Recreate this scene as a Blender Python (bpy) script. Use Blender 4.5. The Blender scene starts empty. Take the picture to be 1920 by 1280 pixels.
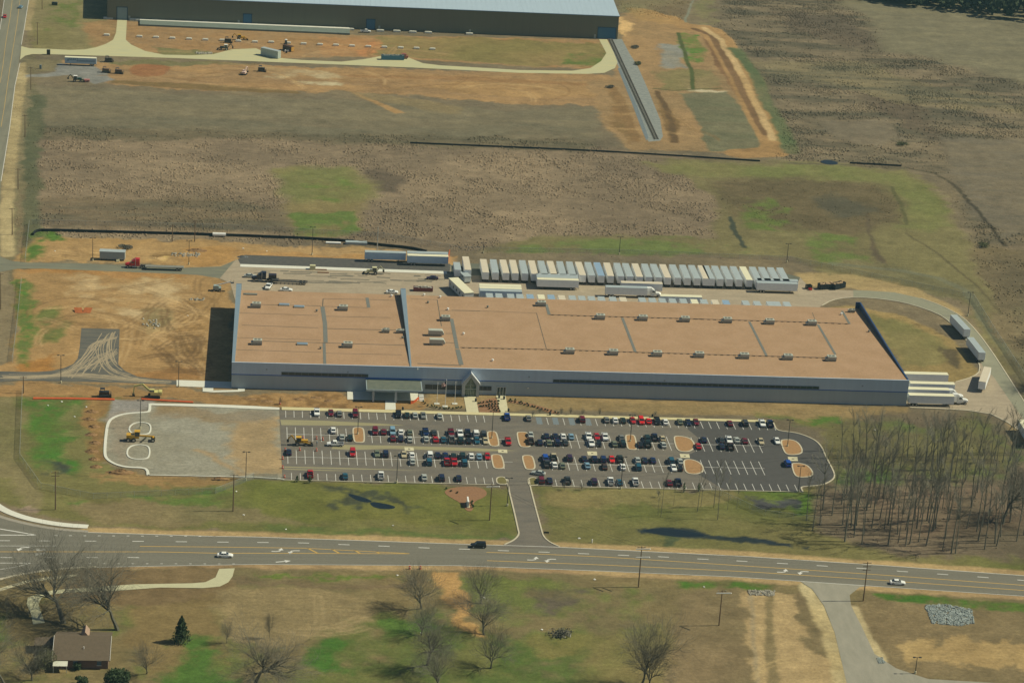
import bpy, bmesh, math, random
import numpy as np
from mathutils import Vector, Matrix
random.seed(7); rng=np.random.default_rng(7)
sc=bpy.context.scene; COL=sc.collection
rad=math.radians
# ------------------------------------------------------------------ camera
F_PX=4804.32; YAW=0.10378; PITCH=0.353678; ROLL=0.064158; CAM=(9.80,-811.91,321.06)
f_=Vector((math.sin(YAW)*math.cos(PITCH),math.cos(YAW)*math.cos(PITCH),-math.sin(PITCH)))
r_=Vector((math.cos(YAW),-math.sin(YAW),0)); u_=r_.cross(f_)
rr=r_*math.cos(ROLL)+u_*math.sin(ROLL); uu=-r_*math.sin(ROLL)+u_*math.cos(ROLL)
cd=bpy.data.cameras.new('camera'); cam=bpy.data.objects.new('camera',cd); COL.objects.link(cam)
cd.sensor_width=36; cd.sensor_fit='HORIZONTAL'; cd.lens=F_PX/1920*36; cd.clip_start=1; cd.clip_end=20000
cam.matrix_world=Matrix(((rr.x,uu.x,-f_.x,CAM[0]),(rr.y,uu.y,-f_.y,CAM[1]),(rr.z,uu.z,-f_.z,CAM[2]),(0,0,0,1)))
sc.camera=cam; sc.render.resolution_x=1024; sc.render.resolution_y=682
# ------------------------------------------------------------------ light
SUN_EL=rad(46); SUN_DIR=Vector((math.cos(SUN_EL)*0.998,math.cos(SUN_EL)*0.06,math.sin(SUN_EL))).normalized()
sd=bpy.data.lights.new('sun','SUN'); sd.energy=4.4; sd.angle=rad(0.5); sd.color=(1.0,0.93,0.68)
so=bpy.data.objects.new('sun',sd); COL.objects.link(so); so.rotation_euler=SUN_DIR.to_track_quat('Z','Y').to_euler()
w=bpy.data.worlds.new("World"); sc.world=w; w.use_nodes=True
nt=w.node_tree; sky=nt.nodes.new('ShaderNodeTexSky'); sky.sky_type='NISHITA'; sky.sun_disc=False
sky.sun_elevation=SUN_EL; sky.sun_rotation=math.atan2(SUN_DIR.x,SUN_DIR.y)
nt.links.new(sky.outputs[0],nt.nodes['Background'].inputs[0]); nt.nodes['Background'].inputs[1].default_value=0.05
sc.view_settings.view_transform='Standard'; sc.view_settings.look='None'; sc.view_settings.exposure=0.0; sc.view_settings.gamma=1
HAZE=0.00005
KEXP=(1.16,1.14,0.96)
# ------------------------------------------------------------------ helpers
def lin(c):
    c=c/255.; return c/12.92 if c<=.04045 else ((c+.055)/1.055)**2.4
def C(r,g,b,k=1.0): return (lin(r)/KEXP[0]*k,lin(g)/KEXP[1]*k,lin(b)/KEXP[2]*k,1)
def G(x,y,z=0.0):
    d=f_*F_PX+rr*(x-960)+uu*(640-y); t=(z-CAM[2])/d.z
    return Vector((CAM[0]+d.x*t,CAM[1]+d.y*t,z))
RH=9.35; RD=80.0; RW=233.2; RB=7.1
def GR(x,y,up=0.0):      # on the main roof plane (falls to the back)
    d=f_*F_PX+rr*(x-960)+uu*(640-y); s=(RB-RH)/RD
    t=(RH+up+s*CAM[1]-CAM[2])/(d.z-s*d.y)
    return Vector((CAM[0]+d.x*t,CAM[1]+d.y*t,CAM[2]+d.z*t))
def z2(X,Y): return 500+X/6.857,740+Y/6.857
def z3(X,Y): return 760+X/6.857,740+Y/6.857
def z4(X,Y): return 1000+X/6.857,760+Y/6.857
def z5(X,Y): return 1240+X/5.647,760+Y/5.647
MATS={}
def M(name,col,rough=.8,var=.12,scale=1.0,bump=0.0,metal=0.0,spec=.3,alpha=None,col2=None,emit=None,stretch=None,fine=None):
    if name in MATS: return MATS[name]
    m=bpy.data.materials.new(name); MATS[name]=m; m.use_nodes=True; t=m.node_tree; b=t.nodes['Principled BSDF']
    b.inputs['Roughness'].default_value=rough; b.inputs['Metallic'].default_value=metal; b.inputs['Specular IOR Level'].default_value=spec
    tc=t.nodes.new('ShaderNodeTexCoord'); n=t.nodes.new('ShaderNodeTexNoise'); n.inputs['Scale'].default_value=scale; n.inputs['Detail'].default_value=6; n.inputs['Roughness'].default_value=.65
    if stretch:
        mp=t.nodes.new('ShaderNodeMapping'); mp.inputs['Scale'].default_value=stretch; t.links.new(tc.outputs['Object'],mp.inputs[0]); t.links.new(mp.outputs[0],n.inputs['Vector'])
    else: t.links.new(tc.outputs['Object'],n.inputs['Vector'])
    mr=t.nodes.new('ShaderNodeMapRange'); mr.inputs[1].default_value=.3; mr.inputs[2].default_value=.7
    t.links.new(n.outputs[0],mr.inputs[0])
    mx=t.nodes.new('ShaderNodeMix'); mx.data_type='RGBA'
    c=np.array(col[:3])
    if col2 is None: a=c*(1-var); d=c*(1+var)
    else: a=c; d=np.array(col2[:3])
    mx.inputs[6].default_value=(*a,1); mx.inputs[7].default_value=(*np.minimum(d,.95),1)
    t.links.new(mr.outputs[0],mx.inputs[0]); t.links.new(mx.outputs[2],b.inputs['Base Color'])
    if fine:
        n2=t.nodes.new('ShaderNodeTexNoise'); n2.inputs['Scale'].default_value=fine[0]; n2.inputs['Detail'].default_value=3; t.links.new(tc.outputs['Object'],n2.inputs['Vector'])
        m2=t.nodes.new('ShaderNodeMapRange'); m2.inputs[1].default_value=.3; m2.inputs[2].default_value=.7; m2.inputs[3].default_value=1-fine[1]; m2.inputs[4].default_value=1+fine[1]; t.links.new(n2.outputs[0],m2.inputs[0])
        vs_=t.nodes.new('ShaderNodeVectorMath'); vs_.operation='SCALE'; t.links.new(mx.outputs[2],vs_.inputs[0]); t.links.new(m2.outputs[0],vs_.inputs['Scale']); t.links.new(vs_.outputs[0],b.inputs['Base Color'])
    if bump:
        bp=t.nodes.new('ShaderNodeBump'); bp.inputs['Strength'].default_value=1; bp.inputs['Distance'].default_value=bump
        t.links.new(n.outputs[0],bp.inputs['Height']); t.links.new(bp.outputs[0],b.inputs['Normal'])
    if alpha is not None: b.inputs['Alpha'].default_value=alpha
    if emit: b.inputs['Emission Color'].default_value=emit; b.inputs['Emission Strength'].default_value=1
    return m
def paint(r,g,b,metal=False):
    n='paint_%d_%d_%d'%(r,g,b); c=(lin(r),lin(g),lin(b),1)
    return M(n,c,rough=.28,var=.05,scale=.7,metal=0.0,spec=.6)
class MB:
    def __init__(s): s.v=[];s.f=[];s.mi=[]
    def add(s,vs,fs,mi=0):
        o=len(s.v); s.v+=[tuple(v) for v in vs]; s.f+=[tuple(i+o for i in f) for f in fs]; s.mi+=[mi]*len(fs)
    def box(s,x0,x1,y0,y1,z0,z1,mi=0):
        s.add([(x0,y0,z0),(x1,y0,z0),(x1,y1,z0),(x0,y1,z0),(x0,y0,z1),(x1,y0,z1),(x1,y1,z1),(x0,y1,z1)],
              [(3,2,1,0),(4,5,6,7),(0,1,5,4),(1,2,6,5),(2,3,7,6),(3,0,4,7)],mi)
    def frust(s,b,t,z0,z1,mi=0):   # b,t=(x0,x1,y0,y1)
        s.add([(b[0],b[2],z0),(b[1],b[2],z0),(b[1],b[3],z0),(b[0],b[3],z0),(t[0],t[2],z1),(t[1],t[2],z1),(t[1],t[3],z1),(t[0],t[3],z1)],
              [(3,2,1,0),(4,5,6,7),(0,1,5,4),(1,2,6,5),(2,3,7,6),(3,0,4,7)],mi)
    def tube(s,p0,p1,r0,r1=None,n=6,mi=0,cap=True):
        r1=r0 if r1 is None else r1; p0=Vector(p0);p1=Vector(p1); a=(p1-p0)
        if a.length<1e-6: return
        a.normalize(); x=a.orthogonal().normalized(); y=a.cross(x); vs=[]
        for p,r in((p0,r0),(p1,r1)):
            for i in range(n):
                t=2*math.pi*i/n; vs.append(p+x*(r*math.cos(t))+y*(r*math.sin(t)))
        fs=[(i,(i+1)%n,n+(i+1)%n,n+i) for i in range(n)]
        if cap: fs+=[tuple(range(n-1,-1,-1)),tuple(range(n,2*n))]
        s.add(vs,fs,mi)
    def loft(s,rings,mi=0):
        n=len(rings[0]); vs=[v for r in rings for v in r]; fs=[]
        for k in range(len(rings)-1):
            for i in range(n): fs.append((k*n+i,k*n+(i+1)%n,(k+1)*n+(i+1)%n,(k+1)*n+i))
        fs+=[tuple(range(n-1,-1,-1)),tuple(range((len(rings)-1)*n,len(rings)*n))]; s.add(vs,fs,mi)
    def beam(s,p0,p1,w,h,mi=0):   # rectangular bar
        p0=Vector(p0);p1=Vector(p1);a=(p1-p0).normalized(); x=a.cross(Vector((0,0,1)))
        x=Vector((1,0,0)) if x.length<1e-4 else x.normalized(); y=x.cross(a).normalized(); vs=[]
        for p in(p0,p1):
            for sx,sy in((-1,-1),(1,-1),(1,1),(-1,1)): vs.append(p+x*(sx*w/2)+y*(sy*h/2))
        s.add(vs,[(3,2,1,0),(4,5,6,7),(0,1,5,4),(1,2,6,5),(2,3,7,6),(3,0,4,7)],mi)
    def mesh(s,name,mats):
        me=bpy.data.meshes.new(name); me.from_pydata(s.v,[],s.f)
        for m in (mats if isinstance(mats,(list,tuple)) else [mats]): me.materials.append(m)
        if any(s.mi): me.polygons.foreach_set('material_index',s.mi)
        bm=bmesh.new(); bm.from_mesh(me); bmesh.ops.recalc_face_normals(bm,faces=bm.faces); bm.to_mesh(me); bm.free()
        me.update(); return me
    def build(s,name,mats,parent=None,**k): return ob(name,s.mesh(name,mats),parent,**k)
def ob(name,me,parent=None,label=None,cat=None,group=None,kind=None,loc=None):
    o=bpy.data.objects.new(name,me); COL.objects.link(o)
    if parent is not None: o.parent=parent
    if loc is not None: o.location=loc
    return tag(o,label,cat,group,kind)
def tag(o,label=None,cat=None,group=None,kind=None):
    if label:o['label']=label
    if cat:o['category']=cat
    if group:o['group']=group
    if kind:o['kind']=kind
    return o
def thing(name,label,cat,loc=(0,0,0),rz=0,group=None):
    o=ob(name,None,None,label,cat,group); o.location=loc; o.rotation_euler=(0,0,rz); o.empty_display_size=.2; return o
def kids(o): return KID.get(o.name,[]) if o.name in KID else list(o.children)
KID={}
def dup(root,loc,rz=0,label=None,group=None,scale=None,mats=None):
    r=root.copy(); COL.objects.link(r); r.location=loc; r.rotation_euler=(0,0,rz)
    if scale: r.scale=scale
    if label: r['label']=label
    if group: r['group']=group
    def rec(src,dst):
        for ch in KIDS(src):
            c=ch.copy(); COL.objects.link(c); c.parent=dst
            if mats:
                base=ch.name.split('.')[0]
                if base in mats:
                    c.material_slots[0].link='OBJECT'; c.material_slots[0].material=mats[base]
            rec(ch,c)
    rec(root,r); return r
_kc={}
def KIDS(o):
    if o not in _kc: _kc[o]=list(o.children)
    return _kc[o]
def setmats(root,mats):
    for ch in list(root.children):
        b=ch.name.split('.')[0]
        if b in mats: ch.material_slots[0].link='OBJECT'; ch.material_slots[0].material=mats[b]
def smooth_poly(pts,it=2):
    for _ in range(it):
        q=[]
        for i in range(len(pts)):
            a=pts[i];b=pts[(i+1)%len(pts)]
            q+=[(a[0]*.75+b[0]*.25,a[1]*.75+b[1]*.25),(a[0]*.25+b[0]*.75,a[1]*.25+b[1]*.75)]
        pts=q
    return pts
def smooth_line(pts,it=2):
    for _ in range(it):
        q=[pts[0]]
        for i in range(len(pts)-1):
            a=pts[i];b=pts[i+1]
            q+=[(a[0]*.75+b[0]*.25,a[1]*.75+b[1]*.25),(a[0]*.25+b[0]*.75,a[1]*.25+b[1]*.75)]
        q.append(pts[-1]); pts=q
    return pts
def W(pts): return [(p.x,p.y) for p in (G(*q) for q in pts)]
from mathutils.geometry import tessellate_polygon
PAVED=[]
def sheet(name,wpts,z,mat,parent=None,thick=0.0,**k):
    q=[wpts[0]]
    for p in wpts[1:]:
        if abs(p[0]-q[-1][0])+abs(p[1]-q[-1][1])>1e-3: q.append(p)
    wpts=q; n=len(wpts); PAVED.append(wpts)
    if sum((wpts[i][0]*wpts[(i+1)%n][1]-wpts[(i+1)%n][0]*wpts[i][1]) for i in range(n))<0: wpts=wpts[::-1]
    tri=[tuple(t) for t in tessellate_polygon([[Vector((x,y,0)) for x,y in wpts]])]
    mb=MB(); vs=[(x,y,z+thick) for x,y in wpts]
    tri=[t if (Vector(vs[t[1]])-Vector(vs[t[0]])).cross(Vector(vs[t[2]])-Vector(vs[t[0]])).z>0 else t[::-1] for t in tri]
    fs=list(tri)
    if thick:
        vs+=[(x,y,z) for x,y in wpts]; fs+=[(n+i,n+(i+1)%n,(i+1)%n,i) for i in range(n)]
    me=bpy.data.meshes.new(name); me.from_pydata(vs,[],fs); me.materials.append(mat); me.update(); return ob(name,me,parent,**k)
def ribmb(mb,wpts,wd,z0,z1,closed=False,mi=0):
    n=len(wpts); P=[Vector((p[0],p[1])) for p in wpts]; L=[]
    for i in range(n):
        a=P[i-1] if (i>0 or closed) else P[i]; b=P[(i+1)%n] if (i<n-1 or closed) else P[i]
        t=(b-a); t=t.normalized() if t.length>1e-9 else Vector((1,0)); nn=Vector((-t.y,t.x)); L.append((P[i]+nn*wd/2,P[i]-nn*wd/2))
    m=n if closed else n-1
    for i in range(m):
        a,b=L[i];c,d=L[(i+1)%n]
        if z1-z0<1e-6: mb.add([(*a,z1),(*b,z1),(*d,z1),(*c,z1)],[(0,1,2,3)],mi)
        else: mb.add([(*a,z0),(*b,z0),(*d,z0),(*c,z0),(*a,z1),(*b,z1),(*d,z1),(*c,z1)],[(4,5,6,7),(0,1,5,4),(1,2,6,5),(2,3,7,6),(3,0,4,7)],mi)
def ribbon(name,wpts,wd,z0,z1,mat,parent=None,closed=False,**k):
    mb=MB(); ribmb(mb,wpts,wd,z0,z1,closed); return mb.build(name,mat,parent,**k)
ORD=['','first','second','third','fourth','fifth','sixth','seventh','eighth','ninth','tenth','eleventh','twelfth','thirteenth','fourteenth','fifteenth','sixteenth','seventeenth','eighteenth','nineteenth','twentieth']
def nth(i):
    if i<=20: return ORD[i]
    t={2:'twenty',3:'thirty',4:'forty',5:'fifty',6:'sixty',7:'seventy',8:'eighty'}
    if i%10==0: return {3:'thirtieth',4:'fortieth',5:'fiftieth',6:'sixtieth',7:'seventieth',8:'eightieth'}[i//10]
    return t[i//10]+'-'+ORD[i%10]
# ------------------------------------------------------------------ numpy noise for the ground sheet
class VN:
    def __init__(s,seed): s.t=np.random.default_rng(seed).random((256,256))
    def __call__(s,x,y):
        xi=np.floor(x).astype(np.int64); yi=np.floor(y).astype(np.int64); fx=x-xi; fy=y-yi
        fx=fx*fx*(3-2*fx); fy=fy*fy*(3-2*fy); t=s.t; a=t[xi&255,yi&255];b=t[(xi+1)&255,yi&255];c=t[xi&255,(yi+1)&255];d=t[(xi+1)&255,(yi+1)&255]
        return (a*(1-fx)+b*fx)*(1-fy)+(c*(1-fx)+d*fx)*fy
def fbm(x,y,sc_,o=5,seed=1,gain=.55):
    s=0;a=1;t=0
    for i in range(o): s=s+a*VN(seed*31+i)(x/sc_+i*17.3,y/sc_-i*9.1); t+=a; a*=gain; sc_=sc_/2.03
    return s/t
def axis(lo,hi,d,far_lo,far_hi):
    a=list(np.arange(lo,hi,d)); s=d; p=lo; L=[]
    while p>far_lo: s*=1.35; p-=s; L.append(p)
    s=d; p=a[-1]; Rr=[]
    while p<far_hi: s*=1.35; p+=s; Rr.append(p)
    return np.array(L[::-1]+a+Rr)
ax=axis(-160,470,.65,-9000,9000); ay=axis(-225,705,.9,-5000,14000)
NX,NY=len(ax),len(ay); GX,GY=np.meshgrid(ax,ay); GX=GX.ravel(); GY=GY.ravel()
WX=GX+(fbm(GX,GY,16,5,3,.6)-.5)*11+(fbm(GX,GY,3.5,3,13)-.5)*4.5; WY=GY+(fbm(GX,GY,16,5,4,.6)-.5)*15+(fbm(GX,GY,3.5,3,14)-.5)*6      # warped coordinates for natural edges
N1=fbm(GX,GY,40,5,5); N2=fbm(GX,GY,9,5,6); N3=fbm(GX,GY,2.2,3,7); N4=fbm(GX,GY*1.0,90,4,8); NS=fbm(GX*.35,GY*1.7,12,4,9)
col=np.zeros((GX.size,3)); tuft=np.zeros(GX.size); relief=np.ones(GX.size)
def c3(c):
    r,g,b=c
    if r>g: g=g+.12*(r-g)
    return np.array(C(r*1.03,g*1.03,b*1.04)[:3])
def nz(n,lo=.35,hi=.65): return np.clip((n-lo)/(hi-lo),0,1)
def sdist(px,py,poly):
    n=len(poly); d=np.full(px.shape,1e18); ins=np.zeros(px.shape,bool)
    for i in range(n):
        ax_,ay_=poly[i];bx_,by_=poly[(i+1)%n]; ex=bx_-ax_;ey=by_-ay_; wx=px-ax_;wy=py-ay_
        t=np.clip((wx*ex+wy*ey)/(ex*ex+ey*ey+1e-12),0,1); d=np.minimum(d,(wx-ex*t)**2+(wy-ey*t)**2)
        c=((ay_<=py)!=(by_<=py))&(px<(bx_-ax_)*(py-ay_)/((by_-ay_) if by_!=ay_ else 1e-9)+ax_); ins^=c
    d=np.sqrt(d); return np.where(ins,d,-d)
def ldist(px,py,pl):
    d=np.full(px.shape,1e18)
    for i in range(len(pl)-1):
        ax_,ay_=pl[i];bx_,by_=pl[i+1]; ex=bx_-ax_;ey=by_-ay_; wx=px-ax_;wy=py-ay_
        t=np.clip((wx*ex+wy*ey)/(ex*ex+ey*ey+1e-12),0,1); d=np.minimum(d,(wx-ex*t)**2+(wy-ey*t)**2)
    return np.sqrt(d)
def region(px,c1,c2=None,soft=2.0,warp=1.0,op=1.0,patch=None,tf=None,rl=None,noise='N1',world=False,stroke=None):
    """px: outline in photo pixels on the ground; c1/c2 the two seen ground colours mixed by noise"""
    P=px if world else W(px); xs=[p[0] for p in P]; ys=[p[1] for p in P]; m=22+(stroke or 0)
    idx=np.nonzero((GX>min(xs)-m)&(GX<max(xs)+m)&(GY>min(ys)-m)&(GY<max(ys)+m))[0]
    X=GX[idx]+(WX[idx]-GX[idx])*warp; Y=GY[idx]+(WY[idx]-GY[idx])*warp
    d=sdist(X,Y,P) if stroke is None else stroke/2-ldist(X,Y,P)
    a=np.clip(d/soft+.5,0,1); a=a*a*(3-2*a)*op
    if patch is None and c1[1]>c1[0]+10 and c1[2]<75 and stroke is None: a=a*(.25+.75*nz(N2[idx]*.5+N1[idx]*.2+N3[idx]*.3,.36,.52))
    if patch is not None: a=a*nz(N2[idx]*.6+N1[idx]*.4,patch-.07,patch+.07)
    n=nz({'N1':N1,'N2':N2,'NS':NS,'N3':N3}[noise][idx]); A=c3(c1); B=c3(c2 if c2 else c1)
    cc=A*(1-n[:,None])+B*n[:,None]; col[idx]=col[idx]*(1-a[:,None])+cc*a[:,None]
    if tf is not None: tuft[idx]=tuft[idx]*(1-a)+tf*a
    if rl is not None: relief[idx]=relief[idx]*(1-a)+rl*a
# ------------------------------------------------------------------ ground colours, region by region (outlines on the ground)
col[:]=c3((128,112,82))*(1-nz(N1)[:,None])+c3((112,100,76))*nz(N1)[:,None]; tuft[:]=.15
R=region
# far field and right-hand scrub
R([(1380,-60),(1600,-20),(1700,20),(1930,60),(1930,480),(1830,460),(1780,330),(1700,312),(1480,305),(1470,270),(1440,180),(1390,95),(1330,45)],(128,112,84),(96,88,66),soft=16,tf=.9,noise='NS')
R([(1450,20),(1560,25),(1650,60),(1660,100),(1600,90),(1480,60)],(98,86,66),(110,95,72),soft=10,warp=2,tf=.8)
R([(1600,150),(1700,180),(1780,270),(1790,330),(1740,250),(1640,200)],(98,84,64),(110,95,72),soft=8,warp=1.5,op=.8)
R([(1420,110),(1640,120),(1760,160),(1930,200),(1930,215),(1700,190),(1500,150),(1410,140)],(132,118,84),(105,98,72),soft=10,warp=2,noise='NS')
R([(1590,-60),(1960,-60),(1960,165),(1880,145),(1740,110),(1650,95),(1640,40),(1580,10)],(118,110,82),(126,117,86),soft=16,tf=.1,noise='NS')
R([(1760,255),(1930,260),(1930,430),(1880,440),(1820,400),(1780,330)],(121,108,82),(112,102,80),soft=8,tf=.1,noise='NS')
R([(1540,225),(1660,225),(1700,260),(1640,275),(1560,262)],(126,112,86),(118,106,82),soft=5,tf=.1)
R([(1740,440),(1930,470),(1930,760),(1880,650),(1800,560)],(122,106,74),(104,92,66),soft=8,tf=.6)
# middle scrub field
R([(60,225),(480,235),(900,248),(1340,300),(1350,380),(1390,440),(1380,470),(900,470),(700,462),(60,440)],(141,121,92),(124,107,82),soft=11,tf=.7)
R([(60,228),(300,236),(620,238),(1000,250),(1120,268),(1100,282),(760,272),(420,262),(60,262)],(98,90,66),(114,101,74),soft=6,tf=.7,noise='NS')
R([(640,190),(1110,230),(1120,262),(700,252),(80,236),(60,222)],(112,104,78),(120,108,80),soft=6,tf=.1,noise='NS')
R([(60,370),(400,370),(540,395),(560,435),(60,425)],(106,96,72),(124,106,78),soft=7,tf=.6,noise='NS')
R([(682,315),(760,330),(745,362),(705,360)],(102,88,68),None,soft=6,tf=.4)
R([(508,322),(560,310),(650,312),(705,340),(703,362),(670,395),(690,440),(580,448),(545,420),(540,375)],(116,116,66),(132,117,74),soft=9,tf=.12)
R([(560,345),(640,330),(690,345),(640,380),(570,372)],(102,116,54),None,soft=6,patch=.52)
R([(545,400),(660,395),(690,445),(560,440)],(98,114,54),None,soft=3,patch=.5)
# mown and bare strip between the railway works and the scrub
R([(45,160),(200,168),(420,180),(640,185),(960,205),(1115,205),(1118,240),(700,225),(60,222)],(117,107,80),(126,114,84),soft=5,tf=.08,noise='NS')
R([(640,165),(660,170),(760,212),(740,213)],(165,128,82),None,soft=2,warp=.3)
R([(640,170),(700,175),(860,200),(860,215),(700,190)],(140,120,80),None,soft=4,op=.6)
# right mown basin
R([(1240,300),(1560,305),(1700,320),(1750,350),(1800,420),(1830,500),(1930,720),(1860,690),(1820,560),(1560,520),(1480,480),(1380,480),(900,470),(1000,440),(1340,440),(1345,370)],(126,117,74),(118,108,70),soft=6,tf=.12)
R([(1200,305),(1500,308),(1690,322),(1745,352),(1785,405),(1770,425),(1690,430),(1690,370),(1660,340),(1340,330),(1230,322)],(114,116,64),(126,119,72),soft=8,tf=.05)
R([(1338,335),(1480,330),(1655,345),(1690,380),(1700,420),(1630,432),(1560,440),(1450,425),(1370,405),(1345,370)],(100,88,60),(114,99,68),soft=12,tf=.3)
R([(1380,370),(1520,372),(1480,400),(1500,430),(1400,430)],(98,110,52),None,soft=5,patch=.52)
R([(1520,370),(1580,365),(1650,400),(1560,410)],(82,80,62),None,soft=6,op=.7)
R([(1300,440),(1400,460),(1400,478),(950,475),(1000,455)],(104,114,60),None,soft=4,patch=.47)
R([(1500,440),(1600,440),(1640,500),(1530,495)],(102,114,56),None,soft=5,patch=.55)
R([(1618,402),(1626,402),(1640,450),(1662,505),(1640,512),(1634,450)],(92,80,58),(104,90,66),soft=2,warp=.4)
R([(1560,480),(1700,500),(1830,540),(1930,700),(1930,720),(1830,580),(1700,530),(1560,508)],(112,106,70),(122,112,74),soft=5)
# left verge of the side road
R([(60,-60),(215,-60),(205,95),(120,100),(50,98)],(126,116,70),(134,122,80),soft=3,warp=.4,tf=.05)
R([(80,10),(150,0),(150,50),(90,60)],(104,112,56),None,soft=4,patch=.52)
R([(40,100),(60,60),(70,200),(72,430),(50,560),(30,560),(20,440)],(126,110,78),(110,104,72),soft=3,tf=.3)
R([(28,490),(30,400),(42,300),(55,160),(48,160),(30,300),(10,440),(4,560)],(122,112,76),(132,118,84),soft=2,tf=.1)
R(W([(58,0),(50,57)]),(176,156,108),(160,140,96),soft=2,warp=.3,world=True,stroke=4); R(W([(48,120),(36,161),(27,240),(15,340),(10,430),(14,478)]),(178,158,110),(160,140,96),soft=2,warp=.3,world=True,stroke=5.5)
# works along the far shed
R([(205,36),(255,40),(655,66),(880,70),(1140,75),(1150,100),(1120,132),(870,118),(640,105),(430,112),(270,100),(240,80)],(163,124,80),(150,118,80),soft=2.5,warp=.5,tf=0,noise='N2')
R([(705,70),(880,72),(1128,82),(1145,100),(1110,128),(870,115),(720,104),(660,100)],(128,115,66),(142,120,74),soft=4,tf=.05)
R([(1080,100),(1140,100),(1130,128),(1060,122)],(100,112,52),None,soft=4,patch=.48)
R([(205,38),(232,38),(228,80),(190,92),(170,80),(160,44)],(140,118,76),(158,120,78),soft=4)
R([(280,85),(420,98),(440,106),(300,102)],(122,116,70),None,soft=3)
R([(590,68),(700,72),(720,92),(680,104),(600,100)],(168,122,78),(156,120,80),soft=3)
R([(700,78),(712,82),(708,98),(690,104),(672,100)],(186,120,74),None,soft=3,op=.7)
R([(120,116),(240,118),(700,128),(1150,142),(1150,205),(960,192),(640,172),(420,172),(220,160),(150,150),(110,140)],(163,126,82),(150,118,80),soft=3,warp=1,tf=0,noise='NS')
R([(210,112),(480,118),(480,124),(300,124),(215,118)],(118,110,70),(140,116,76),soft=2)
R([(48,112),(118,112),(105,133),(48,138)],(124,112,78),None,soft=2,warp=.3)
R([(110,120),(180,125),(215,150),(180,158),(130,142),(48,145),(48,140),(100,136)],(138,136,118),(132,130,116),soft=2,warp=.4)
R(smooth_poly([(238,130),(262,118),(318,122),(318,136),(290,145),(250,142)]),(146,96,62),(160,112,72),soft=2,warp=.3)
R([(210,150),(420,160),(560,172),(560,176),(400,170),(205,156)],(124,100,62),None,soft=1.5,warp=.4)
R([(470,128),(560,128),(660,142),(640,160),(560,160),(480,142)],(186,172,130),(165,135,92),soft=4,op=.8,patch=.46,warp=1.5)
R([(860,152),(1140,150),(1140,180),(960,182),(800,165)],(172,134,86),(160,124,80),soft=4,noise='NS')
R([(640,140),(900,145),(1150,158),(1150,162),(880,152),(640,144)],(150,110,70),None,soft=1,warp=.3,op=.7)
# railway works
R([(1100,150),(1150,150),(1163,72),(1162,30),(1190,20),(1260,45),(1330,48),(1380,85),(1420,140),(1450,200),(1472,282),(1430,294),(1310,284),(1180,280),(1130,240)],(160,126,84),(146,118,80),soft=3,tf=0)
R([(1135,165),(1160,180),(1190,250),(1180,268),(1148,240)],(128,102,64),(142,108,68),soft=4)
R([(1240,80),(1285,85),(1290,110),(1285,128),(1245,130),(1235,105)],(140,138,120),(150,135,100),soft=4,warp=1.3)
R([(1272,62),(1305,65),(1325,95),(1322,118),(1300,115),(1280,100)],(88,122,48),(120,118,60),soft=2.5,warp=.8)
R([(1225,135),(1330,130),(1352,158),(1330,172),(1240,168)],(122,116,68),(140,122,80),soft=4)
R([(1275,175),(1365,172),(1400,215),(1450,275),(1440,286),(1330,284),(1318,255),(1300,215)],(110,108,76),(118,112,80),soft=2,warp=.5,noise='NS')
R([(1228,170),(1245,195),(1275,230),(1270,268),(1260,266),(1240,215)],(122,94,58),(138,108,68),soft=2,warp=.4)
R([(1290,165),(1310,168),(1368,172),(1340,174),(1290,172)],(190,175,135),None,soft=1.5,warp=.5,patch=.5)
R([(1310,52),(1332,62),(1352,105),(1390,160),(1430,225),(1440,262),(1425,250),(1385,185),(1345,125)],(126,92,62),(138,102,68),soft=1.8,warp=.4)
R([(1340,75),(1360,105),(1400,160),(1430,225),(1450,268),(1440,268),(1405,190),(1360,125)],(192,156,104),(176,138,88),soft=2,warp=.6)
R([(1155,0),(1290,0),(1290,40),(1160,22)],(120,102,72),(128,118,80),soft=4,tf=.5)
R([(1170,12),(1200,12),(1290,38),(1285,48),(1200,40)],(166,128,80),(150,124,78),soft=3)
R([(1163,30),(1185,45),(1190,60),(1165,70)],(206,166,110),None,soft=3)
R([(1300,0),(1335,0),(1345,45),(1290,45)],(128,118,78),(104,104,64),soft=4,patch=.45)
R([(1297,0),(1300,0),(1288,42),(1283,42)],(134,136,110),None,soft=1,warp=.2)
R([(1395,110),(1440,180),(1480,280),(1468,282),(1430,190),(1385,110)],(102,108,68),None,soft=4,op=.7)
R(W([(1290,50),(1330,56),(1352,78),(1378,120),(1404,170),(1430,222),(1456,272),(1450,285),(1390,288)]),(166,128,82),(156,120,76),soft=1.5,warp=.15,world=True,stroke=15)
R(W([(1300,54),(1334,66),(1358,105),(1384,155),(1408,202),(1436,252)]),(120,90,60),(130,98,66),soft=1.2,warp=.12,world=True,stroke=4)
R(W([(1318,52),(1350,74),(1376,114),(1402,164),(1426,212),(1450,262)]),(194,162,112),(182,146,96),soft=1.5,warp=.2,world=True,stroke=3.6)
R(W([(1362,78),(1392,122),(1420,172),(1446,222),(1468,274)]),(176,134,84),(150,114,72),soft=1.2,warp=.2,world=True,stroke=2.2)
R(W([(1380,92),(1410,135),(1436,185),(1462,235),(1482,285)]),(92,104,64),(112,108,72),soft=3,warp=.5,world=True,stroke=7)
R(W([(1232,172),(1248,200),(1262,235),(1266,266)]),(104,80,52),None,soft=1.2,warp=.3,world=True,stroke=3); R(W([(1150,165),(1172,215),(1192,262)]),(136,104,66),None,soft=2,warp=.3,world=True,stroke=5)
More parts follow.
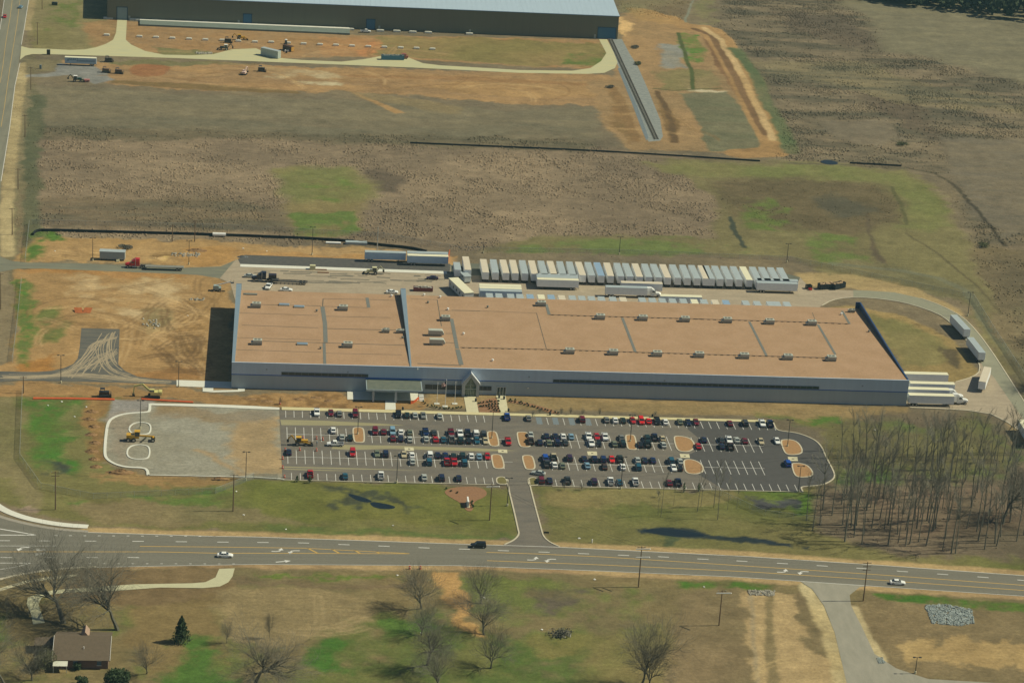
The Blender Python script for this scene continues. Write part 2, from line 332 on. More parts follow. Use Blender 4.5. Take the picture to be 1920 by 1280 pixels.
R(W([(1272,62),(1284,100),(1296,135),(1300,168)]),(84,92,48),None,soft=.8,warp=.15,world=True,stroke=2.2); R(W([(1226,166),(1262,170),(1300,168),(1352,166)]),(98,94,56),None,soft=.8,warp=.15,world=True,stroke=1.6)
R(W([(1700,314),(1755,325),(1790,350),(1805,368),(1835,395),(1860,430),(1885,460)]),(58,52,38),(90,80,58),soft=1.2,warp=.35,world=True,stroke=2.0,op=.8); R(W([(1370,408),(1380,432),(1388,448),(1396,462)]),(70,74,56),None,soft=.8,warp=.3,world=True,stroke=2)
R(W([(1672,350),(1690,385),(1702,420)]),(96,92,56),None,soft=.8,warp=.2,world=True,stroke=1.8); R(W([(1560,494),(1700,508),(1760,520),(1810,545),(1862,625),(1925,715)]),(112,112,84),None,soft=1.5,warp=.2,world=True,stroke=3.5,op=.7)
R(W([(1700,438),(1760,475),(1830,535),(1880,590),(1925,650)]),(100,90,60),None,soft=1,warp=.2,world=True,stroke=1.2)
R(W([(1480,306),(1560,309),(1640,312),(1700,316)]),(104,96,68),None,soft=1,warp=.3,world=True,stroke=2); R(W([(62,470),(60,300),(70,180)]),(86,92,62),None,soft=3,warp=.6,world=True,stroke=7,op=.7)
R([(100,585),(118,578),(125,592),(160,606),(150,612),(122,602),(105,600)],(96,84,52),None,soft=1,warp=.2)
R(W([(222,628),(260,630),(300,634),(340,622)]),(124,94,58),None,soft=1,warp=.2,world=True,stroke=2); R(W([(222,676),(280,680),(340,688),(385,686)]),(118,90,56),None,soft=1,warp=.2,world=True,stroke=2.2)
# left construction ground
R([(62,448),(120,442),(400,452),(700,468),(850,480),(860,500),(470,492),(440,500),(380,505),(150,492),(30,492),(40,462)],(166,130,82),(176,140,92),soft=3,tf=0)
R([(280,470),(350,470),(345,480),(270,482)],(140,108,66),None,soft=2,warp=.6); R([(275,480),(310,482),(300,490),(270,488)],(206,170,104),None,soft=2)
R([(345,465),(430,462),(450,478),(420,498),(340,495)],(176,132,78),(164,122,72),soft=3)
R([(430,470),(700,478),(700,488),(430,484)],(178,134,82),(160,122,76),soft=2,noise='NS')
R([(60,430),(120,434),(125,446),(70,455),(80,470),(70,488),(45,488),(50,450)],(84,112,44),(110,112,60),soft=3,patch=.4)
R([(30,505),(150,502),(380,508),(436,532),(436,728),(330,724),(-20,705),(-20,690),(15,640),(25,560)],(170,132,84),(154,120,76),soft=2,warp=.6,tf=0,noise='N2')
R([(30,503),(200,505),(370,510),(360,520),(180,515),(60,512)],(162,116,66),(172,128,80),soft=2)
R([(120,520),(330,520),(340,570),(260,600),(140,560)],(188,160,114),(170,138,92),soft=6,patch=.45,warp=1.6)
R([(270,575),(330,570),(325,620),(270,625)],(136,120,78),None,soft=4,op=.8)
R([(75,590),(110,570),(130,600),(110,640),(75,640)],(116,112,62),(100,112,50),soft=4,patch=.42)
R([(340,560),(390,555),(390,700),(330,720),(300,700),(320,630)],(136,104,64),(160,124,78),soft=4,noise='N3')
R([(30,690),(110,660),(115,700),(60,715),(20,705)],(160,110,58),(172,124,70),soft=4)
R([(225,695),(385,690),(385,712),(330,716),(240,706)],(150,108,64),None,soft=3)
R([(28,526),(64,526),(72,590),(62,640),(55,690),(22,690),(28,600)],(72,112,38),(104,112,56),soft=3,noise='N2')
R([(-20,500),(24,508),(24,600),(15,680),(-20,690)],(132,116,84),None,soft=2)
R([(-20,718),(80,718),(330,728),(436,738),(650,738),(650,752),(800,752),(800,772),(620,770),(285,752),(60,748),(-20,745)],(162,124,78),(146,112,70),soft=2,tf=0,noise='N2')
R([(436,742),(640,742),(650,765),(440,758)],(132,98,60),(162,124,78),soft=2,noise='N3')
# front lawn, left
R([(-20,740),(60,744),(230,744),(205,790),(195,870),(280,900),(440,905),(520,902),(960,912),(972,1000),(900,1014),(480,1000),(170,985),(60,960),(-20,935)],(118,112,64),(106,106,56),soft=2,warp=.6,tf=.05)
R([(-20,740),(36,742),(36,880),(80,930),(60,950),(-20,900)],(128,116,76),(112,108,64),soft=4)
R([(44,748),(150,752),(140,790),(110,850),(160,880),(150,900),(60,880),(42,800)],(68,110,38),(92,112,48),soft=4,tf=.05)
R([(120,760),(160,760),(150,810),(110,815)],(118,116,66),None,soft=4,patch=.45)
R([(150,760),(200,758),(195,800),(190,870),(165,860),(155,810)],(152,116,70),(128,98,60),soft=3,noise='N2')
R([(200,755),(300,752),(290,770),(205,790)],(146,140,124),None,soft=2)
R([(80,860),(130,888),(128,900),(90,890)],(62,66,60),None,soft=4,op=.8,warp=1.5)
R([(190,890),(440,902),(430,915),(300,915),(200,905)],(150,118,74),(136,108,66),soft=3)
R([(125,925),(430,930),(425,950),(300,948),(130,938)],(78,112,42),(96,112,50),soft=3,patch=.5,warp=1.5)
R([(130,938),(450,948),(600,985),(170,982)],(130,114,76),(118,108,70),soft=4)
R([(440,905),(900,915),(960,930),(960,985),(500,975)],(116,112,56),(104,108,50),soft=5)
R([(500,990),(960,1000),(960,1008),(500,1000)],(98,108,54),None,soft=3)
R([(640,918),(700,935),(770,950),(740,958),(660,950)],(66,70,54),None,soft=3,warp=1.8,op=.85)
R([(36,940),(45,938),(68,950),(60,956),(20,958)],(152,130,104),None,soft=2)
# strip in front of the building and right lawn
R([(800,736),(1700,762),(1710,775),(1600,800),(1500,792),(1480,782),(970,768),(800,766)],(150,124,82),(140,118,78),soft=2,warp=.4,tf=0,noise='NS')
R([(1420,775),(1560,785),(1620,800),(1680,850),(1600,880),(1560,850),(1540,810),(1490,785)],(104,114,54),(122,114,66),soft=5)
R([(1430,780),(1560,786),(1570,800),(1470,790)],(84,112,44),None,soft=3,patch=.45)
R([(990,905),(1500,925),(1560,880),(1600,850),(1960,1000),(1960,1090),(1600,1060),(1045,1022),(1010,980)],(120,112,66),(104,106,54),soft=4,tf=.06)
R([(1010,912),(1390,920),(1380,940),(1100,950),(1010,940)],(142,122,76),(126,116,70),soft=4)
R([(1390,920),(1560,928),(1700,960),(1500,958),(1400,935)],(74,112,36),(100,112,48),soft=4)
R([(1400,940),(1500,942),(1500,950),(1420,955)],(76,74,74),None,soft=2,op=.9)
R([(1195,990),(1240,988),(1300,992),(1340,1004),(1420,1010),(1480,1018),(1480,1024),(1400,1018),(1320,1010),(1270,1008),(1200,996)],(44,54,56),(58,64,52),soft=1.2,warp=.4)
R([(1245,1000),(1285,1015),(1260,1022)],(80,88,56),None,soft=2)
# woods floor
R([(1560,800),(1640,775),(1740,770),(1850,785),(1960,840),(1960,1060),(1700,1045),(1530,990),(1540,920)],(118,102,78),(102,90,68),soft=6,tf=.25)
R([(1540,800),(1640,790),(1840,790),(1930,840),(1900,900),(1700,890),(1560,920)],(80,104,46),(108,102,62),soft=9,warp=1.6)
R([(1620,930),(1960,900),(1960,990),(1700,1010)],(118,98,76),(104,88,66),soft=8,patch=.45)
# loop-road island
R([(1530,578),(1600,572),(1700,590),(1790,640),(1840,705),(1830,722),(1700,700),(1690,680),(1620,580)],(156,130,80),(142,120,74),soft=2,warp=.4,tf=0)
R([(1640,588),(1700,600),(1760,640),(1770,680),(1700,690),(1660,630)],(118,114,64),(130,118,72),soft=5)
R([(1720,605),(1760,620),(1745,625)],(96,78,52),None,soft=2,patch=.45); R([(1745,645),(1790,660),(1800,690),(1775,685)],(92,80,56),None,soft=3,patch=.45)
R([(1490,512),(1600,515),(1720,540),(1800,580),(1880,700),(1930,830),(1900,830),(1820,640),(1740,565),(1600,540),(1510,540)],(172,145,98),(152,132,86),soft=3,warp=.6,tf=0)
R([(1860,600),(1930,560),(1930,800),(1900,720)],(124,108,76),(108,100,70),soft=4)
# verge along the highway
HN=[(165,997.5),(277,1001),(400,1004.8),(480,1006),(882,1019.9),(1045,1025),(1400,1042.5),(1650,1059),(1920,1078.5),(2050,1088)]
HS=[(2050,1127),(1920,1117),(1650,1099),(1380,1081),(1130,1070),(860,1059.8),(480,1057.4),(277,1061),(180,1063)]
R(W(HN),(178,148,100),(164,136,92),soft=1.5,warp=.15,world=True,stroke=7)
R(W(HS),(178,148,100),(160,130,90),soft=2,warp=.2,world=True,stroke=6)
# south side
R([(-60,1068),(480,1066),(860,1068),(1400,1090),(2000,1130),(2000,1330),(-60,1330)],(132,114,74),(118,106,70),soft=2,warp=.3,tf=.12)
R([(20,1120),(700,1090),(1250,1090),(1280,1290),(20,1290)],(96,108,48),None,soft=8,patch=.56,warp=1.5,op=.75)
R([(180,1068),(440,1066),(450,1120),(380,1140),(200,1120),(100,1130),(70,1110)],(116,94,62),(126,104,70),soft=3)
R([(230,1130),(420,1115),(420,1240),(300,1250),(250,1200)],(142,118,76),(128,108,68),soft=5)
R([(410,1105),(560,1098),(690,1112),(700,1200),(610,1205),(430,1200)],(148,128,86),(136,118,80),soft=4,noise='N3')
R([(430,1085),(800,1088),(820,1098),(450,1095)],(120,100,72),None,soft=3,op=.7); R([(480,1072),(760,1075),(760,1079),(490,1078)],(96,112,44),None,soft=2)
R([(580,1200),(700,1150),(800,1140),(900,1170),(1050,1180),(1120,1240),(1060,1290),(900,1290),(600,1260)],(88,106,48),(108,108,58),soft=6,warp=1.5,patch=.42,noise='N2')
R([(580,1210),(650,1205),(640,1260),(585,1250)],(72,106,40),None,soft=4,warp=1.2)
R([(700,1160),(790,1150),(800,1180),(720,1190)],(86,110,46),None,soft=3,patch=.48)
R([(335,1195),(410,1190),(400,1300),(345,1300)],(80,108,44),None,soft=4,warp=1.2); R([(300,1265),(450,1260),(450,1300),(310,1300)],(80,108,44),None,soft=4,patch=.42)
R([(-20,1130),(60,1120),(60,1200),(-20,1210)],(72,110,40),(104,110,54),soft=5,patch=.48)
R([(826,1070),(868,1070),(872,1110),(862,1150),(900,1170),(905,1185),(845,1175),(826,1130)],(190,146,88),(172,132,82),soft=2.5,tf=0)
R([(960,1180),(1100,1190),(1150,1240),(1030,1235)],(108,110,52),(120,112,62),soft=5,patch=.45)
R([(1000,1110),(1100,1112),(1080,1135),(1010,1140)],(98,88,68),None,soft=5,patch=.5,warp=1.6)
R([(880,1090),(1020,1088),(1040,1104),(900,1112)],(104,110,54),None,soft=3,patch=.5)
R([(1100,1195),(1250,1180),(1260,1290),(1120,1290)],(138,118,76),(112,110,58),soft=5)
R([(1265,1088),(1440,1095),(1440,1108),(1270,1100)],(70,108,36),(92,112,44),soft=2,warp=.5)
R([(1280,1110),(1530,1110),(1600,1290),(1240,1290)],(132,112,78),(122,106,72),soft=4,tf=.03)
R([(1398,1110),(1480,1112),(1500,1160),(1530,1230),(1600,1240),(1590,1290),(1410,1290)],(182,154,106),(164,138,94),soft=2,tf=0,noise='N2')
R([(1433,1110),(1448,1112),(1462,1290),(1440,1290)],(134,116,78),None,soft=1.5,warp=.3)
R([(1405,1115),(1412,1115),(1425,1290),(1415,1290)],(150,136,104),None,soft=1,warp=.2,op=.6)
R([(1630,1120),(1960,1140),(1960,1290),(1650,1270),(1610,1150)],(134,114,78),(122,106,72),soft=3,tf=.03)
R([(1690,1205),(1780,1200),(1960,1215),(1960,1245),(1800,1250),(1720,1240)],(178,148,96),(158,130,84),soft=3,warp=1.4,tf=0)
R([(1640,1110),(1720,1114),(1850,1126),(1930,1134),(1930,1146),(1820,1140),(1700,1130),(1650,1120)],(66,104,34),(88,108,42),soft=1.5,warp=.4)
R(W([(1522,1100),(1548,1150),(1568,1205),(1590,1290)]),(196,178,128),(180,158,108),soft=2,warp=.4,world=True,stroke=7); R(W([(1600,1140),(1618,1185),(1650,1235)]),(186,166,118),None,soft=1.5,warp=.3,world=True,stroke=4)
R([(1352,1007),(1420,1012),(1462,1019),(1460,1023),(1400,1018),(1350,1012)],(44,52,48),None,soft=1,warp=.5,patch=.42); R([(1500,1023),(1518,1023),(1518,1028),(1500,1027)],(40,50,50),None,soft=1)
# tyre tracks and scrapes across the bare ground
trk=np.random.default_rng(11)
def tracks(px,n,lmin,lmax,dark,light,wd=.9):
    P=W(px); xs=[p[0] for p in P];ys=[p[1] for p in P]
    for _ in range(n):
        x=trk.uniform(min(xs),max(xs)); y=trk.uniform(min(ys),max(ys)); a=trk.normal(0,.5)+(math.pi/2 if trk.random()<.35 else 0); k=trk.normal(0,.03); L=trk.uniform(lmin,lmax); pl=[]
        for i in range(10): pl.append((x,y)); x+=math.cos(a)*L/9; y+=math.sin(a)*L/9; a+=k*L/9
        if not all(sdist(np.array([p[0]]),np.array([p[1]]),P)[0]>0 for p in pl[::3]): continue
        cc=dark if trk.random()<.6 else light
        for off in(0,2.1):
            q=[(p[0]+off*math.sin(a),p[1]-off*math.cos(a)) for p in pl]
            region(q,cc,None,soft=.9,warp=.05,op=.55,world=True,stroke=wd)
tracks([(40,515),(380,515),(436,540),(390,700),(330,715),(60,690)],110,15,60,(128,98,62),(190,154,104))
tracks([(300,560),(388,560),(388,712),(240,712)],120,8,34,(104,78,50),(186,150,102))
tracks([(130,150),(420,165),(1140,200),(1150,145),(130,122)],70,20,80,(140,104,66),(190,154,104))
tracks([(240,60),(860,85),(860,115),(260,100)],40,15,60,(136,104,66),(182,146,100))
tracks([(60,722),(430,738),(640,745),(640,765),(60,742)],40,8,30,(120,90,56),(184,146,96))
tracks([(60,455),(850,482),(850,492),(60,490)],30,10,40,(136,104,64),(188,152,100))
tracks([(1400,1112),(1480,1112),(1590,1290),(1410,1290)],26,15,50,(140,114,74),(186,158,106))
tracks([(440,1105),(690,1112),(700,1200),(430,1200)],30,15,50,(124,108,72),(164,142,98))
tracks([(1110,150),(1460,275),(1430,290),(1130,240)],24,15,50,(136,104,64),(186,150,98))
# large soft mottling of everything
N5=fbm(GX*.5,GY*1.3,3.0,3,17); mot=(1+(N4-.5)*.16+(N2-.5)*.34+(N3-.5)*.26+(N5-.5)*(.15+.28*np.clip(tuft,0,1))); col*=mot[:,None]
paved=np.zeros(GX.size)
# unfinished gravel lot at the left
GRAV=[(281,757),(281,772),(237,775),(215,781),(201,792),(198,812),(196,850),(200,860),(217,871),(237,876),(272,877),(277,882),(277,891),(475,895),(531,898),(524,768),(475,764)]
R(GRAV,(152,147,122),(146,140,114),soft=.8,warp=0,tf=0,noise='N2')
R([(290,765),(524,772),(526,790),(400,796),(290,785)],(146,124,88),(140,132,110),soft=4)
R([(440,790),(527,785),(531,896),(455,893),(430,850)],(172,144,102),(156,132,94),soft=4,noise='N2')
R([(200,780),(250,776),(240,840),(235,872),(205,862)],(146,130,104),None,soft=5,op=.7)
R([(370,795),(440,800),(430,830),(370,820)],(158,142,108),None,soft=5,patch=.5)
R(W([(363,840),(385,850),(410,862),(430,878),(450,892)]),(168,136,92),None,soft=2,warp=.6,world=True,stroke=2.2,op=.7)
col_attr=np.ones((GX.size,4)); col_attr[:,:3]=np.clip(col,0,.9)
def grid_mesh():
    me=bpy.data.meshes.new('ground'); n=GX.size
    tz=np.clip(tuft*2.2,0,1)*relief; Z=-(0.02+0.32*fbm(GX,GY,9,4,21))*tz
    far=np.clip((np.hypot(GX-100,GY-200)-900)/3000,0,1); Z-=far*2
    co=np.stack([GX,GY,Z],1).astype(np.float32)
    me.vertices.add(n); me.vertices.foreach_set('co',co.ravel())
    i,j=np.meshgrid(np.arange(NX-1),np.arange(NY-1)); a=(j*NX+i).ravel(); q=np.stack([a,a+1,a+NX+1,a+NX],1).astype(np.int32)
    me.loops.add(q.size); me.loops.foreach_set('vertex_index',q.ravel()); me.polygons.add(len(q))
    me.polygons.foreach_set('loop_start',np.arange(0,q.size,4,dtype=np.int32)); me.update(calc_edges=True)
    at=me.color_attributes.new('albedo','FLOAT_COLOR','POINT'); at.data.foreach_set('color',col_attr.astype(np.float32).ravel())
    tt=me.attributes.new('rough_growth','FLOAT','POINT'); tt.data.foreach_set('value',np.clip(tuft,0,1).astype(np.float32))
    me.polygons.foreach_set('use_smooth',np.ones(len(q),bool)); return me
gm=bpy.data.materials.new('ground'); gm.use_nodes=True; t=gm.node_tree; b=t.nodes['Principled BSDF']; b.inputs['Roughness'].default_value=.95; b.inputs['Specular IOR Level'].default_value=.1
at=t.nodes.new('ShaderNodeAttribute'); at.attribute_name='albedo'; tf_=t.nodes.new('ShaderNodeAttribute'); tf_.attribute_name='rough_growth'
tc=t.nodes.new('ShaderNodeTexCoord')
def noise(scale,detail=5,rough=.7,st=None):
    n=t.nodes.new('ShaderNodeTexNoise'); n.inputs['Scale'].default_value=scale; n.inputs['Detail'].default_value=detail; n.inputs['Roughness'].default_value=rough
    if st:
        mp=t.nodes.new('ShaderNodeMapping'); mp.inputs['Scale'].default_value=st; t.links.new(tc.outputs['Object'],mp.inputs[0]); t.links.new(mp.outputs[0],n.inputs['Vector'])
    else: t.links.new(tc.outputs['Object'],n.inputs['Vector'])
    return n
def mrange(src,a,b_,c,d):
    m=t.nodes.new('ShaderNodeMapRange'); m.inputs[1].default_value=a;m.inputs[2].default_value=b_;m.inputs[3].default_value=c;m.inputs[4].default_value=d; t.links.new(src,m.inputs[0]); return m.outputs[0]
def mth(op,a,b_):
    m=t.nodes.new('ShaderNodeMath'); m.operation=op
    for k,v in((0,a),(1,b_)):
        if isinstance(v,(int,float)): m.inputs[k].default_value=v
        else: t.links.new(v,m.inputs[k])
    return m.outputs[0]
n1=noise(.9,6,.75); n2=noise(.16,5,.6); n3=noise(.45,4,.6,(.5,1.6,1))
v=mth('MULTIPLY',mth('MULTIPLY',mrange(n1.outputs[0],.3,.7,.74,1.26),mrange(n2.outputs[0],.3,.7,.88,1.12)),mrange(n3.outputs[0],.3,.7,.9,1.1))
vm=t.nodes.new('ShaderNodeVectorMath'); vm.operation='SCALE'; t.links.new(at.outputs['Color'],vm.inputs[0]); t.links.new(v,vm.inputs['Scale']); t.links.new(vm.outputs[0],b.inputs['Base Color'])
bp=t.nodes.new('ShaderNodeBump'); bp.inputs['Distance'].default_value=.3; t.links.new(mrange(tf_.outputs['Fac'],0,1,.35,1.0),bp.inputs['Strength']); t.links.new(n1.outputs[0],bp.inputs['Height']); t.links.new(bp.outputs[0],b.inputs['Normal'])
gme=grid_mesh(); gme.materials.append(gm); ob('ground',gme,kind='structure')
# ------------------------------------------------------------------ dead-grass tussocks on the rough ground (real tufts)
def tufts():
    fine=(GX>-160)&(GX<470)&(GY>-225)&(GY<705)&(tuft>.12)
    ids=np.nonzero(fine)[0]; cl=nz(fbm(GX[ids],GY[ids],16,4,41),.46,.60); p=(tuft[ids]-.08)*(.10+cl)*1.0; p/=p.sum()
    for pl in PAVED:
        xs=[q[0] for q in pl];ys=[q[1] for q in pl]; m_=(GX[ids]>min(xs)-2)&(GX[ids]<max(xs)+2)&(GY[ids]>min(ys)-2)&(GY[ids]<max(ys)+2); w_=np.nonzero(m_)[0]
        if len(w_): p[w_]*=(sdist(GX[ids[w_]],GY[ids[w_]],pl)<-1.5)
    p*=~((GX[ids]>-3)&(GX[ids]<RW+3)&(GY[ids]>-3)&(GY[ids]<RD+3)); p/=p.sum()
    n=32000; ch=rng.choice(ids,n,p=p); x=GX[ch]+rng.uniform(-.5,.5,n); y=GY[ch]+rng.uniform(-.6,.6,n)
    s=rng.gamma(2.2,.12,n)+.14; s=np.minimum(s,.62); s*=np.clip(.45+tuft[ch]*.7,.4,1.3); h=s*rng.uniform(.22,.5,n); base=col[ch]*rng.uniform(1.0,1.4,n)[:,None]
    dk=rng.random(n)<.10; base[dk]*=.75
    K=5; V=[];  ang=rng.random(n)*6.28
    ring=np.stack([np.stack([x+s*np.cos(ang+k*2*np.pi/K)*rng.uniform(.7,1.3,n),y+s*np.sin(ang+k*2*np.pi/K)*rng.uniform(.7,1.3,n),np.full(n,-.3)],1) for k in range(K)],1)
    mid=np.stack([np.stack([x+s*.85*np.cos(ang+.6+k*2*np.pi/K)*rng.uniform(.6,1.2,n),y+s*.85*np.sin(ang+.6+k*2*np.pi/K)*rng.uniform(.6,1.2,n),h*rng.uniform(.3,.8,n)],1) for k in range(K)],1)
    top=np.stack([x+rng.normal(0,.15,n)*s,y+rng.normal(0,.15,n)*s,h],1)[:,None,:]
    co=np.concatenate([ring,mid,top],1).reshape(-1,3)
    f=[]
    for k in range(K):
        k2=(k+1)%K; f+=[(k,k2,K+k),(k2,K+k2,K+k),(K+k,K+k2,2*K)]
    f=np.array(f); q=(np.arange(n)[:,None,None]*(2*K+1)+f[None]).reshape(-1,3).astype(np.int32)
    me=bpy.data.meshes.new('tussocks'); me.vertices.add(len(co)); me.vertices.foreach_set('co',co.astype(np.float32).ravel())
    me.loops.add(q.size); me.loops.foreach_set('vertex_index',q.ravel()); me.polygons.add(len(q)); me.polygons.foreach_set('loop_start',np.arange(0,q.size,3,dtype=np.int32)); me.update(calc_edges=True)
    ca=np.ones((len(co),4),np.float32); ca[:,:3]=np.repeat(np.clip(base,0,.8),2*K+1,0); a=me.color_attributes.new('albedo','FLOAT_COLOR','POINT'); a.data.foreach_set('color',ca.ravel()); return me
tm=bpy.data.materials.new('dead_grass'); tm.use_nodes=True; _b=tm.node_tree.nodes['Principled BSDF']; _b.inputs['Roughness'].default_value=.95; _b.inputs['Specular IOR Level'].default_value=.05
_a=tm.node_tree.nodes.new('ShaderNodeAttribute'); _a.attribute_name='albedo'; tm.node_tree.links.new(_a.outputs['Color'],_b.inputs['Base Color'])
# ------------------------------------------------------------------ roads and paving
asph=M('asphalt',C(122,118,98),.85,.10,.5,.004,stretch=(.04,1.2,1),fine=(1.2,.08))
asph_new=M('asphalt_new',C(84,82,74),.8,.10,.4,.004)
asph_lot=M('asphalt_lot',C(126,118,98),.85,.10,.35,.004,col2=C(106,101,87),stretch=(.35,1,1),fine=(1.6,.10))
asph_dirty=M('asphalt_muddy',C(120,114,92),.9,.1,.5,.01,col2=C(82,84,78),stretch=(.22,1.0,1))
conc=M('concrete',C(212,204,158),.85,.07,.5)
conc_new=M('concrete_new',C(226,224,196),.85,.05,.5)
conc_yard=M('yard_concrete',C(182,166,132),.85,.1,.35,col2=C(160,146,116),stretch=(.3,1,1),fine=(.9,.08))
gravel_rd=M('gravel_road',C(204,195,138),.9,.1,.3,col2=C(190,188,142),stretch=(.3,1,1))
curb_m=M('curb_concrete',C(206,196,160),.85,.06,.8)
white_m=M('road_paint_white',C(228,226,204),.7,.12,1.5)
yellow_m=M('road_paint_yellow',C(212,172,84),.7,.12,1.5)
mulch=M('mulch',C(170,132,84),.95,.14,1.2,.03)
redmulch=M('red_mulch',C(150,112,76),.95,.14,1.2,.03)
grassy=M('verge_grass',C(120,112,64),.95,.16,.8,.03)
S=dict(kind='structure')
hN=[(-80,940),(0,967),(60,982),(110,991),(165,996)]+HN
hw=W(hN+HS+[(110,1066),(45,1076),(0,1085),(-80,1106)])
highway=sheet('highway',hw,.02,asph,**S)
def P(pl,f): return [f(*q) for q in pl]
def zc(pl): return [(780+x/6.4,860+y/6.4) for x,y in pl]
DL=smooth_line(zc([(1100,250),(1110,360),(1180,640),(1225,850),(1240,905),(1180,975),(1060,1028)]))
DR=smooth_line(zc([(1357,250),(1362,300),(1420,530),(1500,830),(1530,940),(1620,1010),(1720,1052)]))
driveway=sheet('driveway',W([(950,893)]+DL+[(940,1026),(1052,1030)]+DR[::-1]+[(991,893)]),.026,asph_lot,**S)
z5l=lambda pl:[z5(*q) for q in pl]
EASTC=smooth_line(z5l([(1180,163),(1195,205),(1220,258),(1290,275),(1420,288),(1540,325),(1640,375),(1700,440),(1740,540),(1800,650),(1835,725),(1830,772),(1770,815),(1690,845),(1560,855),(1490,860),(1478,874),(1500,915)]))
ew=W(EASTC)
lot_w=[(16.3,-18.8)]+[(185-3.5,-18.8)][:0]+[(ew[0][0],-18.8)]+ew+[(ew[-1][0],-76.6),(17.5,-76.6)]
lot=sheet('parking_lot',lot_w,.034,asph_lot,**S)
ei=[p for p in ew]
sheet('parking_lot',[(150,-18.9),(ew[0][0]-.1,-18.9)]+[(x-.1,y) for x,y in ew[1:]]+[(157,-76.5),(150,-64),(146,-52),(152,-46),(155,-34)],.040,asph_new,**S)
# tan drag marks in the west aisles
for (y0,y1,x0,x1,zz) in ((-27,-32,17.5,60,.0385),(-46.6,-51.4,40,95,.0385),(-65.6,-68,17.8,66,.0385)):
    pass
MUD=M('dried_mud',C(158,150,108),.95,.1,.4,stretch=(.2,1,1))
sheet('dried_mud',[(16.6,-27.2),(30,-27.0),(48,-28.2),(58,-29.4),(46,-30.4),(30,-31.2),(17,-31.8)],.0385,MUD,lot,thick=0)
sheet('dried_mud',[(34,-47.2),(52,-46.8),(80,-47.2),(94,-48.6),(82,-49.8),(52,-49.6),(40,-51.2),(33,-50.8)],.0385,MUD,lot)
sheet('dried_mud',[(18,-65.9),(40,-66.0),(62,-66.6),(40,-66.9),(18,-66.8)],.0385,MUD,lot)
sheet('dried_mud',[(18,-67.6),(32,-67.9),(40,-68.2),(32,-68.6),(18,-68.4)],.0385,MUD,lot)
WATER=M('water',(.012,.02,.028,1),.3,.1,.4,spec=.15)
sheet('pond',smooth_poly(W([(1536,302),(1552,299),(1572,304),(1570,309),(1545,308)]),2),.012,WATER,**S)
for pl in ([(1200,993),(1240,989),(1290,994),(1330,1004),(1300,1006),(1262,1006),(1212,997)],[(645,922),(690,934),(700,942),(672,940)],[(690,938),(745,948),(735,955),(700,952)]): sheet('pond',smooth_poly(W(pl),2),.006,WATER,**S)
# stall lines
mk=MB(); LW=.16
def sk(y): return .02*(-19-y)
def vline(x,y0,y1): ribmb(mk,[(x+sk(y0)*.6,y0),(x+sk(y1)*.6,y1)],LW,.046,.046)
PW=2.75
for k in range(0,28):
    x=18.35+PW*k
    if x<86: vline(x,-19.2,-25)
for k in range(0,27):
    x=18.6+PW*k
    if not 40<x<44.5 and x<90: vline(x,-33.4,-45.1)
    if x<90: vline(x,-52.4,-63.7)
for k in range(0,25):
    x=19.6+PW*k
    if x<87.5: vline(x,-71,-76.4)
for k in range(-21,12):
    x=155.1+PW*k
    if 101<x<183: 
        vline(x,-19.6,-25.6)
    if 101.5<x<176 and not 127<x<131 and not 145<x<151.6: vline(x,-33.6,-45.4)
    if 102<x<174 and not 143<x<151: vline(x,-52.8,-63.9)
    if 102<x<182.5: vline(x,-71.2,-76.5)
for x0,x1,y in ((18.6,41,-39.3),(45,90,-39.3),(18.6,91,-58.1),(102,126.5,-39.5),(131,146,-39.5),(152,176,-39.5),(102,143.5,-58.5),(151,173,-58.5)): ribmb(mk,[(x0,y),(x1,y)],LW,.0485,.0485)
mk.build('stall_lines',white_m,lot)
hb=MB()
for k in range(7):
    if k%2==0:
        x=102.5+k*2.75-.6
        hb.add([(x,-19.3,.0465),(x,-25.4,.0465),(x+1.9,-25.4,.0465),(x+1.9,-19.3,.0465)],[(0,1,2,3)])
hb.build('access_hatching',M('faded_blue_paint',C(122,132,128),.8,.15,2,stretch=(1,3,1)),lot)
# curbs of the lot
cb=MB(); ribmb(cb,[(17.5,-76.7),(84,-76.7)],.3,0,.17); ribmb(cb,[(102,-76.9),(ew[-1][0],-76.9)],.3,0,.17); ribmb(cb,ew,.45,0,.17)
cb.build('curb',curb_m,lot)
cb=MB(); ribmb(cb,W(DL),.45,0,.17); ribmb(cb,W(DR),.45,0,.17); cb.build('curb',curb_m,driveway)
z3l=lambda pl:[z3(*q) for q in pl]
def island(pxs,fill,label,h=.17,w_=.45,it=2,name='parking_island'):
    wp=smooth_poly(W(pxs),it); t_=sheet(name,wp,.0,fill,thick=h-.03,label=label,cat='parking island',group='raised islands in the parking lot')
    ribbon('curb',wp,w_,.02,h,curb_m,t_,closed=True); return t_
RE=lambda f,x0,y0,x1,y1,sk_=0:[f(x0,y0),f(x1,y0),f(x1+sk_,y1),f(x0+sk_,y1)]
island([z2(*q) for q in [(1105,440),(1135,422),(1215,422),(1248,445),(1258,590),(1235,614),(1150,614),(1125,600)]],mulch,'small mulch island with a lamp among west lot rows')
island(z3l([(1050,490),(1080,472),(1150,474),(1175,500),(1207,640),(1180,662),(1110,662),(1080,640)]),mulch,'mulch island with a lamp left of the cross aisle, nearer the building')
island(z3l([(1432,495),(1460,480),(1555,482),(1575,510),(1610,650),(1590,672),(1500,674),(1465,650)]),mulch,'mulch island right of the cross aisle, nearer the building')
island(z3l([(1105,785),(1130,770),(1200,770),(1240,790),(1274,920),(1250,950),(1160,950),(1130,925)]),mulch,'mulch island left of the cross aisle, nearer the highway')
island(z3l([(1500,800),(1530,780),(1610,782),(1640,805),(1672,930),(1645,960),(1565,960),(1540,940)]),mulch,'mulch island right of the cross aisle, nearer the highway')
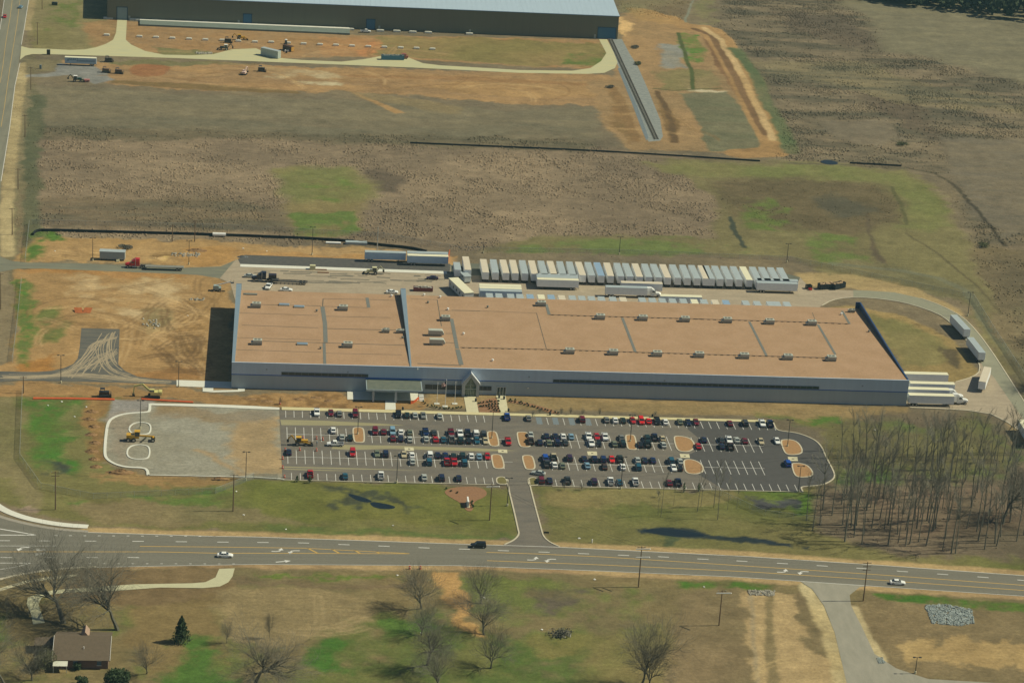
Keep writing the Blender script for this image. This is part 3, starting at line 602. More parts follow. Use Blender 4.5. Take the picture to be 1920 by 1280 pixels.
island([z4(*q) for q in [(1182,390),(1215,378),(1280,380),(1308,405),(1332,550),(1310,570),(1240,570),(1208,545)]],mulch,'narrow mulch island with a lamp in the middle of the east lot')
island(z5l([(132,345),(150,325),(230,330),(310,352),(350,405),(350,450),(300,487),(230,492),(180,478),(155,440)]),mulch,'wide rounded mulch island beside a dark red car',it=2)
island(z5l([(236,590),(262,572),(330,575),(405,605),(445,655),(442,700),(390,724),(320,728),(268,712),(250,680)]),mulch,'wide rounded mulch island beside the lower empty stalls')
island(z5l([(1262,375),(1300,362),(1390,365),(1455,400),(1494,470),(1482,510),(1400,525),(1335,520),(1300,490)]),mulch,'mulch island with a lamp at the east end, upper one')
island(z5l([(1380,625),(1400,612),(1480,615),(1555,640),(1607,710),(1592,750),(1500,762),(1440,757),(1405,725)]),mulch,'mulch island with a lamp at the east end, lower one')
# grass noses either side of the driveway mouth
for pl,lb in ((z3l([(1186,1150),(1168,1090),(1190,1062),(1235,1055),(1275,1062),(1305,1100),(1318,1150)]),'left'),(z3l([(1586,1170),(1578,1095),(1600,1070),(1655,1062),(1705,1090),(1722,1160)]),'right')):
    wp=smooth_poly(W(pl),1); o=sheet('grass_verge',wp,.0,grassy,thick=.14,**S); ribbon('curb',wp,.4,.02,.17,curb_m,o,closed=True)
# drain pads
dk=M('dark_iron',C(70,64,56),.6,.1,2)
for i,(pl) in enumerate(([z2(*q) for q in [(1770,672),(1888,676),(1895,718),(1775,715)]],z3l([(1190,700),(1308,704),(1313,748),(1195,742)]),[z4(*q) for q in [(690,590),(815,592),(822,642),(702,638)]],z5l([(193,512),(295,515),(303,555),(205,553)]),z5l([(1338,542),(1440,545),(1447,587),(1350,585)]))):
    wp=W(pl); o=sheet('drain_pad',wp,.045,conc,label='square concrete drain pad %s in the lot aisle'%['beside the west lot cars','in the cross aisle','in the middle of the east lot','above the lower rounded island','at the east end between two islands'][i],cat='drain',group='drain pads')
    cx=sum(p[0] for p in wp)/4; cy=sum(p[1] for p in wp)/4; mb=MB(); mb.box(cx-.35,cx+.35,cy-.3,cy+.3,.045,.06); mb.build('grate',dk,o)
# sidewalks
sheet('sidewalk',[(17,-16.2),(ew[0][0]+.2,-17.0),(ew[0][0]+.2,-18.9),(17,-18.75)],0,M('sidewalk_tan',C(214,202,146),.85,.06,.5),thick=.17,**S)
sheet('sidewalk',W([(281,756.5),(400,758.5),(475,761.5),(524,764.5),(524,768.5),(475,767),(400,763.5),(281,760)]),0,conc_new,thick=.18,**S)
gc=MB(); ribmb(gc,smooth_line(W([(281,757),(281,770),(276,773),(237,775),(215,781),(203,790),(199,812),(196,850),(200,861),(217,871),(237,876),(270,877),(277,882),(277.5,891)]),2),.9,0,.17); ribmb(gc,W([(277.5,890.5),(475,894.5),(533,898.3)]),.4,0,.17)
gc.build('curb',conc_new,kind='structure')
for x0,x1,y0,y1 in ((242,283,792,815),(238,281,834,861)):
    wp=smooth_poly(W([(x0+1,y0+7),(x0+12,y0),(x1-10,y0),(x1,y0+5),(x1-1,y1-4),(x1-10,y1),(x0+12,y1),(x0,y1-6)]),2); ribbon('curb',wp,.5,0,.17,conc_new,closed=True,kind='structure')
def zk(pl): return [(640+x/5.333,660+y/5.333) for x,y in pl]
for pl in (zk([(1222,432),(1340,432),(1375,606),(1252,602)]),zk([(1545,430),(1640,430),(1672,608),(1592,606)]),zk([(440,485),(540,485),(545,578),(438,576)]),zk([(58,388),(768,404),(768,486),(60,474)])):
    sheet('walkway',W(pl),0,conc if pl[0][0]>760 else conc_new,thick=.12,**S)
sheet('walkway',W([(331,712.5),(434,716),(434,728),(331,724)]),0,conc_new,thick=.1,**S)
sheet('walkway',W([(380,727),(400,727),(400,732),(446,731),(446,727),(459,728),(459,733),(446,734.5),(400,735.5),(380,734)]),0,conc_new,thick=.09,**S)
# planting beds
sheet('planting_bed',W(zk([(1355,520),(1400,488),(1480,465),(1575,455),(1600,605),(1380,603)])),.0,redmulch,thick=.06,**S)
sheet('planting_bed',smooth_poly(W(z3l([(1310,85),(1390,70),(1500,90),(1680,130),(1900,195),(2000,240),(1960,245),(1840,235),(1700,170),(1540,125),(1400,110),(1320,100)])),1),.0,redmulch,thick=.06,**S)
sheet('planting_bed',smooth_poly(W([(836,903+15.5),(845,914.5),(870,911.5),(893,912),(909,917),(914,925),(908,932),(890,939),(888,946),(886,958),(874,958),(867,944),(840,930),(833,923)]),2),.0,redmulch,thick=.06,**S)
# truck yard, loop road, side roads
yard=W([(441,488),(470,481),(845,497),(881,495),(1466,511),(1500,520),(1520,541),(1589,544),(1628,545),(1677,548),(1726,559),(1766,573),(1805,594),(1831,620),(1858,656),(1884,696),(1920,752),(1943,788),(1990,870),(1966,885),(1940,850),(1917,811),(1890,791),(1858,775),(1812,768),(1759,765),(1707,763)])
inner=W([(1700,716),(1792,716),(1826,706),(1839,694),(1831,666),(1812,637),(1782,604),(1759,588),(1710,571),(1677,564),(1628,558),(1585,558),(1559,563),(1541,573)])
sheet('truck_yard',[(0.5,RD+.1)]+W([(432,531),(412,522)])+[yard[0]]+yard[1:27]+[(RW+.1,0)]+[(RW+.1,14)]+inner+[(208,RD+.1)],.02,conc_yard,**S)
sheet('access_road',W([(-80,474),(0,481),(21,489),(53,492.5),(159,494),(345,502),(377,501),(414,499.6),(445,486),(446,532),(438,531),(412,522),(372,515.6),(319,513),(186,507.6),(80,503.6),(32,504),(0,510),(-80,520)]),.014,M('asphalt_side',C(136,134,104),.85,.08,.4,col2=C(114,114,94),stretch=(.2,1,1)),**S)
sheet('truck_yard',W([(446,486),(459,478),(520,480),(682,486),(845,495),(843,512),(700,506),(452,498)]),.026,M('asphalt_dusty',C(78,78,72),.85,.15,.6,col2=C(100,97,84)),**S)
sheet('truck_yard',W([(845,497),(881,494),(1466,511),(1500,520),(1496,531),(1300,527),(1080,520),(875,516),(845,513)]),.027,M('asphalt_stand',C(104,106,86),.85,.1,.6),**S)
gr=MB(); yr=np.random.default_rng(8)
for k in range(46):
    x0=yr.uniform(470,800); y0=yr.uniform(506,534)+(x0-470)*.02; L_=yr.uniform(12,60)
    if y0>531: continue
    ribmb(gr,smooth_line(W([(x0,y0),(x0+L_*.5,y0+yr.normal(.4,.8)),(x0+L_,y0+yr.normal(.8,.8))]),2),yr.uniform(.4,1.6),0,.0215+.0004*k)
gr.build('grime_streaks',M('grime',C(118,112,92),.9,.12,.6),kind='structure')
sheet('loading_strip',W([(450.5,495.5),(838,509),(838,514),(450,500.5)]),0,conc_new,thick=.12,**S)
M('loop_asphalt',C(148,146,116),.85,.08,.4)
loopo=W([(1600,544),(1628,545),(1677,548),(1726,559),(1766,573),(1805,594),(1831,620),(1858,656),(1884,696),(1920,752),(1943,788)])
loopi=W([(1930,800),(1900,760),(1862,705),(1845,690),(1831,666),(1812,637),(1782,604),(1759,588),(1710,571),(1677,564),(1628,558),(1600,557)])
sheet('loop_road',loopo+loopi,.028,MATS['loop_asphalt'],**S)
ribbon('curb',smooth_line(inner[1:],1),.4,0,.15,curb_m,kind='structure'); ribbon('curb',smooth_line(yard[10:18],1),.4,0,.13,curb_m,kind='structure')
ribbon('curb',W([(1707,764),(1759,766),(1812,769),(1858,776),(1890,792),(1917,812)]),.5,0,.15,curb_m,kind='structure')
sheet('service_road',W([(-80,694),(0,696),(69,697),(96,695),(120,690),(137.5,682),(146,671),(149.5,650),(152.8,615),(224.5,617),(222,683),(234,695),(258,706),(292,710),(320,712),(335,713),(335,721),(240,718),(137,715),(34,713),(0,716),(-80,722)]),.02,asph_dirty,**S)
mt=MB(); mr=np.random.default_rng(5)
def mtrack(px,w_,n):
    P_=W(px)
    for _ in range(n):
        off=mr.normal(0,w_); q=smooth_line([(x+off+mr.normal(0,.8),y+off*.6+mr.normal(0,.8)) for x,y in P_],2); ribmb(mt,q,mr.uniform(.15,.4),0,.024+.0002*len(mt.f)**.5+mr.random()*.004)
SRV=W([(2,699),(69,699),(96,697),(122,692),(139,684),(149,672),(153,650),(155,618),(222,619),(219,683),(232,697),(256,708),(290,712),(318,714),(320,719),(240,716),(137,713),(34,711),(2,713)])
for pl,w_,n in (([(5,708),(90,706),(150,703),(230,712),(318,717)],1.3,16),([(5,705),(80,707),(140,695),(175,660),(185,640),(222,632)],1.5,12),([(318,716),(240,708),(200,690),(190,650),(205,625)],2.0,12),([(160,700),(180,670),(212,660)],2.5,8),([(100,704),(160,690),(200,672),(222,655)],2.0,8)): mtrack(pl,w_,n)
keep=[i for i,f in enumerate(mt.f) if sdist(np.array([sum(mt.v[k][0] for k in f)/4]),np.array([sum(mt.v[k][1] for k in f)/4]),SRV)[0]>.2]
mt.f=[mt.f[i] for i in keep]; mt.mi=[0]*len(mt.f); mt.build('dried_mud',M('mud_track',C(170,154,118),.95,.12,1),kind='structure')
bk=[(40,87),(56,91),(90,92),(131,94),(159,93),(180,89),(199,82.5),(212,75),(217.5,62),(220,36),(238,36),(236,75),(246,84),(272,96),(307,103),(360,104),(400,102),(433,93),(480,91),(523,109),(567,113),(640,116),(680,111.7),(717,105),(763,107),(793,119),(827,123),(913,128),(973,131.7),(1073,133),(1107,128),(1127,115),(1137,100),(1123,74),(1138,74),(1150,97),(1158,117),(1153,128),(1133,137),(1100,139),(973,137),(873,132),(773,127),(640,121.7),(467,115),(319,109),(122,103),(90,102),(60,102),(47,105),(37.5,112.5)]
sheet('gravel_road',W(bk),.02,gravel_rd,**S)
sroad=sheet('side_road',W([(8,-60),(8,0),(0,56),(-60,200),(-60,500),(-3,500),(1,345),(18,240),(28,161),(40,88),(45,56),(54,0),(62,-60)]),.016,M('asphalt_west',C(140,136,108),.85,.08,.4,col2=C(122,120,98),stretch=(1,.1,1)),**S)
sm=MB()
for pl in ([(54,-30),(54,0),(45,56),(40,84)],[(37.5,118),(28,161),(18,240),(2,340)],[(12,-30),(8,0),(0,56)]): ribmb(sm,W(pl),.22,.024,.024,mi=0)
for pl in ([(27,-30),(23,0),(19,32),(11,79),(5,127),(0,156)],[(42,-30),(37.5,0),(32,45),(24,94),(18,131),(8.5,199),(2,238)]): ribmb(sm,W(pl),.17,.024,.024,mi=1)
sm.build('lane_markings',[white_m,yellow_m],sroad)
sheet('exit_road',W([(1500,1089),(1523,1104),(1545,1135),(1565,1185),(1590,1290),(1600,1340),(2010,1340),(2010,1288),(1740,1272),(1680,1252),(1640,1225),(1614,1170),(1596,1135),(1593,1115),(1612,1100),(1640,1096)]),.017,M('asphalt_south',C(166,160,134),.85,.08,.4,col2=C(148,144,120),stretch=(1,.3,1)),**S)
sheet('footpath',W([(411,1066),(440,1065),(436,1080),(428,1091),(412,1099),(380,1102),(300,1101),(200,1108),(130,1110),(95,1114),(78,1120),(72,1132),(78,1150),(84,1167),(62,1170),(58,1150),(50,1132),(52,1120),(70,1113),(100,1106),(150,1102),(250,1095),(360,1093),(385,1091),(404,1082)]),.01,M('path_concrete',C(198,194,148),.85,.06,.5),thick=.05,**S)
for pl in ([(-40,1119),(0,1105),(50,1090),(95,1083),(146,1078)],): ribbon('footpath',W(pl),1.5,0,.08,conc,kind='structure')
ribbon('curb',smooth_line(W([(-40,1100),(0,1085),(45,1075),(110,1066),(180,1062.5)]),2),.9,0,.14,curb_m,kind='structure')
ribbon('footpath',smooth_line(W([(-40,920),(0,953),(40,969),(80,978),(120,984),(165,987)]),2),2.6,0,.1,conc_new,kind='structure')
ribbon('curb',smooth_line(W([(-40,950),(0,969),(60,984),(110,992),(165,996)]),2),1.5,0,.05,M('gutter',C(164,156,132),.85,.06,.5),kind='structure')
# highway markings
hm=MB(); Z=.028
def rb(pl,wd,mi=0): ribmb(hm,W(pl),wd,Z,Z,mi=mi)
rb(HN,.22); rb([(0,1055),(57,1055)],.25); rb(HS,.2); rb([(0,1067),(30,1062),(57,1055.5)],.22)
rb([(0,1002.5),(67,1002.7)],.45); rb([(0,991),(30,996),(67,1002.5)],.45); rb([(0,1022.8),(106,1023)],.2)
DU=[(-66,1012.8),(8,1013),(84,1013.4),(170,1013.8),(259,1014.3),(340,1015),(418,1015.7),(493,1016.4),(569,1017.3),(645,1020.4),(720,1023.3),(795,1026.4),(870.6,1029),(944,1031.7),(1020,1034.5),(1094,1037.3),(1169,1040.4),(1244,1043.5),(1318,1047.7),(1391,1051.4),(1467,1055.7),(1541.7,1060.2),(1616,1065),(1692,1070.6),(1767.5,1076),(1843,1081.5),(1918,1087.3)]
def dash(c,ang,L,wd,mi=0):
    p=G(*c); d=Vector((math.cos(ang),math.sin(ang))); a=(p.x-d.x*L/2,p.y-d.y*L/2); b_=(p.x+d.x*L/2,p.y+d.y*L/2); ribmb(hm,[a,b_],wd,Z,Z,mi=mi)
for i,c in enumerate(DU):
    a=G(*DU[max(i-1,0)]); b_=G(*DU[min(i+1,len(DU)-1)]); dash(c,math.atan2(b_.y-a.y,b_.x-a.x),3.3,.32)
for x in (12,93,173,250): dash((x,1044.5),0,3.3,.32)
for x in range(78,390,27): dash((x+27,1003.5+(x-78)*.005),0,.8,.3)
for x in range(60,420,27): dash((x+27,1055.8+(x-78)*.002),0,.7,.25)
rb([(-20,1033.8),(295,1034),(400,1036.3),(768,1037.5)],.32,1); rb([(262,1023.7),(400,1024.8),(569,1027),(768,1037.2)],.3,1)
for a,b_ in (((577,1027.2),(596,1036.8)),((622,1029),(637,1037)),((664,1031),(676,1037)),((706,1034),(712,1037.2))): rb([a,b_],.5,1)
rb([(912,1034.8),(1000,1037.6),(1130,1043.3),(1400,1060.5),(1650,1077),(1930,1097.4)],.3,1); rb([(913,1050.4),(1130,1058.5),(1400,1071),(1650,1087),(1930,1107)],.3,1)
def arrow(c,ang,flip=1,s=1.0,straight=False):
    p=G(*c); ca,sa=math.cos(ang),math.sin(ang)
    def T(q): return (p.x+s*(q[0]*ca-q[1]*flip*sa),p.y+s*(q[0]*sa+q[1]*flip*ca))
    if straight: sh=[(-2,0),(0.6,0)]; hd=[(0.5,-.75),(2.1,0),(.5,.75)]
    else: sh=[(-2.0,-.5),(-.6,-.5),(.3,-.2),(.7,.5)]; hd=[(-.1,.5),(.9,1.9),(1.5,.4)]
    ribmb(hm,[T(q) for q in sh],.4*s,Z,Z); v=[T(q) for q in hd]; hm.add([(*q,Z) for q in v],[(0,1,2)])
for c,a in (((522,1032),0),((1001,1048),0),((1469,1071),-.06)): arrow(c,a,1)
for c,a in (((549,1033),math.pi),((1030,1049),math.pi),((1504,1072),math.pi-.06)): arrow(c,a,1)
arrow((531,1052),.25,1,1.1,True); arrow((42,1027),math.pi,1,1.1)
# ONLY
def word(c,ang,h=2.4):
    p=G(*c); ca,sa=math.cos(ang),math.sin(ang); x=0
    L={'O':[[(0,0),(1,0),(1,1),(0,1),(0,0)]],'N':[[(0,0),(0,1),(1,0),(1,1)]],'L':[[(0,1),(0,0),(1,0)]],'Y':[[(0,1),(.5,.5),(1,1)],[(.5,.5),(.5,0)]]}
    for chh in 'ONLY':
        for st in L[chh]:
            q=[((x+a*.8),(b_*h)) for a,b_ in st]; q=[(p.x+u*sa*-1*0+u*-sa+v_*ca*-1, p.y+u*ca+v_*-sa*-1*0-v_*sa) for u,v_ in q]; ribmb(hm,q,.2,Z,Z)
        x-=1.15
    return
word((84,1031),0)
hm.build('lane_markings',[white_m,yellow_m],highway)
arw=MB()

# ------------------------------------------------------------------ main building
wallm=M('wall_metal',(.38,.44,.47,1),.55,.04,.25,stretch=(3,3,.2)); upper=M('wall_metal_upper',(.47,.56,.66,1),.5,.05,.25,stretch=(3,3,.2))
gravelroof=M('roof_gravel',C(184,150,110),.95,.09,.12,.01,col2=C(170,137,97),fine=(1.7,.10)); padm=M('roof_walk_pad',C(120,122,108),.9,.1,1)
linem=M('roof_seam',C(104,98,80),.9,.1,1); bluest=M('stripe_blue',(.05,.13,.42,1),.5,.05,1); parm=M('parapet_metal',(.20,.27,.33,1),.5,.05,.4); parn=M('parapet_navy',(.02,.06,.16,1),.5,.05,.4)
glass_d=M('window_dark',(.03,.045,.05,1),.15,.1,1,spec=.6); frame_d=M('frame_dark',(.17,.19,.19,1),.5,.1,1); white_p=M('white_trim',(.78,.78,.74,1),.5,.04,1)
bld=thing('factory_building','long low factory with tan gravel roof and grey metal walls with a blue stripe','factory')
mb=MB(); t_=.3
mb.box(0,RW,0,t_,0,5.0); mb.box(0,RW,RD-t_,RD,0,RB-.05); mb.box(0,t_,t_,RD-t_,0,RB-.1); mb.box(RW-t_,RW,t_,RD-t_,0,RB-.1); mb.build('wall',wallm,bld)
mb=MB(); mb.box(-.04,RW+.04,-.12,.35,5.25,RH+.12); mb.build('upper_wall',upper,bld)
mb=MB(); mb.box(-.06,RW+.06,-.16,.3,4.95,5.25); mb.build('stripe',bluest,bld)
mb=MB(); mb.add([(.1,.35,RH-.05),(RW-.1,.35,RH-.05),(RW-.1,RD,RB),(.1,RD,RB),(.1,.35,RH-.4),(RW-.1,.35,RH-.4),(RW-.1,RD,RB-.4),(.1,RD,RB-.4)],[(0,1,2,3),(7,6,5,4),(0,4,5,1),(1,5,6,2),(2,6,7,3),(3,7,4,0)])
roof=mb.build('roof',gravelroof,bld)
def RZ(y): return RH-.05+(RB-RH+.05)*(y-.35)/(RD-.35)
def fin(x0,wb,wf,mat,name='parapet'):
    mb=MB(); a=[(x0,.36),(x0+wf,.36),(x0+wb,RD+.1),(x0,RD+.1)]
    mb.add([(x,y,RZ(y)-.3) for x,y in a]+[(x,y,RH+.1) for x,y in a],[(3,2,1,0),(4,5,6,7),(0,1,5,4),(1,2,6,5),(2,3,7,6),(3,0,4,7)]); return mb.build(name,mat,bld)
fin(-.05,1.9,1.0,parm); fin(60.2,1.9,.5,parm)
mb=MB(); a=[(RW-.45,.36),(RW+.05,.36),(RW+.05,RD+.1),(RW-.45,RD+.1)]
mb.add([(x,y,RZ(y)-2 if x>RW-.3 else RZ(y)-.3) for x,y in a]+[(x,y,RH+.1) for x,y in a],[(3,2,1,0),(4,5,6,7),(0,1,5,4),(1,2,6,5),(2,3,7,6),(3,0,4,7)]); mb.build('parapet',parn,bld)
for x0_,x1_ in ((-.05,1.9),(60.2,62.1),(RW-1.9,RW+.05)): mb=MB(); mb.box(x0_,x1_,RD+.1,RD+.5,RB-1,RH+.1); mb.build('parapet_return',parn,bld)
mb=MB()
for y in (.9,): pass
def z5b(x,y): return (400+x/3.764,420+y/3.764)
def z6b(x,y): return (820+x/3.764,420+y/3.764)
def z7b(x,y): return (1300+x/3.048,440+y/3.048)
def rl(f,pl,w_,mbx,h=.03):
    p=[GR(*f(*q)) for q in pl]
    for a,b_ in zip(p[:-1],p[1:]):
        d=(b_-a); d.z=0; d.normalize(); n_=Vector((-d.y,d.x,0))*w_/2
        A=[a+n_,a-n_,b_-n_,b_+n_]; v=[(q.x,q.y,RZ(q.y)+h) for q in A]; mbx.add(v,[(0,1,2,3)])
pads=MB()
for f,pl,w_ in ((z5b,[(770,583),(788,700),(793,835)],1.5),(z5b,[(782,840),(787,985)],1.0),(z5b,[(1085,520),(1097,590)],1.2),(z5b,[(1370,858),(1388,980)],1.1),(z5b,[(1681,668),(1722,880)],1.3),(z5b,[(1724,885),(1750,992)],1.6),(z6b,[(768,565),(790,640)],1.1),(z6b,[(1306,662),(1398,903)],1.0),(z7b,[(320,497),(418,690)],.9),(z7b,[(712,513),(812,684)],.9),(z7b,[(850,435),(893,510)],.9)): pads=MB(); rl(f,pl,w_,pads,.05); pads.build('walk_pad',padm,roof)
sl=MB()
for f,pl,w_ in ((z5b,[(340,568),(760,578)],.3),(z5b,[(770,580),(1090,590)],.25),(z5b,[(775,527),(1080,532),(1320,540)],.25),(z5b,[(775,527),(771,580)],.25),(z5b,[(150,625),(740,645)],.22),(z5b,[(790,650),(1250,660)],.22),(z5b,[(200,712),(740,732)],.25),(z5b,[(800,737),(1370,750)],.35),(z5b,[(160,800),(760,818)],.2),(z5b,[(350,825),(790,838),(1370,855)],.35),(z5b,[(160,885),(760,905)],.2),(z5b,[(790,910),(1330,922)],.2),(z5b,[(1600,610),(1882,615)],.18),(z5b,[(1390,527),(1580,534),(1610,720)],.2),(z5b,[(1440,983),(1750,997)],.5),(z5b,[(1640,772),(1690,772)],.35),(z5b,[(1640,835),(1706,838)],.35),(z6b,[(100,605),(700,628),(770,880)],.18),(z7b,[(680,445),(705,510)],.15)): sl=MB(); rl(f,pl,w_*1.35,sl,.03); sl.build('roof_seam',linem,roof)
pp=MB()   # pipes on blocks
def pipe(f,pl):
    p=[GR(*f(*q)) for q in pl]
    for a,b_ in zip(p[:-1],p[1:]):
        a.z=RZ(a.y)+.22; b_.z=RZ(b_.y)+.22; pp.beam(a,b_,.12,.12); L=(b_-a).length; n=int(L/2.2)
        for k in range(n):
            q=a+(b_-a)*((k+.5)/n); pp.box(q.x-.45,q.x+.45,q.y-.2,q.y+.2,q.z-.24,q.z+.02)
for f,pl in ((z6b,[(160,873),(900,890),(1210,900),(1520,910),(1882,920)]),(z6b,[(790,642),(1110,652),(1882,673)]),(z7b,[(0,483),(700,503),(893,512)]),(z7b,[(0,683),(760,705)])): pp=MB(); pipe(f,pl); pp.build('roof_pipe',M('pipe_blocks',C(104,96,80),.8,.15,1),roof)
# window bands
def band(px0,px1,z0,z1,name='window_band',y=-.18,seg=2.2):
    x0=G(px0[0],px0[1]).x if 0 else XZ(px0,(z0+z1)/2); x1=XZ(px1,(z0+z1)/2)
    mb=MB(); n=max(1,int((x1-x0)/seg)); 
    w_=mb; w_.box(x0,x1,y,y+.1,z0,z1); o=w_.build(name,glass_d,bld); fr=MB()
    for k in range(n+1):
        x=x0+(x1-x0)*k/n; fr.box(x-.07,x+.07,y-.05,y-.002,z0,z1)
    fr.box(x0-.1,x1+.1,y-.06,y-.002,z1,z1+.1); fr.box(x0-.1,x1+.1,y-.06,y-.002,z0-.1,z0); fr.build('frame',frame_d,o); return o
def XZ(px,z):   # x of the photo pixel on the front wall plane
    d=f_*F_PX+rr*(px[0]-960)+uu*(640-px[1]); t=(0-CAM[1])/d.y; return CAM[0]+d.x*t
def ZZ(px):
    d=f_*F_PX+rr*(px[0]-960)+uu*(640-px[1]); t=(0-CAM[1])/d.y; return CAM[2]+d.z*t
band((528,700),(690,704),5.4,6.35); band((1037,714),(1535,730),5.4,6.3)
band((797,728),(865,730),1.6,3.2,y=-.08); band((897,731),(921,732),1.7,3.1,y=-.08,seg=1.2)
# side door
xd=XZ((940,733),2); mb=MB(); mb.box(xd-1.5,xd+1.5,-.12,-.02,.12,3.0); d=mb.build('door',glass_d,bld); mb=MB()
for x in (-1.55,-.55,.5,1.45): mb.box(xd+x,xd+x+.12,-.2,-.125,.1,3.1)
mb.box(xd-1.6,xd+1.6,-.2,-.125,3.0,3.15); mb.build('frame',white_p,d)
# wall lamps and vents on the front
mb=MB()
for px in ((500,692),(652,697),(992,706),(1246,713),(1617,723)):
    mb=MB(); x=XZ(px,7); z=ZZ(px); mb.box(x-.25,x+.25,-.28,-.125,z-.2,z+.2); mb.build('wall_vent',M('vent_grey',(.3,.34,.38,1),.5,.1,1),bld)
for px in ((990,726),(783,691)):
    mb=MB(); x=XZ(px,4); z=ZZ(px); mb.tube((x,-.13,z),(x,-.45,z-.1),.2,.26,8); mb.build('wall_lamp',white_p,bld)
# canopy at the left of the entrance
cx0=G(688,742,4.2).x; cx1=G(794,747,4.2).x; yf=-9.6
mb=MB(); mb.box(cx0,cx1,yf,-.2,3.9,4.55); can=mb.build('canopy',M('canopy_metal',(.33,.40,.42,1),.5,.05,.6),bld)
mb=MB(); mb.box(cx0+.3,cx1-.3,yf+.3,-.5,4.56,4.60); mb.build('canopy_deck',M('canopy_deck',C(96,104,88),.8,.22,.5,col2=C(120,124,102)),can)
mb=MB(); mb.box(cx0-.1,cx1+.1,-.6,-.13,4.62,4.95); mb.build('gutter',parn,can)
for px in (699,741): 
    x=G(px,748).x; mb=MB(); mb.box(x-.35,x+.35,yf+.2,yf+.9,.0,3.9); mb.build('column',M('column_grey',(.4,.44,.45,1),.6,.05,1),can)
# gabled entrance
xe=XZ((881.5,728),1); hw_=2.95
ent=MB(); zb=4.6; zp=8.3; yo=-2.2
def prism(mbx,pts,y0,y1):
    n=len(pts); mbx.add([(x,y0,z) for x,z in pts]+[(x,y1,z) for x,z in pts],[tuple(range(n)),tuple(range(2*n-1,n-1,-1))]+[(i,i+n,(i+1)%n+n,(i+1)%n) for i in range(n)])
prism(ent,[(xe-hw_,0),(xe-hw_+1.0,0),(xe-hw_+1.0,zb-.6),(xe-hw_,zb)],yo,-.02); prism(ent,[(xe+hw_,0),(xe+hw_-1.0,0),(xe+hw_-1.0,zb-.6),(xe+hw_,zb)],yo,-.02)
prism(ent,[(xe-hw_,zb),(xe-hw_+1.0,zb-.6),(xe,zp-1.3),(xe,zp)],yo,-.02); prism(ent,[(xe+hw_,zb),(xe,zp),(xe,zp-1.3),(xe+hw_-1.0,zb-.6)],yo,-.02)
e=ent.build('entrance',M('entrance_panel',(.44,.46,.45,1),.6,.04,1),bld)
g=MB(); prism(g,[(xe-1.97,.1),(xe+1.97,.1),(xe+1.97,zb-.58),(xe,zp-1.32),(xe-1.97,zb-.58)],yo+.5,yo+.6); g.build('glass',M('entrance_glass',(.05,.09,.07,1),.12,.1,1,spec=.7),e)
fr=MB()
for x in (-1.97,-1.2,-.6,0,.55,1.15,1.9): fr.box(xe+x,xe+x+.09,yo+.4,yo+.49,.1,2.7 if abs(x)<1.9 else zb-.6)
fr.box(xe-1.97,xe+1.97,yo+.39,yo+.48,2.6,2.75); fr.box(xe-.05,xe+.05,yo+.41,yo+.49,2.75,zp-1.4); fr.box(xe-1.97,xe+1.97,yo+.42,yo+.47,4.0,4.08)
fr.build('door_frame',M('door_frame_pale',C(205,210,180),.5,.05,1),e)
rf=MB()
for s in (-1,1):
    a=[(xe+s*(hw_+.25),zb-.1),(xe,zp+.1),(xe,zp+.28),(xe+s*(hw_+.25),zb+.08)]; prism(rf,a,yo-.25,.4)
rf.build('gable_roof',M('gable_metal',(.62,.66,.68,1),.35,.04,1),e)
fa=MB(); prism(fa,[(xe+hw_+.3,zb-.15),(xe-.02,zp+.05),(xe-.02,zp+.4),(xe+hw_+.3,zb+.15)],yo-.4,yo-.255); fa.build('fascia',white_p,e)
# steps
stp=thing('entry_steps','pale concrete steps at the right end of the flat canopy','steps',G(790,745))
for k in range(5):
    mb=MB(); mb.box(-.8,.8,-3.4+k*1.1,-3.4+k*1.1+.7,0,.12+.1*k); mb.build('step',white_p,stp)
# dock doors on the back
# rooftop units
um=M('unit_grey',C(188,190,164),.6,.08,1.5); ud=M('unit_grille',(.16,.17,.15,1),.6,.2,3)
def unit(p,label,L=3.1,D_=2.3,H=1.8,big=False):
    z=RZ(p.y); t0=thing('rooftop_unit',label,'rooftop unit',(p.x,p.y,z),0,'rooftop units')
    mb=MB(); mb.box(-L/2,L/2,-D_/2,D_/2,.3,H); mb.build('housing',um,t0)
    mb=MB(); mb.box(-L/2+.12,L/2-.12,-D_/2-.04,-D_/2-.003,.45,.8); mb.build('grille',ud,t0)
    mb=MB(); mb.box(-L/2+.1,L/2-.1,-D_/2+.1,D_/2-.1,0,.3); mb.build('curb',ud,t0)
    mb=MB(); 
    if big:
        a=[(L/2,.5),(L/2+.8,.5),(L/2+1.1,.9),(L/2+.5,H-.1),(L/2,H)]; n=5
        mb.add([(x,-D_/2+.1,z_) for x,z_ in a]+[(x,D_/2-.1,z_) for x,z_ in a],[tuple(range(n)),tuple(range(2*n-1,n-1,-1))]+[(i,i+n,(i+1)%n+n,(i+1)%n) for i in range(n)]); mb.build('duct_hood',um,t0)
    else:
        mb.box(-L/2-.7,-L/2-.003,-D_/2+.3,D_/2-.3,.3,1.1); mb.build('intake_hood',um,t0)
        for sx in (-.6,.6):
            mb=MB(); mb.tube((sx,0,H),(sx,0,H+.14),.5,.5,12); mb.build('fan',ud,t0)
    return t0
UL=[(z5b(305,572),'beside the left parapet, in the far row'),(z5b(918,592),'standing alone in the far middle of the left roof'),(z5b(312,832),'beside the left parapet, in the near row'),(z5b(950,852),'in the near middle of the left roof')]
for p,l in UL: unit(GR(*p,.8),'grey rooftop unit '+l)
unit(GR(*z5b(1222,752),.6),'small grey rooftop unit left of its twin near the roof divider',2.1,1.8,1.4); unit(GR(*z5b(1325,755),.6),'small grey rooftop unit right beside the roof divider',2.1,1.8,1.3)
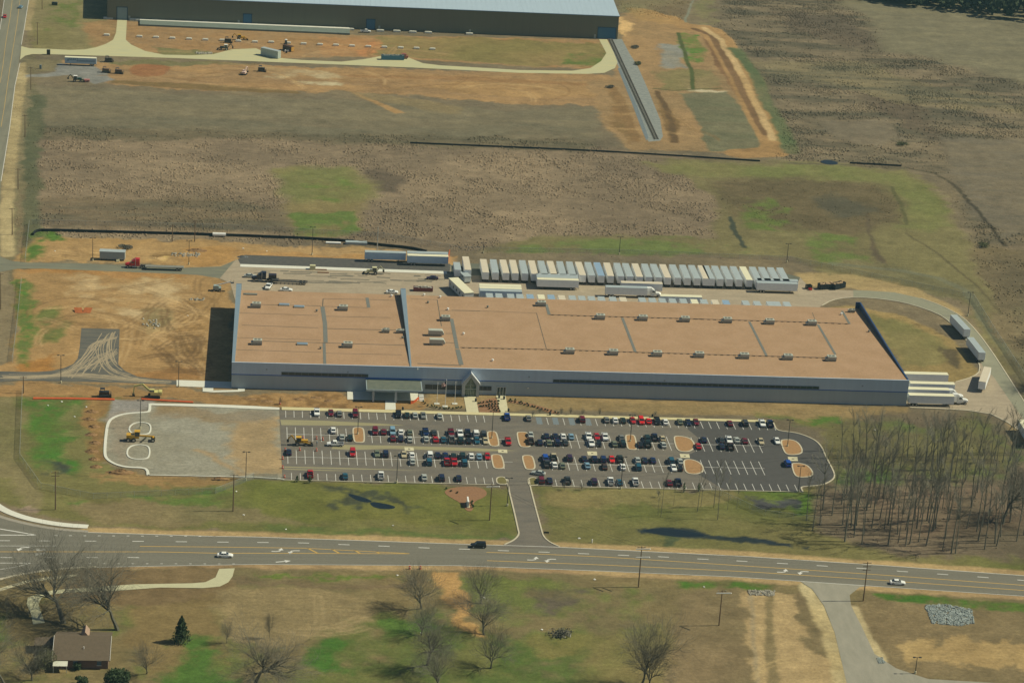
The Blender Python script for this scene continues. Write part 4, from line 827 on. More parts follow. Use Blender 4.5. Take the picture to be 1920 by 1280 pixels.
unit(GR(*z5b(1640,665),.8),'grey rooftop unit at the head of the wide walk pad'); 
unit(GR(*z5b(1562,768),.9),'long grey air handler with curved hood, the farther one',4.4,2.2,2.2,True); unit(GR(*z5b(1570,832),.9),'long grey air handler with curved hood, the nearer one',4.4,2.2,2.2,True)
unit(GR(*z6b(735,562),.8),'grey rooftop unit by the back edge beside a short walk pad')
for i,p in enumerate([z6b(1152,655),z6b(1452,663),z6b(1750,672),z7b(195,489),z7b(437,497),z7b(678,504)]): unit(GR(*p,.8),'%s grey rooftop unit from the left on the far pipe line'%ORD[i+1])
unit(GR(*z7b(908,434),.6),'small grey rooftop unit at the back right roof corner',1.9,1.5,1.2)
for i,p in enumerate([z6b(935,896),z6b(1243,905),z6b(1553,915),z6b(1850,922),z7b(42,684),z7b(292,692),z7b(542,699),z7b(790,706)]):
    if i in (3,) : 
        unit(GR(*p,.8),'fourth grey rooftop unit from the left on the near pipe line')
    elif i==4: pass
    else: unit(GR(*p,.8),'%s grey rooftop unit from the left on the near pipe line'%ORD[i+1 if i<4 else i])
# skylights and small vents
for p,l in ((z5b(500,573),'left of its bluish neighbour'),(z5b(606,587),'with a dark lid behind, right of the far seam end'),(z5b(628,850),'alone on the near seam')):
    q=GR(*p); t0=thing('roof_hatch','flat blue grey roof hatch '+l,'roof hatch',(q.x,q.y,RZ(q.y)),0,'roof hatches'); mb=MB(); mb.box(-1.9,1.9,-.9,.9,0,.45); mb.build('frame',um,t0); mb=MB(); mb.box(-1.8,1.8,-.8,.8,.46,.55); mb.build('lid',M('hatch_blue',(.22,.30,.38,1),.3,.1,1),t0)
VL=[(z6b(355,590),0),(z6b(185,779),1),(z6b(390,967),1),(z7b(845,457),1),(z7b(1003,556),0),(z5b(730,617),0),(z5b(757,880),0),(z5b(1515,558),0),(z5b(1257,512),1),(z5b(1487,505),1),(z5b(1600,520),1),(z5b(1655,606),1),(z5b(1335,806),0)]
VL2=['in front of the back edge','right of the wide walk pad','near the front edge above the entrance','at the back right corner','near the right parapet','near the middle walk pad, far one','near the middle walk pad, near one','right of the divider near the back','at the back edge left of the divider','at the back edge right of the divider','at the back edge above a thin seam','on the thin cross seam','between two seams left of the divider']
for (p,wh),l in zip(VL,VL2):
    q=GR(*p); mb=MB(); mb.tube((0,0,0),(0,0,.55),.28,.28,8); mb.tube((0,0,.55),(0,0,.8),.5,.35,8)
    o=mb.build('roof_vent',white_p if wh else ud,label=('white' if wh else 'dark')+' capped roof vent '+l,cat='roof vent',group='roof vents'); o.location=(q.x,q.y,RZ(q.y))
# roofers' pile by the left back corner
q=GR(*z5b(255,496)); mb=MB()
for k in range(9): mb.box(random.uniform(-2.5,2),random.uniform(2.1,3.2),random.uniform(-1.5,0),random.uniform(.1,1.2),0,random.uniform(.1,.5))
o=mb.build('roofing_materials',ud,label='dark pile of roofing materials near the back left roof corner',cat='material pile'); o.location=(q.x,q.y,RZ(q.y))
# ------------------------------------------------------------------ far shed
SH=12.75; a0=G(201,36); a1=G(1157,73); ssy=a0.y; SX0=a0.x; SX1=a1.x; SD=90
shed=thing('metal_warehouse','very long brown metal warehouse with pale ribbed roof at the top edge','warehouse')
mb=MB(); mb.box(SX0,SX1,ssy,ssy+SD,0,SH); mb.build('wall',M('shed_wall',(.17,.165,.115,1),.7,.05,.3,stretch=(4,4,.1)),shed)
rfm=M('shed_roof',C(190,208,206),.35,.05,.2,stretch=(6,.2,1),spec=.5); zr=SH+3.2
mb=MB(); mb.add([(SX0-.3,ssy-.3,SH+.02),(SX1+.3,ssy-.3,SH+.02),(SX1+.3,ssy+SD/2,zr),(SX0-.3,ssy+SD/2,zr),(SX1+.3,ssy+SD+.3,SH+.02),(SX0-.3,ssy+SD+.3,SH+.02)],[(0,1,2,3),(3,2,4,5),(0,5,4,1),(1,4,2),(0,3,5)]); rf=mb.build('roof',rfm,shed)
mb=MB(); n=100
for k in range(n): 
    x=SX0+(SX1-SX0)*k/n; mb.add([(x,ssy-.3,SH+.06),(x+.12,ssy-.3,SH+.06),(x+.12,ssy+SD/2,zr+.05),(x,ssy+SD/2,zr+.05)],[(0,1,2,3)])
mb.build('roof_rib',rfm,rf)
mb=MB(); mb.box(SX0-.35,SX1+.35,ssy-.5,ssy-.303,SH-.35,SH+.05); mb.build('gutter',M('shed_trim',(.20,.30,.42,1),.5,.05,1),shed)
def SXZ(px,py):
    d=f_*F_PX+rr*(px-960)+uu*(640-py); t=(ssy-CAM[1])/d.y; return CAM[0]+d.x*t,CAM[2]+d.z*t
blued=M('shed_door_blue',(.05,.14,.24,1),.5,.06,1,stretch=(1,1,6)); greyd=M('shed_door_grey',(.22,.29,.32,1),.5,.06,1)
for x0,x1,y0,y1,m_ in ((220,238,14,36,greyd),(457,471,27,46,blued),(688,702,37,56,blued),(1122,1153,52,73,blued)):
    xa,za=SXZ(x0,y0);xb,_=SXZ(x1,y1); mb=MB(); mb.box(xa,xb,ssy-.12,ssy-.02,.02,za); d=mb.build('door',m_,shed); mb=MB(); mb.box(xa-.35,xa-.01,ssy-.2,ssy-.02,.02,za+.3); mb.box(xb+.01,xb+.35,ssy-.2,ssy-.02,.02,za+.3); mb.box(xa-.35,xb+.35,ssy-.2,ssy-.02,za+.01,za+.35); mb.build('frame',M('door_frame_navy',(.03,.08,.14,1),.5,.05,1),d)
for px in (711,881,1116,447,242.5):
    xa,_=SXZ(px,60); mb=MB(); mb.box(xa-.5,xa+.5,ssy-.14,ssy-.02,0,2.2); mb.build('door',M('man_door',(.35,.38,.34,1),.5,.05,1),shed)
    
# dock slab
sl_=[(262,40),(300,42),(640,56),(654,59.5),(655,64)]
sheet('dock_slab',W([(262,41),(655,58),(656,66),(262,49)]),0,M('slab_grey',C(124,134,116),.85,.08,.3,col2=C(110,120,104)),thick=.9,**S)
sheet('dock_slab',W([(262,38.8),(655,55),(655,57.5),(262,41)]),0,conc_new,thick=.92,**S)
k=0
def footing(px,py,L,l):
    p=G(px,py); mb=MB(); mb.box(-L/2,L/2,-.8,.8,0,.75); mb.box(-L/2+.3,L/2-.3,-.5,.5,.751,.95)
    o=mb.build('concrete_block',conc_new,label=l,cat='concrete block',group='white concrete blocks by the warehouse'); o.location=(p.x,p.y,0)
FR=[(200,67),(261.5,70),(292.5,71.5),(323,73),(354.5,74.5),(385,76),(417,77),(447,78.5),(478,80),(508.5,80.5),(540,82),(569.3,83.5),(600,85),(630,86),(660,87.5),(690.5,88.7),(720.6,89.8),(751.3,91),(781,92),(811,93.5)]
for i,(x,y) in enumerate(FR): footing(x,y,2.9,'%s white concrete block from the left in the open row'%nth(i+1).capitalize().lower())
for i,(x,y) in enumerate([(203,35.5),(250,38),(261,39),(291,39.5),(323,41.5),(354,42.5),(385,44),(416,45.5),(447,47),(478,48),(508,50),(536,51),(565,52.5),(594,54),(657,56.5),(713,59),(744,60),(774,61.5),(803,62.5),(880,65)]): footing(x,y,3.8 if i else 5,'%s white concrete block from the left against the warehouse wall'%nth(i+1))
# ------------------------------------------------------------------ cars
tyre=M('tyre',(.02,.02,.02,1),.8,.1,3); rim=M('rim',(.45,.45,.45,1),.3,.1,3,metal=.6); carglass=M('car_glass',(.02,.03,.035,1),.08,.05,1,spec=.9)
lampw=M('headlamp',(.75,.75,.7,1),.15,.05,1,spec=.8); lampr=M('tail_lamp',(.35,.02,.02,1),.3,.05,1); blackp=M('black_plastic',(.03,.03,.03,1),.6,.1,2); bedm=M('bed_liner',(.05,.05,.055,1),.7,.1,2)
def wheel_mb(r=.34,w_=.22,n=12):
    mb=MB(); mb.tube((0,-w_/2,0),(0,w_/2,0),r,r,n); mb.tube((0,-w_/2-.012,0),(0,w_/2+.012,0),r*.58,r*.58,10,mi=1); return mb.mesh('wheel',[tyre,rim])
WH=wheel_mb(); WHT=wheel_mb(.4,.26); WHB=wheel_mb(.52,.5,14)
def ring(x,w_,zb,zt,ch=.12):
    return [(x,-w_+ch*.3,zb),(x,-w_,zb+ch),(x,-w_,zt-ch),(x,-w_+ch,zt),(x,w_-ch,zt),(x,w_,zt-ch),(x,w_,zb+ch),(x,w_-ch*.3,zb)]
def cabin(mb,x0,x1,x2,x3,w0,w1,z0,z1,mi=0):   # x0 rear base, x1 rear top, x2 front top, x3 front base
    mb.add([(x0,-w0,z0),(x3,-w0,z0),(x3,w0,z0),(x0,w0,z0),(x1,-w1,z1),(x2,-w1,z1),(x2,w1,z1),(x1,w1,z1)],[(3,2,1,0),(4,5,6,7),(0,1,5,4),(1,2,6,5),(2,3,7,6),(3,0,4,7)],mi)
PW0=paint(225,225,222)
def car_proto(kind):
    t0=thing('parked_car','x',kind if kind!='suv' else 'car',(0,0,-50)); 
    b=MB(); g=MB(); rf=MB(); wr=.34
    if kind=='car':
        L=4.6; Wd=.88
        b.loft([ring(-2.3,.72,.45,.80),ring(-2.2,.84,.28,.92),ring(-1.3,.88,.22,.98),ring(.7,.88,.22,.97),ring(1.7,.86,.22,.86),ring(2.2,.80,.28,.72),ring(2.32,.66,.38,.60)])
        cabin(g,-1.75,-1.0,.15,1.0,.80,.62,.93,1.38); cabin(rf,-1.08,-1.0,.18,.28,.66,.60,1.36,1.43)
        ax_=(1.42,-1.38); fz=.62; rz_=.78; xe_=2.27; xr=-2.3; dy=.58
        for s in (-1,1):
            for p0,p1 in(((.98,s*.79,.95),(.16,s*.63,1.39)),((-1.72,s*.79,.95),(-1.0,s*.62,1.39)),((-.35,s*.80,.95),(-.38,s*.63,1.38))): rf.beam(p0,p1,.07,.07)
    elif kind=='suv':
        Wd=.94
        b.loft([ring(-2.3,.84,.45,1.0),ring(-2.25,.92,.32,1.08),ring(-1.2,.94,.28,1.10),ring(.95,.94,.28,1.08),ring(1.8,.92,.28,1.0),ring(2.3,.86,.32,.88),ring(2.38,.76,.42,.74)])
        cabin(g,-2.22,-2.0,.45,1.15,.88,.72,1.05,1.70); cabin(rf,-2.12,-2.05,.5,.58,.77,.70,1.69,1.78)
        ax_=(1.5,-1.45); wr=.38; fz=.82; rz_=.98; xe_=2.33; xr=-2.3; dy=.66
        for s in (-1,1):
            for p0,p1 in(((1.12,s*.87,1.07),(.46,s*.73,1.71)),((-2.2,s*.87,1.07),(-2.0,s*.72,1.71)),((-.3,s*.88,1.07),(-.32,s*.74,1.7)),((-1.25,s*.88,1.07),(-1.25,s*.74,1.7))): rf.beam(p0,p1,.08,.08)
    else:
        Wd=.96
        b.loft([ring(-.55,.94,.4,1.12),ring(.9,.96,.35,1.12),ring(1.2,.96,.35,1.10),ring(2.1,.94,.35,1.04),ring(2.65,.88,.38,.94),ring(2.75,.8,.45,.8)])
        b.box(-2.75,-.551,-.94,-.84,.45,1.10); b.box(-2.75,-.551,.84,.94,.45,1.10); b.box(-2.77,-2.70,-.84,.84,.5,1.08)
        cabin(g,-.5,-.32,.75,1.3,.88,.74,1.10,1.72); cabin(rf,-.42,-.34,.78,.86,.79,.72,1.70,1.79)
        ax_=(1.75,-1.65); wr=.39; fz=.84; rz_=.86; xe_=2.71; xr=-2.78; dy=.74
        for s in (-1,1):
            for p0,p1 in(((1.27,s*.87,1.11),(.76,s*.75,1.73)),((-.5,s*.87,1.11),(-.32,s*.74,1.73)),((.35,s*.87,1.11),(.3,s*.75,1.72))): rf.beam(p0,p1,.08,.08)
    b.build('body',PW0,t0); g.build('windows',carglass,t0); rf.build('roof',PW0,t0)
    if kind=='pickup': mb=MB(); mb.box(-2.69,-.56,-.835,.835,.55,.68); mb.build('bed',bedm,t0)
    for x in ax_:
        for s in(-1,1): o=ob('wheel',WH if kind=='car' else WHT,t0); o.location=(x,s*(Wd-.1),wr if kind=='car' else .4)
    for s in(-1,1):
        mb=MB(); mb.box(xe_-.07,xe_+.03,s*dy-.15,s*dy+.15,fz-.08,fz+.08); mb.build('headlight',lampw,t0)
        mb=MB(); mb.box(xr-.03,xr+.06,s*dy-.14,s*dy+.14,rz_-.12,rz_+.06); mb.build('taillight',lampr,t0)
    return t0
PROTO={'s':car_proto('car'),'u':car_proto('suv'),'p':car_proto('pickup')}
CC={'white':(232,234,230),'silver':(172,178,172),'grey':(118,120,116),'beige':(184,172,140),'dark grey':(62,66,66),'black':(24,25,28),'navy':(22,32,62),'dark blue':(18,40,84),'blue':(20,72,160),'light blue':(124,160,182),'teal':(30,84,104),'dark green':(24,48,44),'grey green':(110,118,96),'maroon':(104,20,36),'red':(176,24,34),'bright red':(212,30,26),'purple':(52,28,58),'brown':(72,54,44)}
TN={'s':'sedan','u':'utility vehicle','p':'pickup truck'}
rows={'A':(-21.6,'front row beside the pale sidewalk'),'B':(-36.5,'second row from the building'),'C':(-42.2,'third row from the building'),'D':(-55.3,'fourth row from the building'),'E':(-61.0,'fifth row from the building'),'F':(-73.4,'last row beside the south curb')}
LIST={'A':[(z2,645,225,'p','white','S'),(z2,825,235,'s','maroon','S'),(z2,935,235,'s','grey','N'),(z2,1140,245,'u','maroon','S'),(z2,1695,250,'p','black','S'),(z2,1805,255,'s','dark green','N'),(z3,125,262,'s','silver','N'),(z3,230,260,'s','grey','S'),(z3,440,265,'s','silver','N'),(z3,1590,320,'s','grey','N'),
 (z4,635,205,'u','maroon','N'),(z4,950,205,'s','grey','N'),(z4,1060,205,'s','white','N'),(z4,1160,205,'s','dark green','N'),(z4,1283,205,'s','red','S'),(z4,1390,200,'u','bright red','S'),(z4,1485,203,'s','bright red','N'),(z4,1597,210,'p','black','S'),(z4,1705,225,'s','white','N'),(z4,1895,228,'s','grey green','N'),
 (z5,292,190,'s','navy','S'),(z5,375,190,'s','maroon','S'),(z5,735,205,'s','maroon','N'),(z5,898,210,'u','dark grey','N'),(z5,1075,205,'p','white','S'),(z5,1160,210,'p','dark blue','N')],
'B':[(z2,855,445,'s','white','N'),(z2,1395,465,'u','maroon','S'),(z2,1505,475,'s','maroon','N'),(z2,1618,470,'u','light blue','S'),(z2,1725,467,'s','white','N'),(z2,1840,472,'s','grey green','N'),
 (z3,260,465,'p','dark blue','S'),(z3,370,480,'s','dark grey','N'),(z3,585,465,'p','maroon','S'),(z3,698,465,'p','white','S'),(z3,800,475,'p','navy','N'),(z3,905,475,'u','white','N'),(z3,1005,495,'u','dark grey','N'),(z3,1610,505,'s','silver','S'),(z3,1815,520,'s','navy','N'),
 (z4,285,390,'s','navy','N'),(z4,385,395,'s','white','N'),(z4,490,405,'s','light blue','N'),(z4,710,395,'p','white','S'),(z4,820,410,'s','red','S'),(z4,920,395,'p','white','S'),(z4,1135,415,'s','grey','N'),(z4,1465,425,'u','dark green','N'),(z4,1565,425,'p','navy','N'),(z4,1665,432,'s','beige','N'),
 (z5,455,372,'s','navy','N'),(z5,635,362,'s','dark grey','N'),(z5,712,352,'p','white','S'),(z5,800,365,'s','silver','N'),(z5,885,375,'s','maroon','N'),(z5,1055,378,'s','beige','S'),(z5,1230,385,'s','white','S')],
'C':[(z2,970,548,'s','silver','N'),(z2,1075,558,'s','dark green','N'),(z2,1625,562,'s','maroon','N'),(z2,1725,565,'s','navy','N'),(z2,1840,570,'s','silver','N'),
 (z3,270,578,'s','silver','N'),(z3,390,578,'s','red','N'),(z3,490,573,'s','teal','N'),(z3,598,573,'p','grey','N'),(z3,710,580,'u','dark green','N'),(z3,815,583,'s','black','N'),(z3,920,587,'s','teal','S'),(z3,1030,592,'s','beige','S'),(z3,1615,605,'p','brown','N'),(z3,1735,618,'s','navy','N'),(z3,1850,622,'s','grey green','N'),
 (z4,310,483,'u','navy','N'),(z4,415,483,'s','dark grey','N'),(z4,750,498,'p','white','S'),(z4,845,492,'s','black','S'),(z4,1045,503,'s','grey green','N'),(z4,1155,503,'u','dark green','N'),(z4,1380,515,'s','black','N'),(z4,1480,513,'p','dark green','N'),(z4,1680,527,'s','silver','N'),
 (z5,395,438,'s','red','N'),(z5,645,438,'s','navy','N'),(z5,735,438,'p','brown','N')],
'D':[(z2,285,778,'s','navy','N'),(z2,1105,748,'u','red','S'),(z2,1420,772,'s','grey green','S'),(z2,1530,760,'u','navy','N'),(z2,1765,775,'s','beige','S'),(z2,1868,772,'s','white','N'),
 (z3,315,758,'u','white','N'),(z3,415,772,'s','navy','N'),(z3,515,768,'s','dark blue','N'),(z3,620,778,'s','dark green','N'),(z3,735,778,'u','dark green','N'),(z3,850,787,'s','white','N'),(z3,950,788,'s','light blue','N'),(z3,1055,788,'s','red','S'),(z3,1800,818,'u','blue','N'),
 (z4,265,680,'p','beige','N'),(z4,465,672,'u','purple','N'),(z4,660,692,'s','navy','N'),(z4,785,692,'u','navy','N'),(z4,905,710,'u','dark blue','N'),(z4,1010,692,'s','bright red','S'),(z4,1115,692,'p','dark green','N'),(z4,1340,697,'s','silver','N'),(z4,1435,706,'s','navy','N'),(z4,1545,717,'s','dark blue','N'),(z4,1775,712,'u','teal','N'),(z4,1885,707,'s','silver','N'),(z5,1345,627,'u','blue','N')],
'E':[(z2,1875,867,'s','silver','N'),(z3,305,857,'u','teal','N'),(z3,535,852,'p','red','N'),(z3,630,872,'p','red','S'),(z3,760,867,'u','teal','N'),(z3,1825,907,'p','dark grey','N'),
 (z4,275,772,'s','white','N'),(z4,375,774,'s','grey green','N'),(z4,695,773,'s','light blue','N'),(z4,920,795,'s','brown','N'),(z4,1155,797,'s','white','N'),(z4,1350,787,'u','teal','N'),(z4,1810,812,'s','white','S'),(z4,1890,812,'s','black','N')],
'F':[(z2,560,1035,'p','red','N'),(z2,1010,1058,'s','teal','N'),(z2,1470,1048,'p','white','N'),(z3,245,1072,'s','silver','N'),(z3,465,1060,'u','navy','N'),(z3,690,1082,'s','navy','N'),(z3,1750,1105,'u','maroon','N'),(z3,1860,1112,'s','navy','N'),
 (z4,445,978,'p','dark grey','N'),(z4,785,990,'u','purple','N'),(z4,1000,990,'p','white','N'),(z4,1115,997,'s','teal','N'),(z4,1320,1002,'p','white','N'),(z4,1755,1012,'s','maroon','N'),(z4,1870,1008,'p','navy','N')]}
used={}
def place(kind,colr,loc,rz,label,group,cat=None):
    p=paint(*CC[colr]); m_={'body':p,'roof':p}
    if colr=='beige' and kind=='p': m_={'body':paint(*CC['dark green']),'roof':p}
    pr=PROTO[kind]
    if kind not in used:
        used[kind]=1; o=pr; o.location=loc; o.rotation_euler=(0,0,rz); o['label']=label; o['group']=group; setmats(o,m_)
    else: o=dup(pr,loc,rz,label,group,mats=m_)
    o.name={'s':'parked_car','u':'parked_car','p':'pickup_truck'}[kind] if group.startswith('parked') else {'s':'car','u':'car','p':'pickup_truck'}[kind]
    o['category']='pickup' if kind=='p' else 'car'; return o
_kc.clear()
for pr in PROTO.values(): KIDS(pr)
for rn,(yc,desc) in rows.items():
    L=[]
    for f,X,Y,k,c,nose in LIST[rn]:
        x,y=f(X,Y); q=G(x,y,.7); L.append((q.x,k,c,nose))
    L.sort(); 
    for side in ('west','east'):
        S_=[q for q in L if (q[0]<95)==(side=='west')]
        n=len(S_)
        for i,(x,k,c,nose) in enumerate(S_):
            yy=yc+random.uniform(-.35,.35)+(.3 if k=='p' else 0)
            o_='%s from left in'%nth(i+1) if i<(n+1)//2 or n-i>20 else ('%s from right in'%nth(n-i) if n-i>1 else 'last on right in')
            if i==0: o_='first on left in'
            place(k,c,(x,yy,0),(math.pi/2 if nose=='N' else -math.pi/2)+random.uniform(-.03,.03),'%s %s, %s the %s, %s lot'%(c,TN[k],o_,desc.replace('from the building','').replace('beside the pale sidewalk','by the sidewalk').replace('beside the south curb','by the lawn').strip(),side),'parked cars in the lot')
def onroad(f,X,Y,k,c,rz,label,h=.6,grp='cars out of the stalls'):
    x,y=f(X,Y) if f else (X,Y); q=G(x,y,h); return place(k,c,(q.x,q.y,.02),rz,label,grp)
onroad(z2,882,632,'p','white',math.pi,'white pickup truck driving left in the west lot aisle near a backhoe')
onroad(z3,1308,285,'p','blue',math.pi/2,'bright blue pickup truck stopped at the curb before the entrance walk')
onroad(z3,1320,600,'p','red',-math.pi/2,'red pickup truck driving toward the exit in the cross aisle')
onroad(z3,1712,1003,'s','silver',math.pi-.32,'silver sedan turning at an angle near the driveway')
onroad(None,422,1040,'s','white',-.01,'white sedan driving on the left part of the highway','' or .6)
onroad(None,897,1022,'u','black',math.pi-.02,'black off-road vehicle driving on the highway by the driveway mouth')
onroad(None,1683,1091,'s','white',-.07,'white sedan driving on the right part of the highway')
onroad(None,9,31,'s','red',-1.52,'red sedan on the side road at the far top left corner')
onroad(None,39,13,'s','light blue',1.42,'light blue sedan on the side road at the top left')
onroad(z5b,1545,380,'s','purple',math.pi-.03,'dark purple sedan parked in the truck yard behind the building')
onroad(z5b,390,440,'p','white',-math.pi/2-.2,'white pickup truck parked behind the left roof edge')
onroad(z5b,515,462,'s','white',0,'white car half hidden behind the left part of the roof')
onroad(z5b,1262,478,'s','white',0.05,'white car behind the roof left of the divider')
onroad(None,469,512+5,'s','silver',0,'silver car hidden behind the far left roof corner')
onroad(None,685.5,59,'p','white',.05,'white pickup truck beside the far warehouse wall')
# ------------------------------------------------------------------ trailers and trucks
tw=M('trailer_white',(.80,.82,.82,1),.45,.06,.8); twr=M('trailer_roof_white',C(238,232,186),.5,.05,.6); twg=M('trailer_roof_grey',C(178,188,176),.4,.08,.6); twb=M('trailer_roof_blue',C(150,176,186),.4,.08,.6); twt=M('trailer_roof_tan',C(220,208,172),.55,.06,.6)
tblue=M('trailer_side_blue',(.48,.58,.68,1),.45,.06,.8); steel=M('chassis',(.05,.05,.05,1),.7,.1,2)
def trailer_proto(L=16.0,H=4.05,side=tw,rf=twg):   # rear doors at -x end, nose +x
    t0=thing('semi_trailer','x','trailer',(0,0,-60)); w_=1.27
    mb=MB(); mb.box(-L/2,L/2,-w_,w_,1.15,H-.06); mb.build('box',side,t0)
    mb=MB(); mb.box(-L/2-.02,L/2+.02,-w_-.02,w_+.02,H-.058,H); mb.build('roof',rf,t0)
    mb=MB(); mb.box(-L/2+.3,L/2-.5,-.5,.5,.9,1.14); mb.box(-L/2,-L/2+.1,-1.0,1.0,.5,.62); mb.box(-L/2,-L/2+.08,-.9,-.8,.62,1.14); mb.box(-L/2,-L/2+.08,.8,.9,.62,1.14); mb.build('chassis',steel,t0)
    for s in (-1,1):
        mb=MB(); mb.box(-L/2-.06,-L/2-.003,s*.63-.6,s*.63+.6,1.2,H-.12); mb.build('rear_door',side,t0)
        mb=MB(); mb.box(L/2-2.9,L/2-2.75,s*.9-.06,s*.9+.06,.05,1.14); mb.build('landing_leg',steel,t0)
        for x in (-L/2+1.6,-L/2+2.85): o=ob('wheel',WHB,t0); o.location=(x,s*.95,.52)
    return t0
TP=trailer_proto(); TS=trailer_proto(9.2,3.9); _kc.clear(); KIDS(TP); KIDS(TS); tused=set()
def trailer(p,rz,label,group,roofm=twg,sidem=None,proto=None,z=.03):
    pr=proto or TP; m_={'roof':roofm}
    if sidem: m_.update({'box':sidem,'rear_door':sidem})
    if pr.name not in tused:
        tused.add(pr.name); o=pr; o.location=(p[0],p[1],z); o.rotation_euler=(0,0,rz); o['label']=label; 
        if group:o['group']=group
        setmats(o,m_); return o
    return dup(pr,(p[0],p[1],z),rz,label,group,mats=m_)
RC={'c':(twt,'cream roofed'),'w':(twr,'white roofed'),'b':(twg,'grey roofed'),'B':(twb,'blue roofed'),'g':(twg,'dull grey roofed')}
seq='cbccbcbcbbcbBcgbcbbcbbbc'+'bbbbwbbbb'
xs=[820+x/3.764 for x in (326,396,467,534,602,669,737,802,869,937,1004,1070,1135,1203,1275,1338,1405,1472,1537,1602,1672,1742,1808,1873)]
xs+=[1300+x/3.048 for x in (82,133,186,240,296,350,403,455,508)]
nT=len(xs)
for i,x in enumerate(xs):
    y0=499+ (x-908)*.0285; q=G(x+2,y0,4.05); rm,ds=RC[seq[i]]   # roof middle
    o_='%s trailer from the left'%nth(i+1) if i<17 else '%s trailer from the right'%nth(nT-i)
    trailer((q.x,q.y+.5),math.pi/2+random.uniform(-.012,.012),'%s, %s in the long parked row'%(ds+' trailer',o_.replace(' trailer','')),'trailers parked side by side',rm)
q=G(867+1,493,4.05); trailer((q.x+1.5,q.y),math.pi/2,'cream roofed trailer standing alone left of the long parked row',None,twt)
q=G(857,497,3.9); trailer((q.x,q.y-1),math.pi/2,'short grey container trailer right of the two long blue-sided trailers',None,twg,proto=TS)
# dock trailers backed to the rear wall, only their noses show
dx=[820+x/3.764 for x in (370,437,520,585,657,735,805,880,955,1022,1090,1160,1240,1312,1448,1520,1590,1662,1738,1815)]+[1300+x/3.048 for x in (62,125,187,300,365,440,478,535)]
dc='bbbbBwBcbbbbbcbbbbbw'+'bcBbbbbb'
for i,x in enumerate(dx):
    yy=555+(x-918)*.0255; q=G(x,yy,4.05); rm,ds=RC[dc[i] if dc[i]!='c' else 'c']
    _d=trailer((q.x,RD+6.9+random.uniform(-.05,.25)),math.pi/2,'%s trailer nose behind the roof edge, %s dock place from the left'%(ds,nth(i+1)),'trailers backed up to the rear docks',rm); _d.scale=(.83,1,1)
def flat(x0,x1,ytop,label,rm,sm=None,dy=0,z=4.05,proto=None,rz=0.0,nose=1):
    a=G(x0,ytop,z); b_=G(x1,ytop+(x1-x0)*.027,z); trailer(((a.x+b_.x)/2,(a.y+b_.y)/2-1.25+dy),rz+(0 if nose>0 else math.pi),label,'trailers standing lengthwise in the yard',rm,sm,proto)
flat(683,762,469,'blue-sided trailer, the left one of two parked end to end behind the dark strip',twg,tblue)
flat(762,842,475.5,'blue-sided trailer overlapping the end of another behind the dark strip',twr,tblue); flat(763,840,470.5,'grey roofed trailer hidden behind a blue-sided trailer',twg)
flat(1005,1086,520,'white trailer nearest of three parked close together in the yard',twr,tw,nose=-1); flat(1005,1084,516.2,'grey roofed trailer in the middle of three in the yard',twg,nose=-1); flat(1005,1083,512.4,'grey roofed trailer farthest of three in the yard',twg,nose=-1)
flat(897,980,541,'grey roofed trailer nearest of three beside the office trailer',twg,tblue); flat(897,979,536.3,'white roofed trailer in the middle of three beside the office trailer',twr); flat(897,978,531.8,'pale roofed trailer farthest of three beside the office trailer',twr)
flat(1163,1242,526.5,'cream roofed trailer behind the tractor-trailer in the yard',twt); flat(1134,1214,534.5,'grey trailer hitched to a white tractor in the yard',twg)
flat(1236,1316,551.3,'white roofed trailer in front of the white tractor, near the roof edge',twr)
flat(1417,1495,526.5,'white trailer with a small red mark at the right end of the yard',twg); flat(1418,1496,521.5,'grey roofed trailer behind the marked trailer at the yard end',twg)
# right docks
rzr=0
for x1,yt,l,rm in ((1776,698.5,'farthest white roofed trailer at the right end docks',twr),(1788,716.5,'second white roofed trailer from the back at the right end docks',twr),(1778,727,'third white roofed trailer from the back at the right end docks',twr),(1787,738.5,'white trailer nearest the wood at the right docks, hitched to a tractor',twr)):
    b_=G(x1,yt,4.05); trailer((b_.x-8,b_.y-1.1),0,l,'trailers at the right end docks',rm)
def dirtr(xa,ya,xb,yb,label,rm=twr,flip=False):
    a=G(xa,ya,4.05);b_=G(xb,yb,4.05); ang=math.atan2(b_.y-a.y,b_.x-a.x); trailer(((a.x+b_.x)/2,(a.y+b_.y)/2),ang+(math.pi if flip else 0),label,'trailers along the loop road',rm)
dirtr(1814,617.5,1788,590,'grey roofed trailer on the loop road, the farther one',twg); dirtr(1842,661,1819,632,'grey roofed trailer on the loop road, the nearer one',twg); dirtr(1842,715,1852,688,'cream roofed trailer alone on the court right of the docks',twt,True)
dirtr(1912,780,1940,826,'pale green roofed trailer cut by the right edge of the picture',twr)
